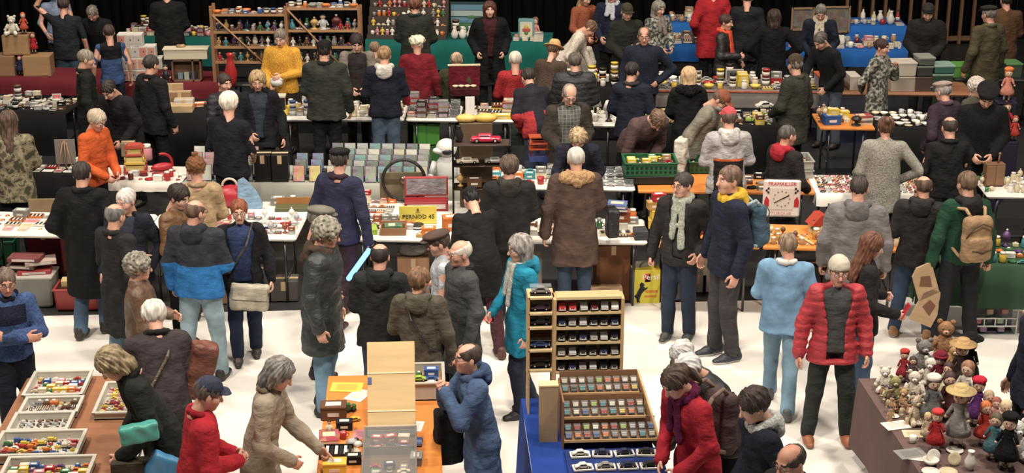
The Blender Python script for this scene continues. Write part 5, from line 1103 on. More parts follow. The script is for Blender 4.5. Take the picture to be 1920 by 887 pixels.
# yellow enamel sign
p = U(784, 421, .75); t = thing('advertising_sign', p, -.02, 'yellow sign reading PERNOD 45 on the white table', 'sign')
b = MB(); b.box((0, .01, .105), (.40, .012, .20), 0, .003); b.build('sign_panel', M((214, 196, 70), 'plastic'), t)
txt('PERNOD 45', .066, (40, 36, 34), t, Matrix.Translation((0.005, .002, .085)) @ FRONT); b = MB(); b.ball((0, .0, .165), (.012, .004, .016), 0); b.box((0, .001, .14), (.05, .003, .006)); b.build('emblem', M((120, 70, 40), 'paper'), t)
# red case
p = U(800, 398, .75); t = thing('open_case', (p.x, p.y + .13, .752), -.02, 'open red case with a grey-lined lid behind the yellow sign', 'case')
b = MB(); b.box((0, 0, .05), (.48, .22, .10), 0, .006); b.box((0, -.112, .055), (.42, .004, .05), 1); b.build('case_body', [M((150, 34, 40), 'plastic'), M((190, 180, 176), 'paper')], t)
b = MB(); b.box((0, .12, .22), (.48, .03, .22), 0, .006); b.box((0, .103, .22), (.44, .006, .18), 1); b.build('lid', [M((176, 52, 56), 'plastic'), M((140, 134, 140), 'cloth')], t)
# steering wheel
def torus(b, c, R_, r, m=0, a0=0, a1=2 * math.pi, n=28, plane='xz', k=8):
    V = []; F = []; full = a1 - a0 > 6.2
    for i in range(n + (0 if full else 1)):
        a = a0 + (a1 - a0) * i / n
        for q in range(k):
            g = 2 * math.pi * q / k; rr = R_ + r * math.cos(g); V.append((c[0] + rr * math.cos(a), c[1] + r * math.sin(g), c[2] + rr * math.sin(a)))
    N = n if full else n + 1
    for i in range(n):
        for q in range(k): F.append((i * k + q, i * k + (q + 1) % k, ((i + 1) % N) * k + (q + 1) % k, ((i + 1) % N) * k + q))
    b.add(V, F, m, True)
p = U(758, 398, .75); t = thing('steering_wheel', (p.x, p.y + .34, .752), -.02, 'black steering wheel standing upright behind the open red case')
b = MB(); torus(b, (0, 0, .26), .235, .018); b.build('rim', M((26, 24, 26), 'leather'), t)
b = MB(); b.ball((0, 0, .26), (.05, .03, .05)); 
for a in (0, math.pi, -math.pi / 2): b.box((.13 * math.cos(a), 0, .26 + .13 * math.sin(a)), (.2 if abs(math.cos(a)) > .5 else .03, .008, .03 if abs(math.cos(a)) > .5 else .2))
b.build('spokes', M((120, 108, 92), 'metal'), t)
simple('record_cover', (p.x - .02, p.y + .40, .752), -.02, 'tan round board behind the steering wheel', lambda b: (b.box((0, 0, .17), (.50, .02, .33), 0, .004)), [M((122, 108, 84), 'card')], 'board')
# black wire shelf with cars
p = U(852, 424, .75); SH = Vector((p.x, p.y + .35, 0)); t = thing('wire_shelf', (SH.x, SH.y, .752), -.02, 'black metal shelf holding the big pink toy car', 'shelf')
for x in (0, .62):
    b = MB(); b.cyl((x, 0, 0), (x, 0, 1.02), .011, .011, 8); b.build('post', M((28, 26, 28), 'metal'), t)
for z_ in (.30, .56, .79):
    b = MB(); b.box((.31, .10, z_), (.62, .24, .012)); b.cyl((0, -.02, z_), (.62, -.02, z_), .008, .008, 6); b.build('shelf', M((62, 46, 38), 'wood' if z_ > .7 else 'metal'), t)
def bigcar(loc, rz, sc, c, label):
    t = thing('toy_car', loc, rz, label, 'toy car'); t.scale = (sc,) * 3
    f = Field((-.3, -.13, -.02), (.3, .13, .2), .009); f.box((0, 0, .06), (.26, .095, .038), .03); f.box((-.02, 0, .11), (.12, .075, .04), .03, .03)
    for x in (-.16, .16):
        for y in (-1, 1): f.ell((x, y * .09, .03), (.045, .035, .045), .01, 's')
    V, F = f.surf(); mobj('car_body', mesh_from(V, F), [M(c, 'china')], t)
    b = MB(); b.box((-.02, 0, .122), (.17, .152, .035), 0, .006); b.box((-.02, 0, .12), (.235, .11, .036), 0, .006); b.build('windows', M((40, 44, 50), 'plastic'), t)
    for x in (-.16, .16):
        for y in (-1, 1): b = MB(); b.cyl((x, y * .06, .035), (x, y * .095, .035), .037, .037, 14, 0); b.cyl((x, y * .095, .035), (x, y * .099, .035), .02, .02, 10, 1); b.build('wheel', [M((30, 30, 30), 'plastic'), M((190, 186, 178), 'metal')], t)
    b = MB()
    for s in (-1, 1): b.box((s * .262, 0, .045), (.012, .18, .018), 0, .003)
    b.build('bumper', M((196, 192, 184), 'metal'), t); return t
bigcar((SH.x + .36, SH.y + .09, 1.549), -.05, .62, (190, 36, 66), 'large pinkish-red toy car on top of the black metal shelf')
bigcar((SH.x + .16, SH.y + .07, 1.32), .05, .46, (196, 182, 156), 'cream toy car on the middle of the black metal shelf')
bigcar((SH.x + .46, SH.y + .07, 1.32), .0, .44, (150, 148, 142), 'grey toy car right of the cream one on the black shelf')
for i, (k, c) in enumerate([('stand', 'gold'), ('box', 'brown'), ('bits', 'silver'), ('tin', 'tan')]): put(k, c, (SH.x + .08 + i * .15, SH.y + .08, 1.06), 0, .8, '%s %s on the lowest level of the black metal shelf' % (c, NM.get(k, k)))
for k, c, x, z_, s, lab in [('vase', 'black', .07, 1.549, .9, 'dark vase at the left end of the shelf with the pink car')]: put(k, c, (SH.x + x, SH.y + .12, z_), 0, s, lab)
# yellow and white things behind the shelf
simple('yellow_cushion', U(905, 262, .9), 0, 'pair of yellow rounded toy pieces behind the pink toy car', lambda b: (b.ball((-.1, 0, .1), (.12, .06, .05), 0), b.ball((.12, 0, .07), (.13, .06, .06), 0)), [M((206, 172, 84), 'cloth')], 'toy') if False else None
# white robot
t = thing('toy_robot', (U(838, 335, .752).x, U(838, 335, .752).y, .766), .1, 'white robot figure with a domed helmet left of the black metal shelf', 'robot')
b = MB(); b.ball((0, 0, .36), (.125, .125, .11), 0, 16, 10); b.ball((-.08, -.03, .34), (.09, .07, .04), 0, 12, 6); b.build('helmet', M((206, 204, 196), 'plastic'), t)
b = MB(); b.lathe([(.10, 0), (.13, .05), (.13, .18), (.09, .24), (.07, .28)], n=16, sy=.7); b.build('torso', M((196, 196, 192), 'plastic'), t)
b = MB(); b.ball((0, -.085, .34), (.07, .05, .045), 0, 12, 8); b.build('visor', M((40, 40, 46), 'glass' if False else 'plastic'), t)
for s in (-1, 1): b = MB(); b.cyl((s * .14, 0, .2), (s * .2, -.06, .06), .035, .03, 10); b.ball((s * .2, -.065, .045), .038, 0, 8, 6); b.build('arm', M((190, 190, 186), 'plastic'), t)
# yellow toy furniture behind the pink car
t = thing('toy_furniture', (SH.x + .26, SH.y + .34, .752), 0, 'yellow rounded toy furniture standing behind the large pinkish-red toy car', 'toy')
b = MB(); b.box((0, 0, .48), (.36, .12, .96), 0, .01); b.build('pedestal', M((96, 74, 52), 'wood'), t)
b = MB(); b.ball((-.10, 0, 1.00), (.12, .07, .05)); b.build('cushion', M((206, 172, 84), 'plastic'), t); b = MB(); b.ball((.11, 0, 1.0), (.13, .07, .055)); b.build('cushion', M((206, 166, 70), 'plastic'), t)
b = MB(); b.box((-.06, .0, 1.14), (.10, .02, .20), 0, .003); b.build('white_panel', M((210, 208, 200), 'paper'), t)
# clock
p = U(1465, 411, .752); t = thing('advertising_clock', (p.x, p.y + .04, .752), -.12, 'square white and red advertising clock standing on the orange table', 'clock')
b = MB(); b.box((0, .02, .22), (.40, .05, .42), 0, .02); b.build('clock_case', M((220, 212, 204), 'plastic'), t)
b = MB(); b.box((0, -.008, .22), (.25, .004, .24), 0); dial = b.build('dial', M((204, 198, 184), 'paper'), t)
b = MB()
for i in range(12): a = i * math.pi / 6; b.box((.085 * math.sin(a), -.0115, .22 + .085 * math.cos(a)), (.012, .003, .014))
b.build('hour_marks', M((110, 104, 100), 'paper'), dial)
b = MB()
for s in (-1, 1): b.prism([(s * .135, .13), (s * .185, .13), (s * .185, .20), (s * .165, .25), (s * .135, .21)][::s], -.009, -.004)
b.build('red_panels', M((186, 34, 44), 'plastic'), t)
b = MB()
for s in (-1, 1):
    for i in range(2):
        for j in range(3): 
            if (i + j) % 2 == 0: b.box((s * (.145 + .02 * i), -.008, .29 + .022 * j), (.02, .004, .022))
b.build('checker_marks', M((36, 32, 34), 'plastic'), t)
for a, L_, w_ in ((R(62), .085, .012), (R(240), .095, .008)):
    b = MB(); b.box((0, 0, L_ / 2), (w_, .003, L_)); b.build('hand', M((30, 28, 30), 'plastic'), dial, X=Matrix.Translation((0, -.013, .22)) @ Matrix.Rotation(a, 4, 'Y'))
txt('FRAMAILLER', .055, (196, 50, 76), t, Matrix.Translation((0, -.006, .385)) @ FRONT); txt('TURQUIE', .052, (206, 140, 146), t, Matrix.Translation((0, -.006, .055)) @ FRONT)
# yellow shopping bag with a dog
p = U(1211, 571, 0); t = thing('shopping_bag', (p.x, p.y + .10, 0), .0, 'yellow bag reading Persil with a black dog, standing on the floor', 'bag')
b = MB(); b.box((0, 0, .19), (.30, .16, .38), 0, .006); b.build('bag_body', M((206, 190, 44), 'plastic'), t)
b = MB(); b.box((-.16, .03, .19), (.012, .22, .42), 0); b.build('side_fold', M((60, 46, 52), 'plastic'), t)
dog = [(-.125, .09), (-.10, .11), (-.085, .15), (-.065, .19), (-.07, .22), (-.05, .245), (-.03, .235), (-.015, .215), (-.03, .20), (-.01, .18), (.02, .19), (.01, .17), (-.02, .15), (-.045, .12), (-.06, .08), (-.07, .04), (-.06, .02), (-.095, .02), (-.10, .06), (-.115, .08)]
b = MB(); b.prism(dog[::-1], -.086, -.081); b.build('dog_emblem', M((26, 22, 24), 'paper'), t)
txt('Persil', .085, (236, 230, 220), t, Matrix.Translation((.05, -.0835, .30)) @ FRONT); b = MB(); b.prism([(-.03, .335), (.04, .345), (.03, .325), (-.02, .25), (.03, .262), (.045, .25), (-.01, .24)][::-1], -.0825, -.081); b.build('flame_mark', M((200, 70, 40), 'paper'), t)
b = MB(); b.box((.06, -.082, .14), (.13, .003, .024)); b.box((.05, -.082, .085), (.13, .003, .02)); b.build('stripes', M((206, 120, 40), 'paper'), t)
b = MB(); torus(b, (.02, 0, .38), .08, .006, 0, 0, math.pi, 12); b.build('handle', M((70, 90, 80), 'plastic'), t)
simple('folded_magazine', (p.x - .04, p.y + .12, .382), .2, 'folded printed magazine poking out of the yellow bag', lambda b: b.box((0, 0, .03), (.14, .02, .07)), [M((150, 146, 140), 'print', f=.2, s=20)], 'magazine')
simple('tote_bag', (p.x + .28, p.y + .12, 0), .1, 'grey-black bag leaning right of the yellow bag', lambda b: (b.box((0, 0, .17), (.2, .12, .34), 0, .02, top=(.8, .5))), [M((90, 88, 90), 'cloth')], 'bag')
# boxes and bins below the nearest tables
carton(1145, 500, .0, .36, .34, .62, (118, 74, 48), 'tall brown cardboard box under the end of the white table', loc=Vector((U(1146, 556, 0).x, 15.80)))
carton(1135, 580, .0, .36, .16, .22, (176, 136, 98), 'lighter open carton in front of the tall brown box')
def bin_(px, py, w_, d_, h_, c, label, lid=None, cat='storage bin'):
    p = U(px, py, 0); p.y += d_ / 2; t = thing('storage_bin', p, -.03, label, cat); b = MB(); b.box((0, 0, h_ / 2), (w_, d_, h_), 0, .02, top=(1.06, 1.06)); b.build('bin_body', M(c, 'plastic'), t)
    b = MB(); b.box((0, 0, h_ - .01), (w_ * 1.1, d_ * 1.1, .025), 0, .006); b.build('lid' if lid else 'rim', M(lid or c, 'plastic'), t)
    if not lid: b = MB(); b.box((0, 0, h_ + .004), (w_ * .96, d_ * .94, .004)); b.build('inside', M(tuple(int(v * .35) for v in c), 'plastic'), t)  # flat plate on the solid bin, darkened to paint the shade of an opening
    return t, p
t, p = bin_(62, 577, .42, .32, .34, (128, 126, 120), 'grey storage bin with a pale lid under the left white table', (176, 172, 164))
for i, (x, y, z_, c, r_, w_) in enumerate([(.02, 0, .34, (168, 60, 62), .1, .34), (-.10, .03, .395, (96, 76, 70), -.2, .30), (.08, .02, .44, (176, 150, 140), .25, .32), (-.06, .0, .485, (120, 60, 60), -.1, .34)]):
    simple('game_box', (p.x + x, p.y + y, z_), r_, 'flat game box, %s from bottom of the pile on the grey bin' % nth(i), lambda b: (b.box((0, 0, .022), (w_, .2, .044), 0, .003), b.box((0, -.101, .022), (w_ * .7, .002, .024), 1)), [M(c, 'card'), M((200, 190, 180), 'paper')], 'box', 'game boxes on the grey bin')
t, p = bin_(146, 583, .44, .30, .24, (164, 50, 46), 'red plastic tub on the white floor beneath the left table')
simple('paper_stack', (p.x - .08, p.y, .246), .1, 'yellowed paper stack in the red tub', lambda b: b.box((0, 0, .03), (.18, .14, .06), 0, .002), [M((190, 166, 106), 'paper')], 'paper')
put('tin', 'lime', (p.x + .14, p.y, .246), 0, .8, 'green and white tin in the red tub', 'tin')
bin_(4, 500, .30, .26, .30, (20, 84, 50), 'dark green bin behind the grey bin at the left edge')
bin_(14, 548, .26, .2, .16, (20, 60, 40), 'low green box left of the grey bin')
carton(408, 570, 0, .30, .26, .30, (150, 112, 80), 'cardboard box on the floor behind the woman with the white bag')
carton(775, 560, 0, .34, .30, .46, (158, 116, 84), 'cardboard box beneath the table beside the checked shirt', loc=Vector((V3(775, 500, 16.0).x, 15.98)))
simple('plastic_wrap', (V3(775, 500, 16.0).x, 16.12, .465), 0, 'crumpled clear plastic wrap on the cardboard box under the table', lambda b: (b.ball((0, 0, .03), (.15, .1, .05), 0), b.ball((.07, -.03, .06), (.08, .07, .04), 0), b.ball((-.07, .02, .05), (.07, .08, .04), 0)), [M((150, 146, 140), 'plastic')], 'wrapping')
for i, (px, w_, h_, c) in enumerate([(1332, .14, .34, (206, 200, 190)), (1345, .12, .22, (190, 180, 120)), (1310, .2, .20, (150, 150, 150)), (1000, .2, .42, (176, 170, 160)), (480, .3, .34, (70, 68, 66)), (530, .3, .22, (84, 80, 76)), (200, .3, .3, (60, 56, 50)), (1500, .3, .4, (52, 48, 46)), (1560, .36, .36, (70, 60, 54)), (905, .3, .24, (120, 96, 76))]):
    x = V3(px, 550, 15.9).x; carton(0, 0, 0, w_, .24, h_, c, 'box stored under the nearest tables, %s one from left' % nth([6, 7, 5, 4, 1, 2, 0, 8, 9, 3][i]), loc=Vector((x, 16.0 - .12 * (px > 1400) * 3)))
# toy furniture box on the floor, right
p = U(1865, 631, 0); t = thing('toy_room_box', (p.x, p.y + .10, 0), -.05, 'open-fronted toy room box in a white frame under the green cloth', 'toy box')
b = MB(); b.box((0, .08, .17), (.44, .01, .34), 0); b.box((0, 0, .005), (.44, .17, .01), 0)
b.build('back_panel', M((64, 84, 92), 'print', f=.2, s=9), t)
b = MB()
for x in (-.22, .22): b.box((x, -.085, .17), (.012, .012, .34))
for z_ in (.335, .19, .105, .01): b.box((0, -.085, z_), (.44, .012, .012))
for x in (-.11, 0, .11): b.box((x, -.085, .148), (.01, .01, .085))
b.build('frame', M((196, 196, 190), 'plastic'), t)
for i, (x, z_, c) in enumerate([(-.16, .15, (190, 110, 116)), (-.055, .15, (44, 42, 46)), (.06, .15, (150, 180, 150)), (-.1, .06, (150, 120, 160)), (.08, .06, (150, 130, 150)), (-.05, .25, (170, 140, 110)), (.1, .25, (170, 110, 100))]):
    b = MB(); b.box((x, -.03, z_), (.07, .06, .06), 0, .008); b.build('toy_furniture', M(c, 'plastic'), t)
# light sabres
def glow(a, b_, r, c, e, label):
    t = thing('light_sabre', a, 0, label, 'light sabre'); b = MB(); v = b_ - a; b.cyl((0, 0, 0), v, r, r, 12); b.ball(v, r, 0, 10, 6); b.ball((0, 0, 0), r, 0, 10, 6); b.build('blade', M(c, 'emit', e=e), t)
    b = MB(); b.cyl(-v * .3, -v * .02, r * 1.0, r * 1.1, 10); b.build('grip', M((60, 62, 68), 'metal'), t)
A_ = PEOPLE['navy_black_hat']['A'][1][3]; H_ = PEOPLE['navy_black_hat']['W'](A_)
A0 = PEOPLE['navy_black_hat']['W'](PEOPLE['navy_black_hat']['A'][0][3]) + Vector((.0, -.03, -.08)); a, b_ = A0, A0 + Vector((-.20, -.26, -.20)); glow(a, b_, .027, (70, 130, 255), 9, 'glowing blue light sabre pointing down at the dark hooded man')
q_ = PEOPLE['turquoise_coat']; h_ = q_['W'](q_['A'][0][3]) + Vector((-.01, -.02, -.06)); glow(h_, h_ + Vector((-.07, -.02, .03)), .018, (255, 40, 50), 4, 'small glowing red light beside the turquoise coat')

# ------------------------------------------------------------------ bags and things people carry
def inframe(key, p, rx=0, ry=0, rz=0):
    q = PEOPLE[key]; return Matrix.Translation(q['W'](p)) @ Matrix.Rotation(q['rz'], 4, 'Z') @ Matrix.Rotation(rz, 4, 'Z') @ Matrix.Rotation(rx, 4, 'X') @ Matrix.Rotation(ry, 4, 'Y')
def backpack(key, c, c2, label, z=1.20, y=.25, w_=.15, h_=.23, roll=0):
    q = PEOPLE[key]; p = q['T'](0, y, z); t = empty('backpack', (0, 0, 0)); t.matrix_world = inframe(key, p, roll); tag(t, label, 'backpack')
    f = Field((-.25, -.16, -.34), (.25, .2, .34), .011); f.box((0, 0, 0), (w_, .075, h_), .07); f.box((0, .07, -h_ * .35), (w_ * .8, .05, h_ * .5), .04, .03); f.wob(.004, 25); V, F = f.surf(); mobj('bag_body', mesh_from(V, F), [M(c, 'cloth')], t)
    for s in (-1, 1):
        b = MB(); b.tube([(s * .07, .0, h_ - .02), (s * .10, -.07, h_ + .055), (s * .13, -.19, h_ + .03), (s * .135, -.30, h_ - .12), (s * .15, -.22, -.12), (s * .13, -.06, -h_ + .05)], .016, 8); b.build('strap', M(c2, 'cloth'), t)
    b = MB(); b.tube([(-w_ * .95, .06, .04), (-w_ * .6, .10, h_ * .62), (0, .105, h_ * .8), (w_ * .6, .10, h_ * .62), (w_ * .95, .06, .04)], .006, 6); b.build('zip', M(tuple(int(v * .45) for v in c2), 'cloth'), t); b = MB(); b.tube([(-w_ * .7, .125, -h_ * .3), (0, .128, -h_ * .42), (w_ * .7, .125, -h_ * .3)], .005, 6); b.build('pocket_zip', M(tuple(int(v * .45) for v in c2), 'cloth'), t)
    return t
backpack('green_jacket', (154, 122, 88), (164, 134, 98), 'tan backpack on the back of the man in the green jacket', z=1.18, y=.24)
backpack('yellow_hood', (66, 92, 110), (150, 166, 176), 'blue-grey backpack with pale straps on the tall man with a yellow hood', z=1.20, y=.27, w_=.12, h_=.22)
backpack('red_scarf', (76, 60, 60), (120, 96, 88), 'brown backpack on the woman in the red jacket', z=1.12, y=.25, h_=.24)
def handbag(name, X, w_, h_, d_, c, label, kind='leather', handle=None, cat='bag', flap=None, top=.9):
    t = empty(name, (0, 0, 0)); t.matrix_world = X; tag(t, label, cat)
    f = Field((-w_, -d_ - .05, -h_ - .1), (w_, d_ + .05, .12), .010); f.box((0, 0, -h_ / 2), (w_ / 2, d_ / 2, h_ / 2), min(.03, d_ * .4)); f.wob(.006, 24, len(label)); V, F = f.surf(); mobj('bag_body', mesh_from(V, F), [M(c, kind)], t)
    if flap: b = MB(); b.box((0, -d_ / 2 - .004, -h_ * .3), (w_ * .9, .012, h_ * .5), 0, .006); b.build('flap', M(flap, kind), t)
    if handle: b = MB(); torus(b, (0, 0, -.02), w_ * .3, .007, 0, 0, math.pi, 12); b.build('handle', M(handle, kind), t)
    return t
handbag('shoulder_bag', inframe('shoulder_bag_woman', (.07, -.24, .92), ry=.12), .36, .25, .12, (176, 168, 148), 'off-white shoulder bag hanging in front of the red-haired woman', 'cloth', flap=(186, 178, 158))
handbag('handbag', inframe('brown_parka', (-.37, -.02, 1.12)), .12, .30, .24, (34, 30, 32), 'black handbag hanging beside the long brown parka', handle=(30, 28, 30))
handbag('shopping_bag', inframe('tray_browser', PEOPLE['tray_browser']['A'][1][2] + Vector((.06, -.12, .10)), rz=R(80), ry=-.1), .28, .15, .10, (70, 164, 150), 'green and turquoise folded bag over the arm of the tray browser', 'plastic')
handbag('shopping_bag', inframe('tray_browser', (.32, -.02, .90), rz=R(80), ry=.5), .26, .20, .10, (66, 146, 200), 'light blue plastic bag hanging from the tray browser', 'plastic')
handbag('shoulder_bag', inframe('tray_browser', (.16, -.28, .86), rz=R(70)), .28, .22, .14, (84, 78, 62), 'olive-brown satchel at the waist of the tray browser', 'cloth', flap=(76, 70, 56))
handbag('shopping_bag', inframe('rust_cap', (-.34, .0, 1.12)), .24, .42, .14, (198, 194, 180), 'crumpled white bag hanging beside the stooping man in the rust cap', 'cloth')
handbag('leather_bag', inframe('white_hair_brown', (-.36, -.05, 1.38), ry=-.25), .20, .46, .16, (116, 66, 52), 'reddish-brown leather bag on the shoulder of the white-haired man in grey-brown', 'leather')
handbag('folded_coat', inframe('blue_parka', (-.24, -.20, 1.08), ry=.1), .14, .46, .22, (30, 32, 36), 'black coat draped over the arm of the man in the blue parka', 'cloth', cat='coat')
q = PEOPLE['long_hair_girl']; X = inframe('long_hair_girl', q['A'][0][3] + Vector((.02, -.09, .03)), rx=.5); b = MB(); b.box((0, 0, 0), (.08, .014, .15), 0, .005); o = b.build('mobile_phone', M((190, 40, 50), 'plastic')); o.matrix_world = X; tag(o, 'red mobile phone held by the long-haired young woman', 'phone')
for i, (x, z_, r_, w_, h_) in enumerate([(.36, .72, .35, .22, .34), (.30, .46, -.45, .26, .36)]):
    b = MB(); b.prism([(-w_ / 2, -h_ / 2), (w_ / 2, -h_ / 2), (w_ / 2, h_ * .3), (w_ * .2, h_ / 2), (-w_ / 2, h_ / 2)], -.012, .012, 0); b.prism([(-.05, -.08), (.07, -.02), (.03, .07), (-.06, .04)], .012, .016, 1)
    o = b.build('wooden_board', [M((186, 150, 112), 'wood'), M((120, 78, 56), 'paper')]); o.matrix_world = inframe('green_jacket', (x, .02, z_), ry=r_); tag(o, '%s of the two pale wooden boards carried by the man in green' % ['upper', 'lower'][i], 'board')
o = simple('parcel', (0, 0, 0), 0, 'crumpled pale parcel in the hands of the man in the yellow sweater', lambda b: (b.ball((0, 0, 0), (.09, .07, .06), 0), b.ball((.05, .02, .04), (.05, .05, .04), 0), b.box((-.03, 0, .02), (.1, .08, .07), 0, .01)), [M((206, 206, 200), 'paper')], 'parcel', X=inframe('yellow_sweater', (.0, -.30, 1.06)))

# ------------------------------------------------------------------ nearest row
fill('w1', .02, .95, .12, .85, 11, 4, ['sheet', 'tray', 'book', 'box', 'bits'], ['white', 'cream', 'pink', 'orange', 'grey', 'yellow'], 'on the far left white table', .8)
fill('w2', .10, .60, .25, .9, 7, 3, ['book', 'box', 'jar'], ['white', 'red', 'grey', 'cream'], 'on the table behind the couple', .7)
fill('w2', .62, .98, .08, .9, 8, 4, ['box', 'tray', 'cloth_bundle', 'book', 'stand'], ['grey', 'white', 'red', 'navy', 'pink', 'rust', 'silver'], 'on the table right of the red-haired woman', .8, stack=1)
p = U(432, 400, .75)
o = simple('red_bag', (p.x, 17.0, .752), 0, 'shiny red bag behind the red-haired woman', lambda b: (b.ball((0, 0, .12), (.2, .12, .13), 0, 14, 8), torus(b, (-.02, 0, .24), .08, .014, 1, 0, math.pi, 10)), [M((176, 30, 44), 'plastic'), M((200, 180, 160), 'plastic')], 'bag')
o = simple('ironing_board', (V3(470, 400, 16.9).x, 16.9, .752), -.02, 'light blue rounded board leaning behind the red-haired woman', lambda b: b.prism([(-.14, 0), (.13, 0), (.14, .06), (.09, .18), (.0, .30), (-.06, .36), (-.12, .33)], -.012, .012), [M((126, 160, 190), 'cloth')], 'board')
fill('m1', .02, .36, .05, .95, 5, 3, ['tray', 'book', 'box', 'bcar'], ['red', 'grey', 'orange', 'brown', 'cream'], 'beside the open red case', .9, stack=2)
fill('m0', .42, .98, .55, .95, 5, 1, ['box', 'tray', 'jar'], ['grey', 'brown', 'cream'], 'behind the olive tray', .9)
fill('w3', .02, .42, .30, .98, 7, 3, ['tray', 'book', 'box', 'bcar'], ['grey', 'silver', 'cream', 'rust', 'brown', 'red'], 'left of the red case', .95, stack=1)
put('box', 'lime', U(686, 436, .752), .1, 1.05, 'yellow-green flat tin at the front of the white table', sz=(1.15, 1.3, .5))
t = thing('wooden_box', U(738, 437, .752), -.03, 'open wooden box holding tins on the front of the white table', 'box')
b = MB()
for x in (-.13, .13): b.box((x, 0, .04), (.01, .16, .08))
for y in (-.08, .08): b.box((0, y, .04), (.27, .01, .08))
b.box((0, 0, .004), (.26, .16, .008)); b.build('box_body', M((150, 104, 66), 'wood'), t)
b = MB(); b.box((0, .09, .07), (.27, .01, .07)); b.build('lid', M((164, 116, 76), 'wood'), t)
for i in range(3): put('book', ['lime', 'gold', 'green'][i], U(738, 437, .752) + Vector((-.0, 0, .02 + .025 * i)), R(90) + .02 * i, .85, '%s booklet in the open wooden box' % ['lime', 'gold', 'green'][i])
put('box', 'orange', U(804, 440, .752), 0, .75, 'orange and red box right of the open wooden box'); put('tin', 'black', U(783, 428, .752), 0, 1.0, 'black lidded dish below the yellow sign', sz=(1.3, 1.3, .4)); put('box', 'orange', U(846, 430, .752), .1, .9, 'orange box left of the black jackets', sz=(.9, 1, 1.3))
fill('w3', .44, .66, .02, .25, 3, 2, ['bits', 'block', 'car'], ['black', 'white', 'gold'], 'beside the yellow sign', .8)
fill('w4', .02, .95, .1, .95, 12, 3, ['book', 'box', 'cup', 'bits', 'car', 'tray'], ['white', 'grey', 'cream', 'orange', 'green', 'red', 'brown'], 'on the white table behind the two coats', .75)
p = U(1162, 438, .752)
for i, (k, c, x, y, z_, r_, sz, lab) in enumerate([('box', 'white', -.02, .1, 0, 0, (1, 1, .9), 'white box with blue marks beneath the brown box'), ('box', 'rust', 0, .12, .108, -.1, (1.2, 1, 1.0), 'red-brown box on top of the white box'), ('book', 'navy', -.02, .12, .235, -.1, (1.4, 1.1, 1), 'navy book on the red-brown box'), ('book', 'blue', -.02, .12, .268, -.25, (1.3, 1, 1), 'blue-edged book topmost of the pile'),
    ('tray', 'cream', -.05, -.02, 0, 0, (1.1, .6, .6), 'cream strip of small pieces at the edge of the white table')]): put(k, c, p + Vector((x, y, z_)), r_, 1, lab, sz=sz)
for i in range(6): put('case', ['grey', 'silver', 'white'][i % 3], U(1198, 440, .752) + Vector((0, .0, .016 * i + .008)), RND.uniform(-.05, .05), 1, 'flat grey disc case, %s from bottom of the pile' % nth(i), 'disc case', 'pile of disc cases at the table corner', tilt=R(90))
put('jar', 'orange', U(1186, 412, .752), 0, 1, 'orange and white canister behind the disc cases', 'canister')
for k, c, px, py, z_, s, lab in [('box', 'yellow', 1234, 432, 0, .9, 'yellow box, lowest of the leaning yellow pile'), ('box', 'yellow', 1237, 432, .108, .85, 'second yellow box on the orange table end'), ('box', 'gold', 1228, 432, .21, .75, 'gold box on top of the yellow pile'), ('box', 'red', 1236, 432, .30, .7, 'red carton above the gold box')]:
    p = U(px, py, .752); put(k, c, p + Vector((0, .1, z_)), .1 if z_ else -.1, s, lab)
fill('o1', .02, .98, .08, .9, 10, 3, ['box', 'bits', 'stand', 'tray', 'car'], ['orange', 'brown', 'black', 'gold', 'maroon', 'yellow'], 'on the orange table behind the two men', .8)
fill('o2', .02, .34, .05, .6, 8, 3, ['bits', 'stand', 'block', 'jar', 'tray'], ['gold', 'cream', 'tan', 'rust', 'brown'], 'in front of the advertising clock', 1.0)
fill('o2', .36, .98, .05, .95, 10, 4, ['bits', 'stand', 'block', 'jar', 'box', 'fig'], ['orange', 'rust', 'gold', 'red', 'green', 'cream'], 'right of the advertising clock', .9)
o = simple('toy_house', TT(1536, 435, 'o2'), .2, 'small toy house with a red roof right of the clock', lambda b: (b.box((0, 0, .05), (.2, .14, .1), 1), b.prism([(-.13, .1), (.13, .1), (.03, .21), (-.03, .21)], -.09, .09, 0)), [M((178, 56, 40), 'plastic'), M((200, 184, 150), 'plastic')])
o = simple('wooden_pole', TT(1505, 450, 'o2') + Vector((0, 0, .02)), 1.9, 'pale stick lying across the orange table', lambda b: b.cyl((-.2, 0, 0), (.2, 0, 0), .012, .012), [M((214, 186, 130), 'wood')], 'stick')
fill('g1', .02, .98, .05, .95, 14, 4, ['bits', 'box', 'stand', 'block', 'cloth_bundle', 'car', 'jar'], ['red', 'orange', 'yellow', 'cream', 'green', 'white', 'turquoise', 'purple'], 'on the green-clothed table', .9)
# ------------------------------------------------------------------ second row
t = thing('easel', U(117, 330, .752) + Vector((0, .25, 0)), 0, 'small wooden easel with a grey board', 'easel')
b = MB(); b.box((0, .02, .22), (.24, .012, .30), 0, .002); b.build('board', M((120, 112, 104), 'paper'), t)
b = MB(); b.cyl((.0, -.01, 0), (.0, 0, .36), .009, .009, 6); b.cyl((-.09, -.06, 0), (-.02, 0, .34), .008, .008, 6); b.cyl((.09, -.06, 0), (.02, 0, .34), .008, .008, 6); b.cyl((0, .16, 0), (0, .02, .34), .008, .008, 6); b.build('easel_legs', M((150, 112, 76), 'wood'), t)
fill('s1', .05, .5, .1, .9, 5, 3, ['cloth_bundle', 'box', 'book'], ['navy', 'blue', 'white', 'grey'], 'beside the camouflage jacket', .9)
fill('s1', .55, .98, .02, .4, 5, 2, ['sheet', 'book', 'tray'], ['white', 'pink', 'grey', 'red'], 'before the easel', .9)
carton(85, 395, .0, .36, .30, .52, (110, 30, 40), 'maroon chest under the left tables', loc=Vector((V3(75, 370, 17.0).x, 16.95))); 
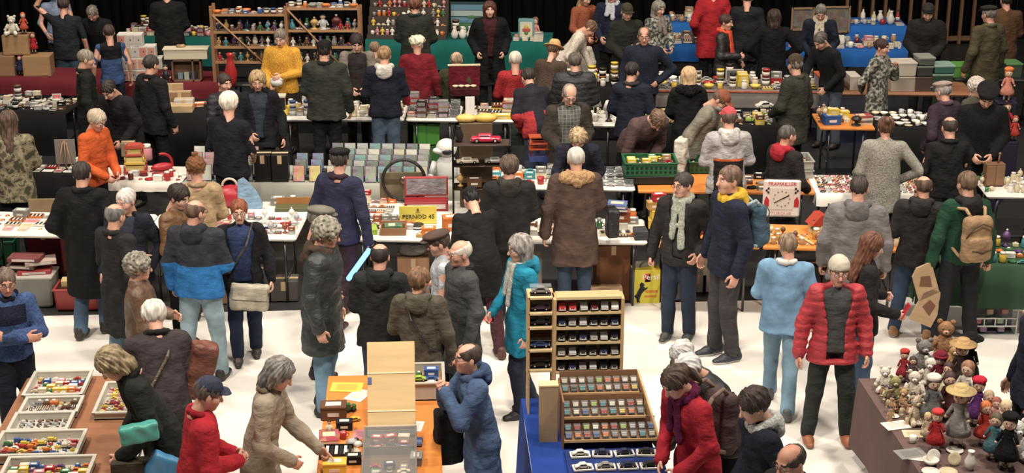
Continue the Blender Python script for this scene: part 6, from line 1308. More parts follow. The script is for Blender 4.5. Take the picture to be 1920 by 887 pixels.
simple('card_board', (V3(78, 330, 17.2).x, 17.22, .53), 0, 'tan cardboard sheet standing on the maroon chest', lambda b: b.box((0, 0, .14), (.36, .02, .28), 0, .003), [M((150, 122, 92), 'card')], 'cardboard')
# Christmas pagoda
t = thing('toy_pagoda', TT(255, 322, 's2') + Vector((0, 0, 0)), .05, 'red and yellow tiered toy carousel on the white cloth', 'toy')
for i, (w_, z_, c) in enumerate([(.27, 0, (170, 60, 44)), (.24, .10, (196, 160, 60)), (.20, .20, (176, 72, 54))]):
    b = MB(); b.box((0, 0, z_ + .02), (w_, w_ * .7, .03), 0, .004); b.box((0, 0, z_ + .06), (w_ * .8, w_ * .5, .06), 1)
    for x in (-1, 1):
        for y in (-1, 1): b.cyl((x * w_ * .45, y * w_ * .3, z_ + .03), (x * w_ * .45, y * w_ * .3, z_ + .1), .008, .008, 6, 0)
    b.build('tier', [M(c, 'plastic'), M((196, 176, 96), 'paper')], t)
b = MB(); b.prism([(-.12, .30), (.12, .30), (.07, .34), (-.07, .34)], -.07, .07); b.build('roof', M((186, 70, 56), 'plastic'), t)
carton(0, 0, .752, .16, .14, .17, (132, 116, 90), 'tan box with silver lids behind the carousel', loc=TT(240, 292, 's2', ) + Vector((0, 0, 0))); put('jar', 'pink', TT(276, 300, 's2') , 0, 1.6, 'pink patterned jar behind the carousel')
simple('toy_sleigh', TT(305, 322, 's2'), .4, 'shiny red sleigh right of the carousel', lambda b: (b.ball((0, 0, .06), (.14, .06, .05), 0), torus(b, (.0, 0, .10), .12, .016, 0, -.2, 1.8, 12), b.cyl((-.14, -.05, .01), (.14, -.05, .01), .008), b.cyl((-.14, .05, .01), (.14, .05, .01), .008)), [M((178, 26, 36), 'plastic')], 'toy')
fill('s2', .02, .98, .08, .5, 9, 2, ['cloth_bundle', 'bits', 'box', 'jar'], ['red', 'maroon', 'pink', 'white', 'silver'], 'around the red Christmas carousel', .8)
t = thing('feather_lamp', TT(188, 318, 's2') + Vector((-.02, -.42, -.75 + .0)), 0, 'lamp stand with a white lace top and long red fringe', 'lamp')
t.location.z = 0
b = MB(); b.cyl((0, 0, 0), (0, 0, .98), .014, .014, 8); b.lathe([(.12, 0), (.12, .02), (.02, .03)], n=14); b.build('pole', M((190, 150, 120), 'wood'), t)
b = MB()
for i in range(34): a = i * 2.4; r_ = .05 + .07 * ((i * 37) % 10) / 10; b.cyl((r_ * math.cos(a) * .8, r_ * math.sin(a) * .8, .96), (r_ * math.cos(a) * 1.25, r_ * math.sin(a) * 1.25, .42 + .02 * (i % 5)), .016, .010, 5)
b.build('fringe', M((168, 52, 36), 'fur'), t)
b = MB(); b.ball((0, 0, 1.0), (.17, .14, .04), 0, 14, 6)
for i in range(8): a = i * math.pi / 4; b.ball((.12 * math.cos(a), .10 * math.sin(a), 1.02), (.05, .05, .03), 0, 8, 5)
b.build('lace_top', M((214, 210, 202), 'cloth'), t)
# film and music cases in rows
A_, U_, V_, L_, D_, z_, rz_ = TB['s3']
def cases(u0, u1, vs, cols, place, kind='case', tilt=-.12):
    n = int((u1 - u0) / .14)
    for j, v in enumerate(vs):
        if j: b = MB(); b.box(((u0 + u1) / 2, D_ * v if False else v, .0175 * j), (u1 - u0, .11, .035 * j - .001)); tag(b.build('case_riser', M((70, 68, 66), 'cloth'), None, Vector((A_.x, A_.y, z_)), rz_), 'low dark step, %s film case row %s' % (rown(j, len(vs)), place), 'stand')
        for i in range(n):
            c = RND.choice(cols); nm = 'film case'
            put('case', c, tpt('s3', u0 + (i + .5) * (u1 - u0) / n, v, .002 + .035 * j), rz_ + RND.uniform(-.03, .03), 1, '%s film case, %s from left in the %s row %s' % (c, nth(i), rown(j, len(vs)), place), 'film case', 'film cases ' + place, tilt=R(-14))
cases(.02, .82, (.08, .22, .36, .5), ['grey', 'silver', 'white', 'pink', 'navy'], 'left of the black speakers')
cases(1.25, 1.62, (.08, .22, .36), ['orange', 'yellow', 'blue', 'white', 'black'], 'just right of the black speakers')
cases(1.66, 2.84, (.08, .20, .32, .44, .56), ['grey', 'silver', 'white', 'navy', 'pink', 'cream', 'turquoise'], 'along the right of the grey table')
for i in range(2): carton(0, 0, z_, .19, .24, .32, (18, 18, 20), '%s of two tall black speaker boxes among the film cases' % ['left', 'right'][i], loc=tpt('s3', .93 + .2 * i, .06), name='speaker_box', kind='plastic')
o = simple('army_tray', tpt('s3', .95, -.32, -.30) , -.02, 'olive tray of small green and orange pieces below the grey cloth', lambda b: (b.box((0, 0, .02), (.60, .18, .04), 0, .004), b.box((0, .09, .06), (.60, .01, .10), 1)), [M((84, 88, 56), 'plastic'), M((170, 110, 60), 'card')], 'tray'); o.location = (V3(568, 385, 16.85).x, 16.85, .752)
# white table right of the pink car
fill('s4', .02, .55, .05, .95, 8, 3, ['box', 'car', 'bcar', 'cup', 'book'], ['cream', 'silver', 'grey', 'red', 'orange', 'turquoise'], 'right of the pink toy car', .9, stack=1)
fill('s4', .62, .99, .05, .9, 7, 5, ['bcar'], ['silver', 'grey', 'white', 'black'], 'in clear boxes by the green crate', .6, stack=1)
t = thing('toy_garage', U(1010, 300, .752), 0, 'red and orange toy garage frame with blue base', 'toy')
b = MB(); b.box((0, 0, .03), (.24, .16, .06), 0); b.build('base', M((60, 78, 140), 'plastic'), t)
b = MB(); 
for x in (-.1, .1):
    for y in (-.06, .06): b.cyl((x, y, .06), (x, y, .30), .009, .009, 6)
for zz in (.15, .22, .30): b.box((0, 0, zz), (.24, .16, .012))
b.build('frame', M((200, 80, 44), 'plastic'), t)
carton(0, 0, .752, .17, .14, .22, (140, 148, 140), 'grey-green tin stack behind the toy garage', loc=U(1010, 272, .752) + Vector((0, .35, 0)), kind='plastic')
# crates of the second row
GC = M((26, 92, 56), 'plastic')
p = U(1222, 347, .76); crate((p.x, p.y + .22, .752), .58, .38, .10, M((20, 34, 28), 'plastic'), 'dark crate beneath the large green slatted crate', 'plastic_crate', -.03, False, 'crate')
crate((p.x, p.y + .22, .856), .60, .40, .16, GC, 'large dark green slatted crate on the orange table', 'plastic_crate', -.03, True, 'crate')
toys_in((p.x, p.y + .22, .97), .56, .36, 24, ['block', 'car', 'box', 'bits'], ['orange', 'red', 'tan', 'green', 'brown', 'yellow'], 'in the large green crate', .6, 0)
b = MB(); b.box((p.x, p.y + .22, .92), (.56, .36, .10)); tag(b.build('packing_card', M((70, 64, 52), 'card')), 'cardboard packing inside the large green crate', 'cardboard')
p = U(1312, 325, .76); crate((p.x, p.y + .18, .752), .22, .32, .14, M((22, 78, 46), 'plastic'), 'small green crate right of the large one', 'plastic_crate', -.03, True, 'crate'); toys_in((p.x, p.y + .18, .84), .2, .3, 8, ['bits', 'block'], ['yellow', 'lime', 'white'], 'in the small green crate', .8, -.06)
p = U(1505, 335, .76); 
for i in range(2): crate((p.x, p.y + .16, .752 + .115 * i), .24, .36, .11, M((150, 150, 142), 'plastic'), '%s of two stacked grey trays beside the red-collared jacket' % ['lower', 'upper'][i], 'plastic_crate', -.03, cat='crate')
put('tray', 'rust', (p.x, p.y + .16, .885), R(90), .9, 'rust-coloured tray insert in the upper grey tray', sz=(.95, .95, .8))
fill('s5', .50, .98, .05, .9, 8, 3, ['box', 'book', 'block', 'cloth_bundle'], ['black', 'brown', 'black', 'grey', 'navy'], 'behind the striped grey jacket', 1.0)
# jewellery: very many small pieces on the white cloth
fill('s6', .03, .97, .05, .95, 18, 8, ['ring', 'bits'], ['red', 'pink', 'gold', 'white', 'maroon', 'silver', 'black', 'rust'], 'on the jewellery cloth', 1.0)
t = thing('folding_chair', (V3(1562, 400, 16.9).x, 16.55, 0), 0, 'black folding chair left of the grey hooded sweatshirt', 'chair', 'black folding chairs')
def chair(t):
    m = M((20, 20, 22), 'plastic'); b = MB(); b.box((0, 0, .44), (.40, .38, .025), 0, .01); b.build('seat', m, t)
    b = MB(); b.prism([(-.21, .66), (.21, .66), (.20, .80), (.14, .87), (-.14, .87), (-.20, .80)], -.20, -.17); b.build('backrest', m, t)
    for x in (-.2, .2): b = MB(); b.cyl((x, -.19, .86), (x, .2, 0), .012, .012, 8); b.build('leg', GREYM, t); b = MB(); b.cyl((x, .15, .44), (x, -.2, 0), .012, .012, 8); b.build('leg', GREYM, t)
chair(t); t = thing('folding_chair', (V3(1868, 400, 16.9).x, 16.55, 0), 0, 'black folding chair right of the green jacket', 'chair', 'black folding chairs'); chair(t)
t = thing('wooden_cabinet', U(1868, 352, .76) + Vector((0, .12, -.01)), 0, 'small brown wooden cabinet with a peg on the right white table', 'cabinet')
b = MB(); b.box((0, 0, .14), (.22, .12, .26), 0, .004); b.build('cabinet_body', M((120, 84, 56), 'wood'), t)
for x in (-.053, .053): b = MB(); b.box((x, -.063, .14), (.10, .008, .23), 0, .003); b.build('door', M((138, 98, 66), 'wood'), t)
b = MB(); b.cyl((.04, 0, .27), (.05, 0, .38), .012, .008, 8); b.ball((.05, 0, .38), .016); b.build('finial', M((150, 104, 64), 'wood'), t)
fill('s7', .3, .98, .05, .9, 8, 4, ['bowl', 'vase', 'jar', 'stand', 'cup'], ['white', 'cream', 'silver'], 'right of the small wooden cabinet', .9)
fill('s7', .0, .14, .05, .9, 2, 3, ['stand', 'cup'], ['white', 'green', 'cream'], 'left of the small wooden cabinet', .9)
# ------------------------------------------------------------------ third row
simple('price_sign', TT(108, 200, 't1'), .1, 'white and red leaflet standing at the end of the tool table', lambda b: (b.box((0, 0, .09), (.12, .012, .18)), b.box((.0, -.007, .14), (.10, .003, .06), 1)), [M((206, 202, 198), 'paper'), M((206, 110, 110), 'paper')], 'sign')
fill('t1', .02, .98, .05, .95, 12, 5, ['tray', 'box', 'book', 'tin', 'bits', 'cloth_bundle'], ['grey', 'silver', 'black', 'brown', 'cream', 'white'], 'on the dark tool table', .9, stack=1)
fill('t2', .02, .5, .1, .95, 4, 3, ['book', 'box', 'sheet'], ['white', 'cream', 'grey'], 'between the two men in black', .9)
for i, (px, py, z_, w_, d_, h_, c, lab) in enumerate([(337, 219, 0, .34, .24, .10, (196, 164, 118), 'open pale wooden box at the table corner'), (345, 200, .10, .26, .16, .05, (190, 186, 176), 'white framed tray on the pale wooden box'), (338, 182, .0, .30, .14, .22, (150, 112, 76), 'brown wooden box behind the white tray'), (322, 178, .0, .34, .05, .30, (182, 150, 106), 'upright wooden lid at the back of the table')]):
    carton(px, py, .75 + z_, w_, d_, h_, c, lab, name='wooden_box', kind='wood', loc=TT(px, 213 - i * 5))
put('bottle', 'lime', TT(358, 196), 0, .9, 'pale green bottle beside the brown wooden box'); put('box', 'orange', TT(374, 200), .2, .8, 'orange flat box right of the wooden boxes', sz=(1, 1, .5)); put('fig', 'black', TT(386, 204), 0, .6, 'small black and white figure at the table end')
fill('t3', .02, .30, .08, .95, 5, 3, ['box', 'tin', 'jar', 'bottle', 'cup'], ['white', 'blue', 'yellow', 'silver', 'tan'], 'left of the large dark jacket', 1.0, stack=1)
fill('t3', .55, .98, .05, .95, 6, 4, ['cloth_bundle', 'box', 'cup', 'jar'], ['white', 'cream', 'brown', 'white', 'grey'], 'beside the white-hooded man', 1.0, stack=1)
t = thing('toy_shelf', TT(522, 214), 0, 'grey wire basket with a pale top left of the large dark jacket', 'basket'); b = MB(); b.box((0, 0, .13), (.20, .16, .24), 0, .004); b.build('basket_body', M((112, 104, 96), 'metal'), t); b = MB(); b.box((0, 0, .255), (.22, .18, .02), 0); b.build('lid', M((206, 196, 176), 'plastic'), t)
fill('t4', .0, .98, .04, .9, 5, 4, ['gift', 'bcar', 'gift', 'loco', 'book'], ['brown', 'black', 'grey', 'red', 'tan'], 'on the short white table', .9, stack=2)
fill('t5', .0, .98, .22, .9, 4, 3, ['book', 'gift', 'book', 'tray'], ['brown', 'cream', 'yellow', 'black', 'rust', 'grey'], 'on the white book table', 1.1, stack=4)
put('box', 'yellow', tpt('t5', .55, .10, .0), 0, 1.1, 'yellow game box lying before the piled books', sz=(1.2, .9, .5))
t = thing('open_case', TT(873, 192) + Vector((0, .45, 0)), 0, 'dark red open case lid standing behind the piled books', 'case'); b = MB(); b.box((0, 0, .05), (.42, .2, .10), 0, .005); b.build('case_body', M((70, 20, 26), 'cloth'), t); b = MB(); b.box((0, .11, .24), (.44, .025, .30), 0, .004); b.box((0, .11, .40), (.46, .04, .02), 1); b.build('lid', [M((104, 20, 34), 'cloth'), M((214, 196, 150), 'paper')], t)
for i in range(4): put('bowl', 'cream', TT(873, 192) + Vector((-.13 + .085 * i, .43, .102)), 0, .5, 'small pale dish, %s from left in the dark red case' % nth(i), 'dish', 'dishes in the dark red case')
for px in (788, 812):
    p = V3(px, 280, 21.0 if px else 0); crate((p.x, 21.0, 0.0 if px < 800 else 0.0), .17, .40, .34, M((48, 110, 40), 'plastic'), '%s green crate under the third-row table' % ('left' if px < 800 else 'right'), 'plastic_crate', cat='crate')
    crate((p.x, 21.0, .345), .17, .40, .30, M((70, 140, 50), 'plastic'), '%s upper green crate under the third-row table' % ('left' if px < 800 else 'right'), 'plastic_crate', cat='crate')
fill('t6', .05, .95, .1, .9, 4, 3, ['cup', 'jar', 'bowl', 'lamp'], ['white', 'silver', 'cream'], 'between the black quilted jacket and the navy jacket', 1.0)
fill('t7', .02, .98, .05, .95, 16, 6, ['car', 'loco', 'block', 'box', 'bcar', 'bits'], ['red', 'white', 'yellow', 'gold', 'tan', 'lime', 'blue', 'brown', 'cream', 'black'], 'on the dark toy vehicle table', 1.0, stack=1)
put('box', 'lime', tpt('t7', 1.30, .62, .0), 0, 1, 'bright lime box standing on the toy vehicle table', sz=(.5, .8, 1.9)); put('car', 'white', TT(1436, 206, 't7') + Vector((0, .1, .0)), .2, 1.2, 'white toy car beside the bright lime box')
fill('t8', .02, .6, .3, .98, 5, 3, ['stand', 'bits', 'jar', 'fig', 'box'], ['tan', 'gold', 'yellow', 'cream', 'brown'], 'in the shell trays', 1.0)
p = TT(1562, 236, 't8'); put('box', 'blue', p + Vector((0, .1, 0)), .05, 1.1, 'blue and white box at the front of the orange table'); put('box', 'yellow', p + Vector((.02, .12, .125)), 0, .7, 'yellow tape roll box on the blue box'); put('box', 'yellow', TT(1582, 226, 't8'), 0, .9, 'yellow box beside the blue box', sz=(.6, .8, 1.2))
for i in range(4): put('book', ['cream', 'brown', 'white', 'red'][i], TT(1622, 236, 't8') + Vector((0, .12, .03 * i)), R(92) + .04 * i, 1, '%s book, %s from bottom of the pile by the curly brown hair' % (['cream', 'brown', 'white', 'red'][i], nth(i)))
put('stand', 'black', TT(1605, 235, 't8'), 0, 1.2, 'dark ornament before the pile of books', sz=(1.6, 1.6, .8))
fill('t9', .02, .98, .05, .95, 9, 5, ['bowl', 'cup', 'plate', 'bowl'], ['white', 'white', 'cream', 'silver'], 'on the china table', .9)
# ------------------------------------------------------------------ behind the third row
def wbox(px, py, key, w_, d_, h_, lab, c=(158, 120, 80), dz=0, dy=0):
    p = TT(px, py, key); t = thing('wooden_box', (p.x, p.y + d_ / 2 + dy, p.z + dz), 0, lab, 'box'); b = MB(); b.box((0, 0, h_ / 2), (w_, d_, h_), 0, .005); b.box((0, -d_ / 2 - .003, h_ / 2), (w_ * .9, .006, h_ * .86), 1, .0); b.build('box_body', [M(c, 'wood'), M(tuple(int(v * 1.06) for v in c), 'wood')], t); return t
wbox(70, 144, 'u1', .40, .30, .30, 'large pale wooden box right of the blue doll'); wbox(10, 144, 'u1', .28, .30, .30, 'wooden box at the left edge under another box', (140, 102, 68)); wbox(34, 142, 'u1', .38, .26, .29, 'pale wooden box resting on the two lower ones', dz=.305, dy=.02)
z1 = TB['u1'][5]
p = TT(36, 144, 'u1'); teddy((p.x - .07, p.y + .17, z1 + .60), .30, (206, 198, 180), 0, 'white plush toy with a yellow hat on the upper wooden box'); doll((p.x + .09, p.y + .2, z1 + .60), .30, (186, 72, 50), (190, 90, 50), None, None, .2, 'red-orange doll beside the white plush toy')
doll((TT(62, 144, 'u1').x, p.y + .2, z1 + .305), .30, (160, 28, 36), (110, 60, 40), None, None, 0, 'doll in red right of the upper wooden box'); doll((TT(34, 146, 'u1').x, p.y + .12, z1), .28, (40, 46, 84), (190, 90, 90), None, None, 0, 'blue-dressed doll between the wooden boxes')
for j, (n, x0) in enumerate([(5, 218), (6, 220), (5, 224), (3, 232)]):
    for i in range(n):
        if j == 3 and i == 0: pass
        p = TT(x0 + i * 15.5, 154, 'u1'); c = RND.choice([(190, 120, 104), (186, 130, 110), (176, 170, 162), (150, 146, 140), (196, 140, 90)])
        t = thing('picture_box', (p.x, p.y + .16, z1 + .172 * j), 0, 'white box with a printed picture, %s from left, %s layer of the stack' % (nth(i), ['bottom', 'second', 'third', 'top'][j]), 'box', 'stack of white picture boxes')
        b = MB(); b.box((0, 0, .085), (.118, .2, .168), 0, .003); b.build('box_body', M((200, 194, 184), 'paper'), t)
        b = MB(); b.box((0, -.101, .083), (.098, .003, .13), 0); b.ball((.01, -.1, .09), (.016, .004, .02), 1, 6, 4); b.build('picture', [M(c, 'paper'), M((80, 60, 54), 'paper')], t)
t = thing('toy_cupboard', TT(350, 155, 'u1') + Vector((0, .18, 0)), 0, 'brown toy cupboard under a wide white top box', 'cupboard')
b = MB(); b.box((0, .05, .16), (.40, .02, .32)); 
for x in (-.20, .20, .09): b.box((x, -.03, .16), (.02, .18, .32))
for zz in (.01, .31): b.box((0, -.03, zz), (.42, .18, .02))
b.build('cupboard_body', M((120, 84, 60), 'wood'), t)
b = MB(); b.box((0, -.02, .40), (.62, .22, .14), 0, .004); b.box((0, -.02, .475), (.65, .24, .02), 0, .003); b.build('top_box', M((200, 188, 160), 'paper'), t)
for i, c in enumerate([(110, 140, 150), (170, 180, 160), (60, 90, 130)]): b = MB(); b.box((-.1 + .09 * i, -.04, .07), (.07, .06, .09 + .02 * i), 0, .004); b.build('inner_toy', M(c, 'plastic'), t)
put('fig', 'black', TT(312, 156, 'u1'), 0, 1.4, 'dark figure with a red base left of the toy cupboard'); put('cloth_bundle', 'tan', TT(340, 155, 'u1') + Vector((0, .18, .485)), 0, .5, 'tan object on the white top box')
# open shelves with figures
zs = .75; pL = TT(402, 158, 'u2'); SL = []
t = thing('wooden_shelf_unit', (pL.x, pL.y + .10, zs + .001), -.06, 'open pine shelf unit with diagonal braces full of figures', 'shelf')
for x, h_ in ((0, 1.12), (1.07, 1.12), (2.12, 1.10)):
    b = MB(); b.box((x, 0, h_ / 2), (.045, .03, h_)); b.box((x, .22, h_ / 2), (.045, .03, h_)); b.build('upright', M((146, 100, 64), 'wood'), t)
LV = [(.02, 1.05, [.30, .52, .74, .99]), (1.09, 2.10, [.28, .52, .76, 1.08])]
for a0, a1, zz in LV:
    for q in zz: b = MB(); b.box(((a0 + a1) / 2, .11, q), (a1 - a0, .22, .018)); b.box(((a0 + a1) / 2, -.008, q), (a1 - a0, .014, .034)); b.build('shelf', M((170, 124, 82), 'wood'), t)
    b = MB(); b.cyl((a0, -.025, zz[-1]), (a0 + .78, -.025, .22), .014, .014, 6); b.build('brace', M((150, 108, 70), 'wood'), t)
ca, sa = math.cos(-.06), math.sin(-.06)
for si, (a0, a1, zz) in enumerate(LV):
    for li, q in enumerate(zz):
        for row, yy in enumerate((.05, .16)):
            n = 10
            for i in range(n):
                x = a0 + .06 + (a1 - a0 - .12) * i / (n - 1); k = RND.choice(['fig', 'fig', 'car', 'stand', 'jar', 'vase', 'bits'] if li < 3 else ['box', 'bowl', 'gift', 'jar', 'tin', 'book']); c = RND.choice(['navy', 'turquoise', 'green', 'red', 'black', 'purple', 'white', 'brown', 'grey', 'gold'] if li < 3 else ['white', 'blue', 'grey', 'orange', 'silver'])
                if k in ('car', 'box', 'book', 'gift'): s = .42
                elif k == 'bits': s = 1.4
                else: s = .72
                nm = NM.get(k, k).replace('_', ' ')
                put(k, c, (t.location.x + x * ca - yy * sa, t.location.y + x * sa + yy * ca, zs + .001 + q + .0095), RND.uniform(-.4, .4), s, '%s %s, %s from left, %s row, %s shelf of the %s bay' % (c, nm, nth(i), ['front', 'back'][row], ['lowest', 'second', 'third', 'top'][li], ['left', 'right'][si]), None, '%ss in the pine shelf unit' % nm)
for px, c, nm, s in [(593, 'gold', 'gold head ornament', 1.0), (609, 'silver', 'silver robot figure', 1.15), (634, 'maroon', 'dark pink round mirror', 1.2)]:
    p = TT(px, 158, 'u2'); put('stand' if c != 'silver' else 'fig', c, (p.x + (p.x - t.location.x) * .0, p.y + .14, zs + .76 + .012), 0, s, '%s on the third shelf of the right bay' % nm, 'ornament', sz=(s * 1.4, s, s))
put('vase', 'red', TT(436, 158, 'u2') + Vector((0, -.12, 0)), 0, 2.2, 'tall red vase before the pine shelf unit', 'vase', sz=(1.6, 1.6, 2.4))
fill('u3', .02, .98, .05, .9, 7, 4, ['box', 'bowl', 'tin', 'bits', 'jar'], ['yellow', 'white', 'brown', 'gold', 'orange', 'black'], 'beside the man with hand on hip', 1.0, stack=1)
fill('u4', .05, .95, .08, .92, 14, 4, ['box', 'cup', 'tin', 'car', 'jar', 'tray', 'bowl'], ['white', 'cream', 'red', 'grey', 'black', 'silver', 'yellow'], 'on the grey-clothed table', 1.0, stack=1)
b = MB(); b.box((TB['u4'][3] / 2, -.02, TB['u4'][5] - .004), (TB['u4'][3], .016, .02)); tag(b.build('edge_trim', M((196, 96, 72), 'cloth'), None, TB['u4'][0], TB['u4'][6]), 'salmon-red edging strip along the grey-clothed table', 'trim')
simple('laptop', TT(1378, 155, 'u4'), 0, 'grey open screen facing forward on the grey-clothed table', lambda b: (b.box((0, .06, .10), (.26, .012, .17), 0), b.box((0, .053, .10), (.23, .003, .14), 1), b.box((0, -.03, .008), (.26, .18, .016), 0)), [M((190, 184, 170), 'plastic'), M((96, 96, 94), 'plastic')], 'screen')
def stor(px, py, key, w_, h_, c, lab, lid=None, dz=0, d_=.3):
    p = TT(px, py, key); t = thing('storage_box', (p.x, p.y + d_ / 2, p.z + dz), 0, lab, 'storage box'); b = MB(); b.box((0, 0, h_ / 2), (w_, d_, h_), 0, .008, top=(1.04, 1.04)); b.build('box_body', M(c, 'plastic'), t); b = MB(); b.box((0, 0, h_), (w_ * 1.08, d_ * 1.08, .025), 0, .005); b.build('lid', M(lid or c, 'plastic'), t)
for a in [(1558, 172, 'u5', .36, .22, (130, 122, 150), 'lilac storage box with an orange-red tray on top', (200, 84, 50)), (1602, 170, 'u5', .14, .20, (200, 190, 176), 'small white box left of the floral blouse'), (1694, 172, 'u5', .36, .20, (176, 164, 146), 'cream box beneath a white box, right of the floral blouse'), (1690, 172, 'u5', .38, .18, (196, 184, 168), 'white box stacked on the cream box', None, .225),
    (1731, 172, 'u5', .24, .20, (84, 66, 60), 'brown storage box with yellow contents'), (1732, 172, 'u5', .22, .13, (60, 66, 60), 'dark green-grey box on the brown box', (110, 116, 104), .225), (1734, 172, 'u5', .22, .10, (90, 96, 90), 'grey patterned box topmost on the brown box', (140, 140, 130), .38),
    (1766, 172, 'u5', .28, .24, (52, 74, 56), 'dark green box left of the bright green case', (120, 150, 130)), (1768, 172, 'u5', .28, .10, (60, 110, 96), 'teal-green box on the dark green box', (130, 160, 150), .265)]: stor(*a)
table('u6', (1790, 148), (1960, 150), .6, 'dark', 'dark table behind the black beret carrying the bright green case')
stor(1812, 146, 'u6', .42, .17, (84, 150, 60), 'bright green storage case with toys inside'); stor(1850, 158, 'u6', .2, .16, (196, 186, 170), 'white box right of the bright green case') if False else None; stor(1900, 146, 'u6', .24, .2, (70, 84, 70), 'green-lidded box at the right edge', (90, 140, 80))
for i, (c, h_) in enumerate([('red', .4), ('red', .3)]): pass
# dolls at the right edge
t = thing('doll_stand', (V3(1893, 200, 18.6).x, 18.7, 0), 0, 'narrow dark stand crowded with red and pink dolls at the right edge', 'stand')
b = MB(); b.box((0, 0, .45), (.30, .26, .9), 0, .01); b.box((0, .1, 1.15), (.30, .03, .5), 0); b.build('stand_body', M((40, 34, 60), 'plastic'), t)
for i, (dx, z_, h_, c, hc) in enumerate([(0, .902, .46, (176, 40, 44), (200, 130, 90)), (.1, .902, .30, (190, 60, 50), (150, 60, 40)), (-.1, .902, .28, (206, 140, 120), (190, 150, 130)), (-.02, 1.38, .40, (196, 120, 100), (206, 120, 60))]):
    if z_ > 1.2: b = MB(); b.box((-.02, .02, 1.375), (.24, .2, .012)); b.build('stand_shelf', M((44, 38, 60), 'plastic'), t)
    doll((t.location.x + dx, t.location.y - .02 - (.06 if h_ < .4 else 0), z_), h_, c, hc, 'beret' if i == 3 else None, (206, 110, 50), -.2, '%s doll on the dark stand at the right edge' % ['tall red', 'small red-orange', 'small pink', 'orange-hatted topmost'][i])
# ------------------------------------------------------------------ farthest tables
fill('v1', .02, .98, .05, .95, 12, 4, ['box', 'tin', 'book', 'jar', 'cup', 'gift'], ['red', 'pink', 'white', 'yellow', 'maroon', 'cream', 'black'], 'on the far left green table', .9, stack=1)
st = thing('stepped_stand', (TB['v2'][0].x, TB['v2'][0].y + .06, TB['v2'][5]), TB['v2'][6], 'stepped stand with rows of tiny colourful figures', 'stand')
W2 = TB['v2'][3]
for i in range(5): b = MB(); b.box((W2 / 2, .07 + .12 * i, .03 + .065 * i), (W2 * .98, .12, .06 + .13 * i)); b.build('step', M((70, 58, 50), 'wood'), st)
for j in range(5):
    for i in range(15):
        k = RND.choice(['fig', 'fig', 'cup', 'bits', 'stand', 'jar']); c = RND.choice(['white', 'cream', 'green', 'yellow', 'orange', 'red', 'pink', 'grey', 'white']); s = .72 if k != 'bits' else 1.4
        u_ = W2 * (.04 + .92 * (i + .5) / 15); nm = NM.get(k, k).replace('_', ' ')
        put(k, c, tpt('v2', u_, .06 + .07 + .12 * j, .0625 + .13 * j), RND.uniform(-.4, .4), s, '%s %s, %s from left on the %s step of the stepped stand' % (c, nm, nth(i), ['lowest', 'second', 'middle', 'fourth', 'highest'][j]), None, '%ss on the stepped stand' % nm)
fill('v3', .02, .40, .05, .6, 5, 2, ['vase', 'bowl', 'tin', 'jar', 'box'], ['tan', 'white', 'brown', 'cream', 'grey'], 'of pottery left of the black coat woman', 1.3, stack=1)
fill('v3', .62, .86, .05, .4, 3, 2, ['book', 'box'], ['brown', 'cream', 'red', 'white'], 'right of the black coat woman', 1.2, stack=3)
t = thing('painted_board', tpt('v3', .35, .62), TB['v3'][6], 'wide painted board of green hills and blue water', 'painting')
b = MB(); b.box((0, 0, .27), (.72, .015, .5), 0)
for i, (zz, c) in enumerate([(.12, 1), (.22, 2), (.33, 3), (.43, 2)]): b.box((0, -.009, zz), (.70, .004, .09), c)
for i in range(5): b.ball((-.28 + .14 * i, -.012, .17 + .05 * (i % 3)), (.09, .003, .03), 1 + i % 2, 10, 4)
b.build('painted_panel', [M((30, 60, 60), 'paper'), M((62, 110, 62), 'paper'), M((84, 128, 150), 'paper'), M((150, 170, 166), 'paper')], t)
t = thing('decorated_tin', tpt('v3', 1.26, .25), TB['v3'][6], 'turquoise tin with a fruit picture behind the woman in black', 'tin'); b = MB(); b.box((0, 0, .16), (.26, .14, .32), 0, .006); b.build('tin_body', M((96, 150, 150), 'plastic'), t)
b = MB(); b.box((0, -.072, .16), (.20, .003, .25), 0)
for x, zz, c in ((-.03, .15, 1), (.035, .15, 1), (0, .2, 2), (0, .10, 3)): b.ball((x, -.074, zz), (.035, .004, .035), c, 8, 5)
b.build('picture', [M((196, 196, 170), 'paper'), M((190, 70, 60), 'paper'), M((206, 160, 60), 'paper'), M((80, 120, 60), 'paper')], t)
doll(tpt('v3', 1.40, .30), .42, (214, 140, 130), (120, 80, 60), None, None, -.3, 'pink-dressed doll seated right of the turquoise tin', seated=True)
for i in range(4): put('book', ['white', 'cream', 'white', 'grey'][i], tpt('v3', 1.46, .12, .031 * i), TB['v3'][6] + .03 * i, 1, 'pale book, %s from bottom of the stack below the pink doll' % nth(i))
fill('v4', .03, .97, .05, .95, 7, 4, ['tray', 'box', 'bowl', 'cup', 'bits', 'book'], ['white', 'cream', 'grey', 'brown', 'pink', 'tan'], 'on the blue cloth left of the orange scarf', 1.0, stack=1)
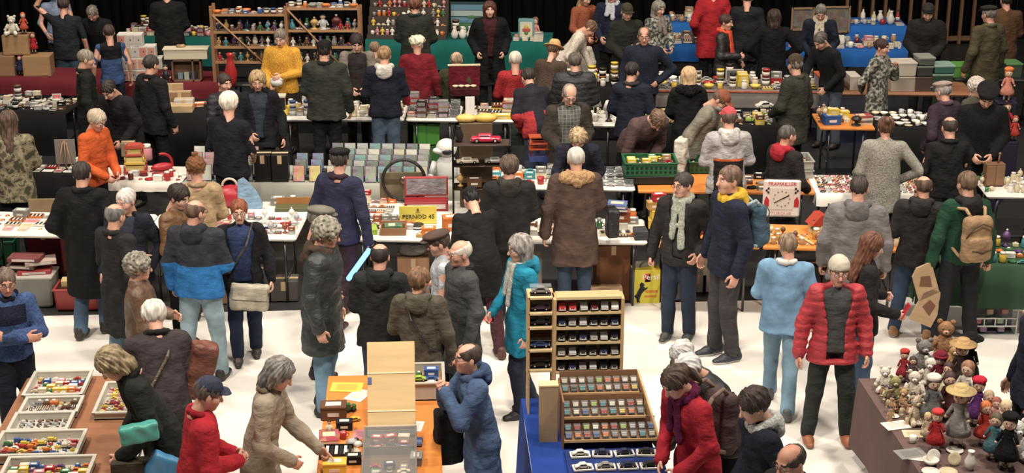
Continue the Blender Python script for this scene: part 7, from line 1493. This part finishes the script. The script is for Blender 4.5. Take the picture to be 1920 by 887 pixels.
fill('v5', .03, .97, .05, .95, 12, 4, ['cloth_bundle', 'book', 'box', 'jar', 'cup', 'bits'], ['white', 'cream', 'pink', 'tan', 'grey', 'maroon', 'silver'], 'on the long blue cloth', 1.0, stack=2)
fill('v6', .03, .97, .05, .95, 7, 3, ['tray', 'box', 'cup'], ['cream', 'tan', 'white', 'brown'], 'on the farthest blue cloth', 1.0, stack=1)
fill('v7', .03, .97, .05, .6, 7, 2, ['cup', 'bottle', 'vase', 'book'], ['white', 'cream', 'silver', 'red'], 'on the bright blue cloth', 1.1)
for px, py, w_, h_, lab in [(1572, 34, .42, .42, 'large picture frame leaning behind the pale-scarfed man'), (1508, 30, .36, .36, 'framed display case at the back left of the blue tables')]:
    p = V3(px, py, 26.2); t = thing('framed_picture', (p.x, 26.3, p.z - .25), 0, lab, 'picture'); b = MB()
    for s in (-1, 1): b.box((s * w_ / 2, 0, h_ / 2), (.03, .03, h_ + .03)); b.box((0, 0, h_ / 2 + s * h_ / 2), (w_, .03, .03))
    b.build('frame', M((150, 116, 84), 'wood'), t); b = MB(); b.box((0, .01, h_ / 2), (w_, .006, h_)); b.build('picture', M((96, 70, 62), 'print', f=.2, s=12), t)
    b = MB(); b.box((0, .05, -(p.z - .25) / 2), (w_, .1, p.z - .25)); tag(b.build('pedestal', M((40, 38, 40), 'cloth'), None, (p.x, 26.3, p.z - .265), 0), 'dark pedestal under the %s' % ('large picture frame' if px > 1550 else 'framed display case'), 'pedestal')
for k_, w_ in (('bald_olive', 'the seated man in the olive jacket'), ('red_seated', 'the seated white-haired person in red')):
    st_ = PEOPLE[k_]; t = thing('stool', (st_['loc'].x, st_['loc'].y, 0), 0, 'plain stool beneath ' + w_); b = MB(); b.lathe([(.17, .34), (.17, .37), (.0, .37)], n=16); b.build('seat', M(PAL['black'], 'plastic'), t)
    for a in range(4): b = MB(); b.cyl((.12 * math.cos(a * 1.57 + .78), .12 * math.sin(a * 1.57 + .78), .34), (.16 * math.cos(a * 1.57 + .78), .16 * math.sin(a * 1.57 + .78), 0), .011, .011, 6); b.build('leg', GREYM, t)
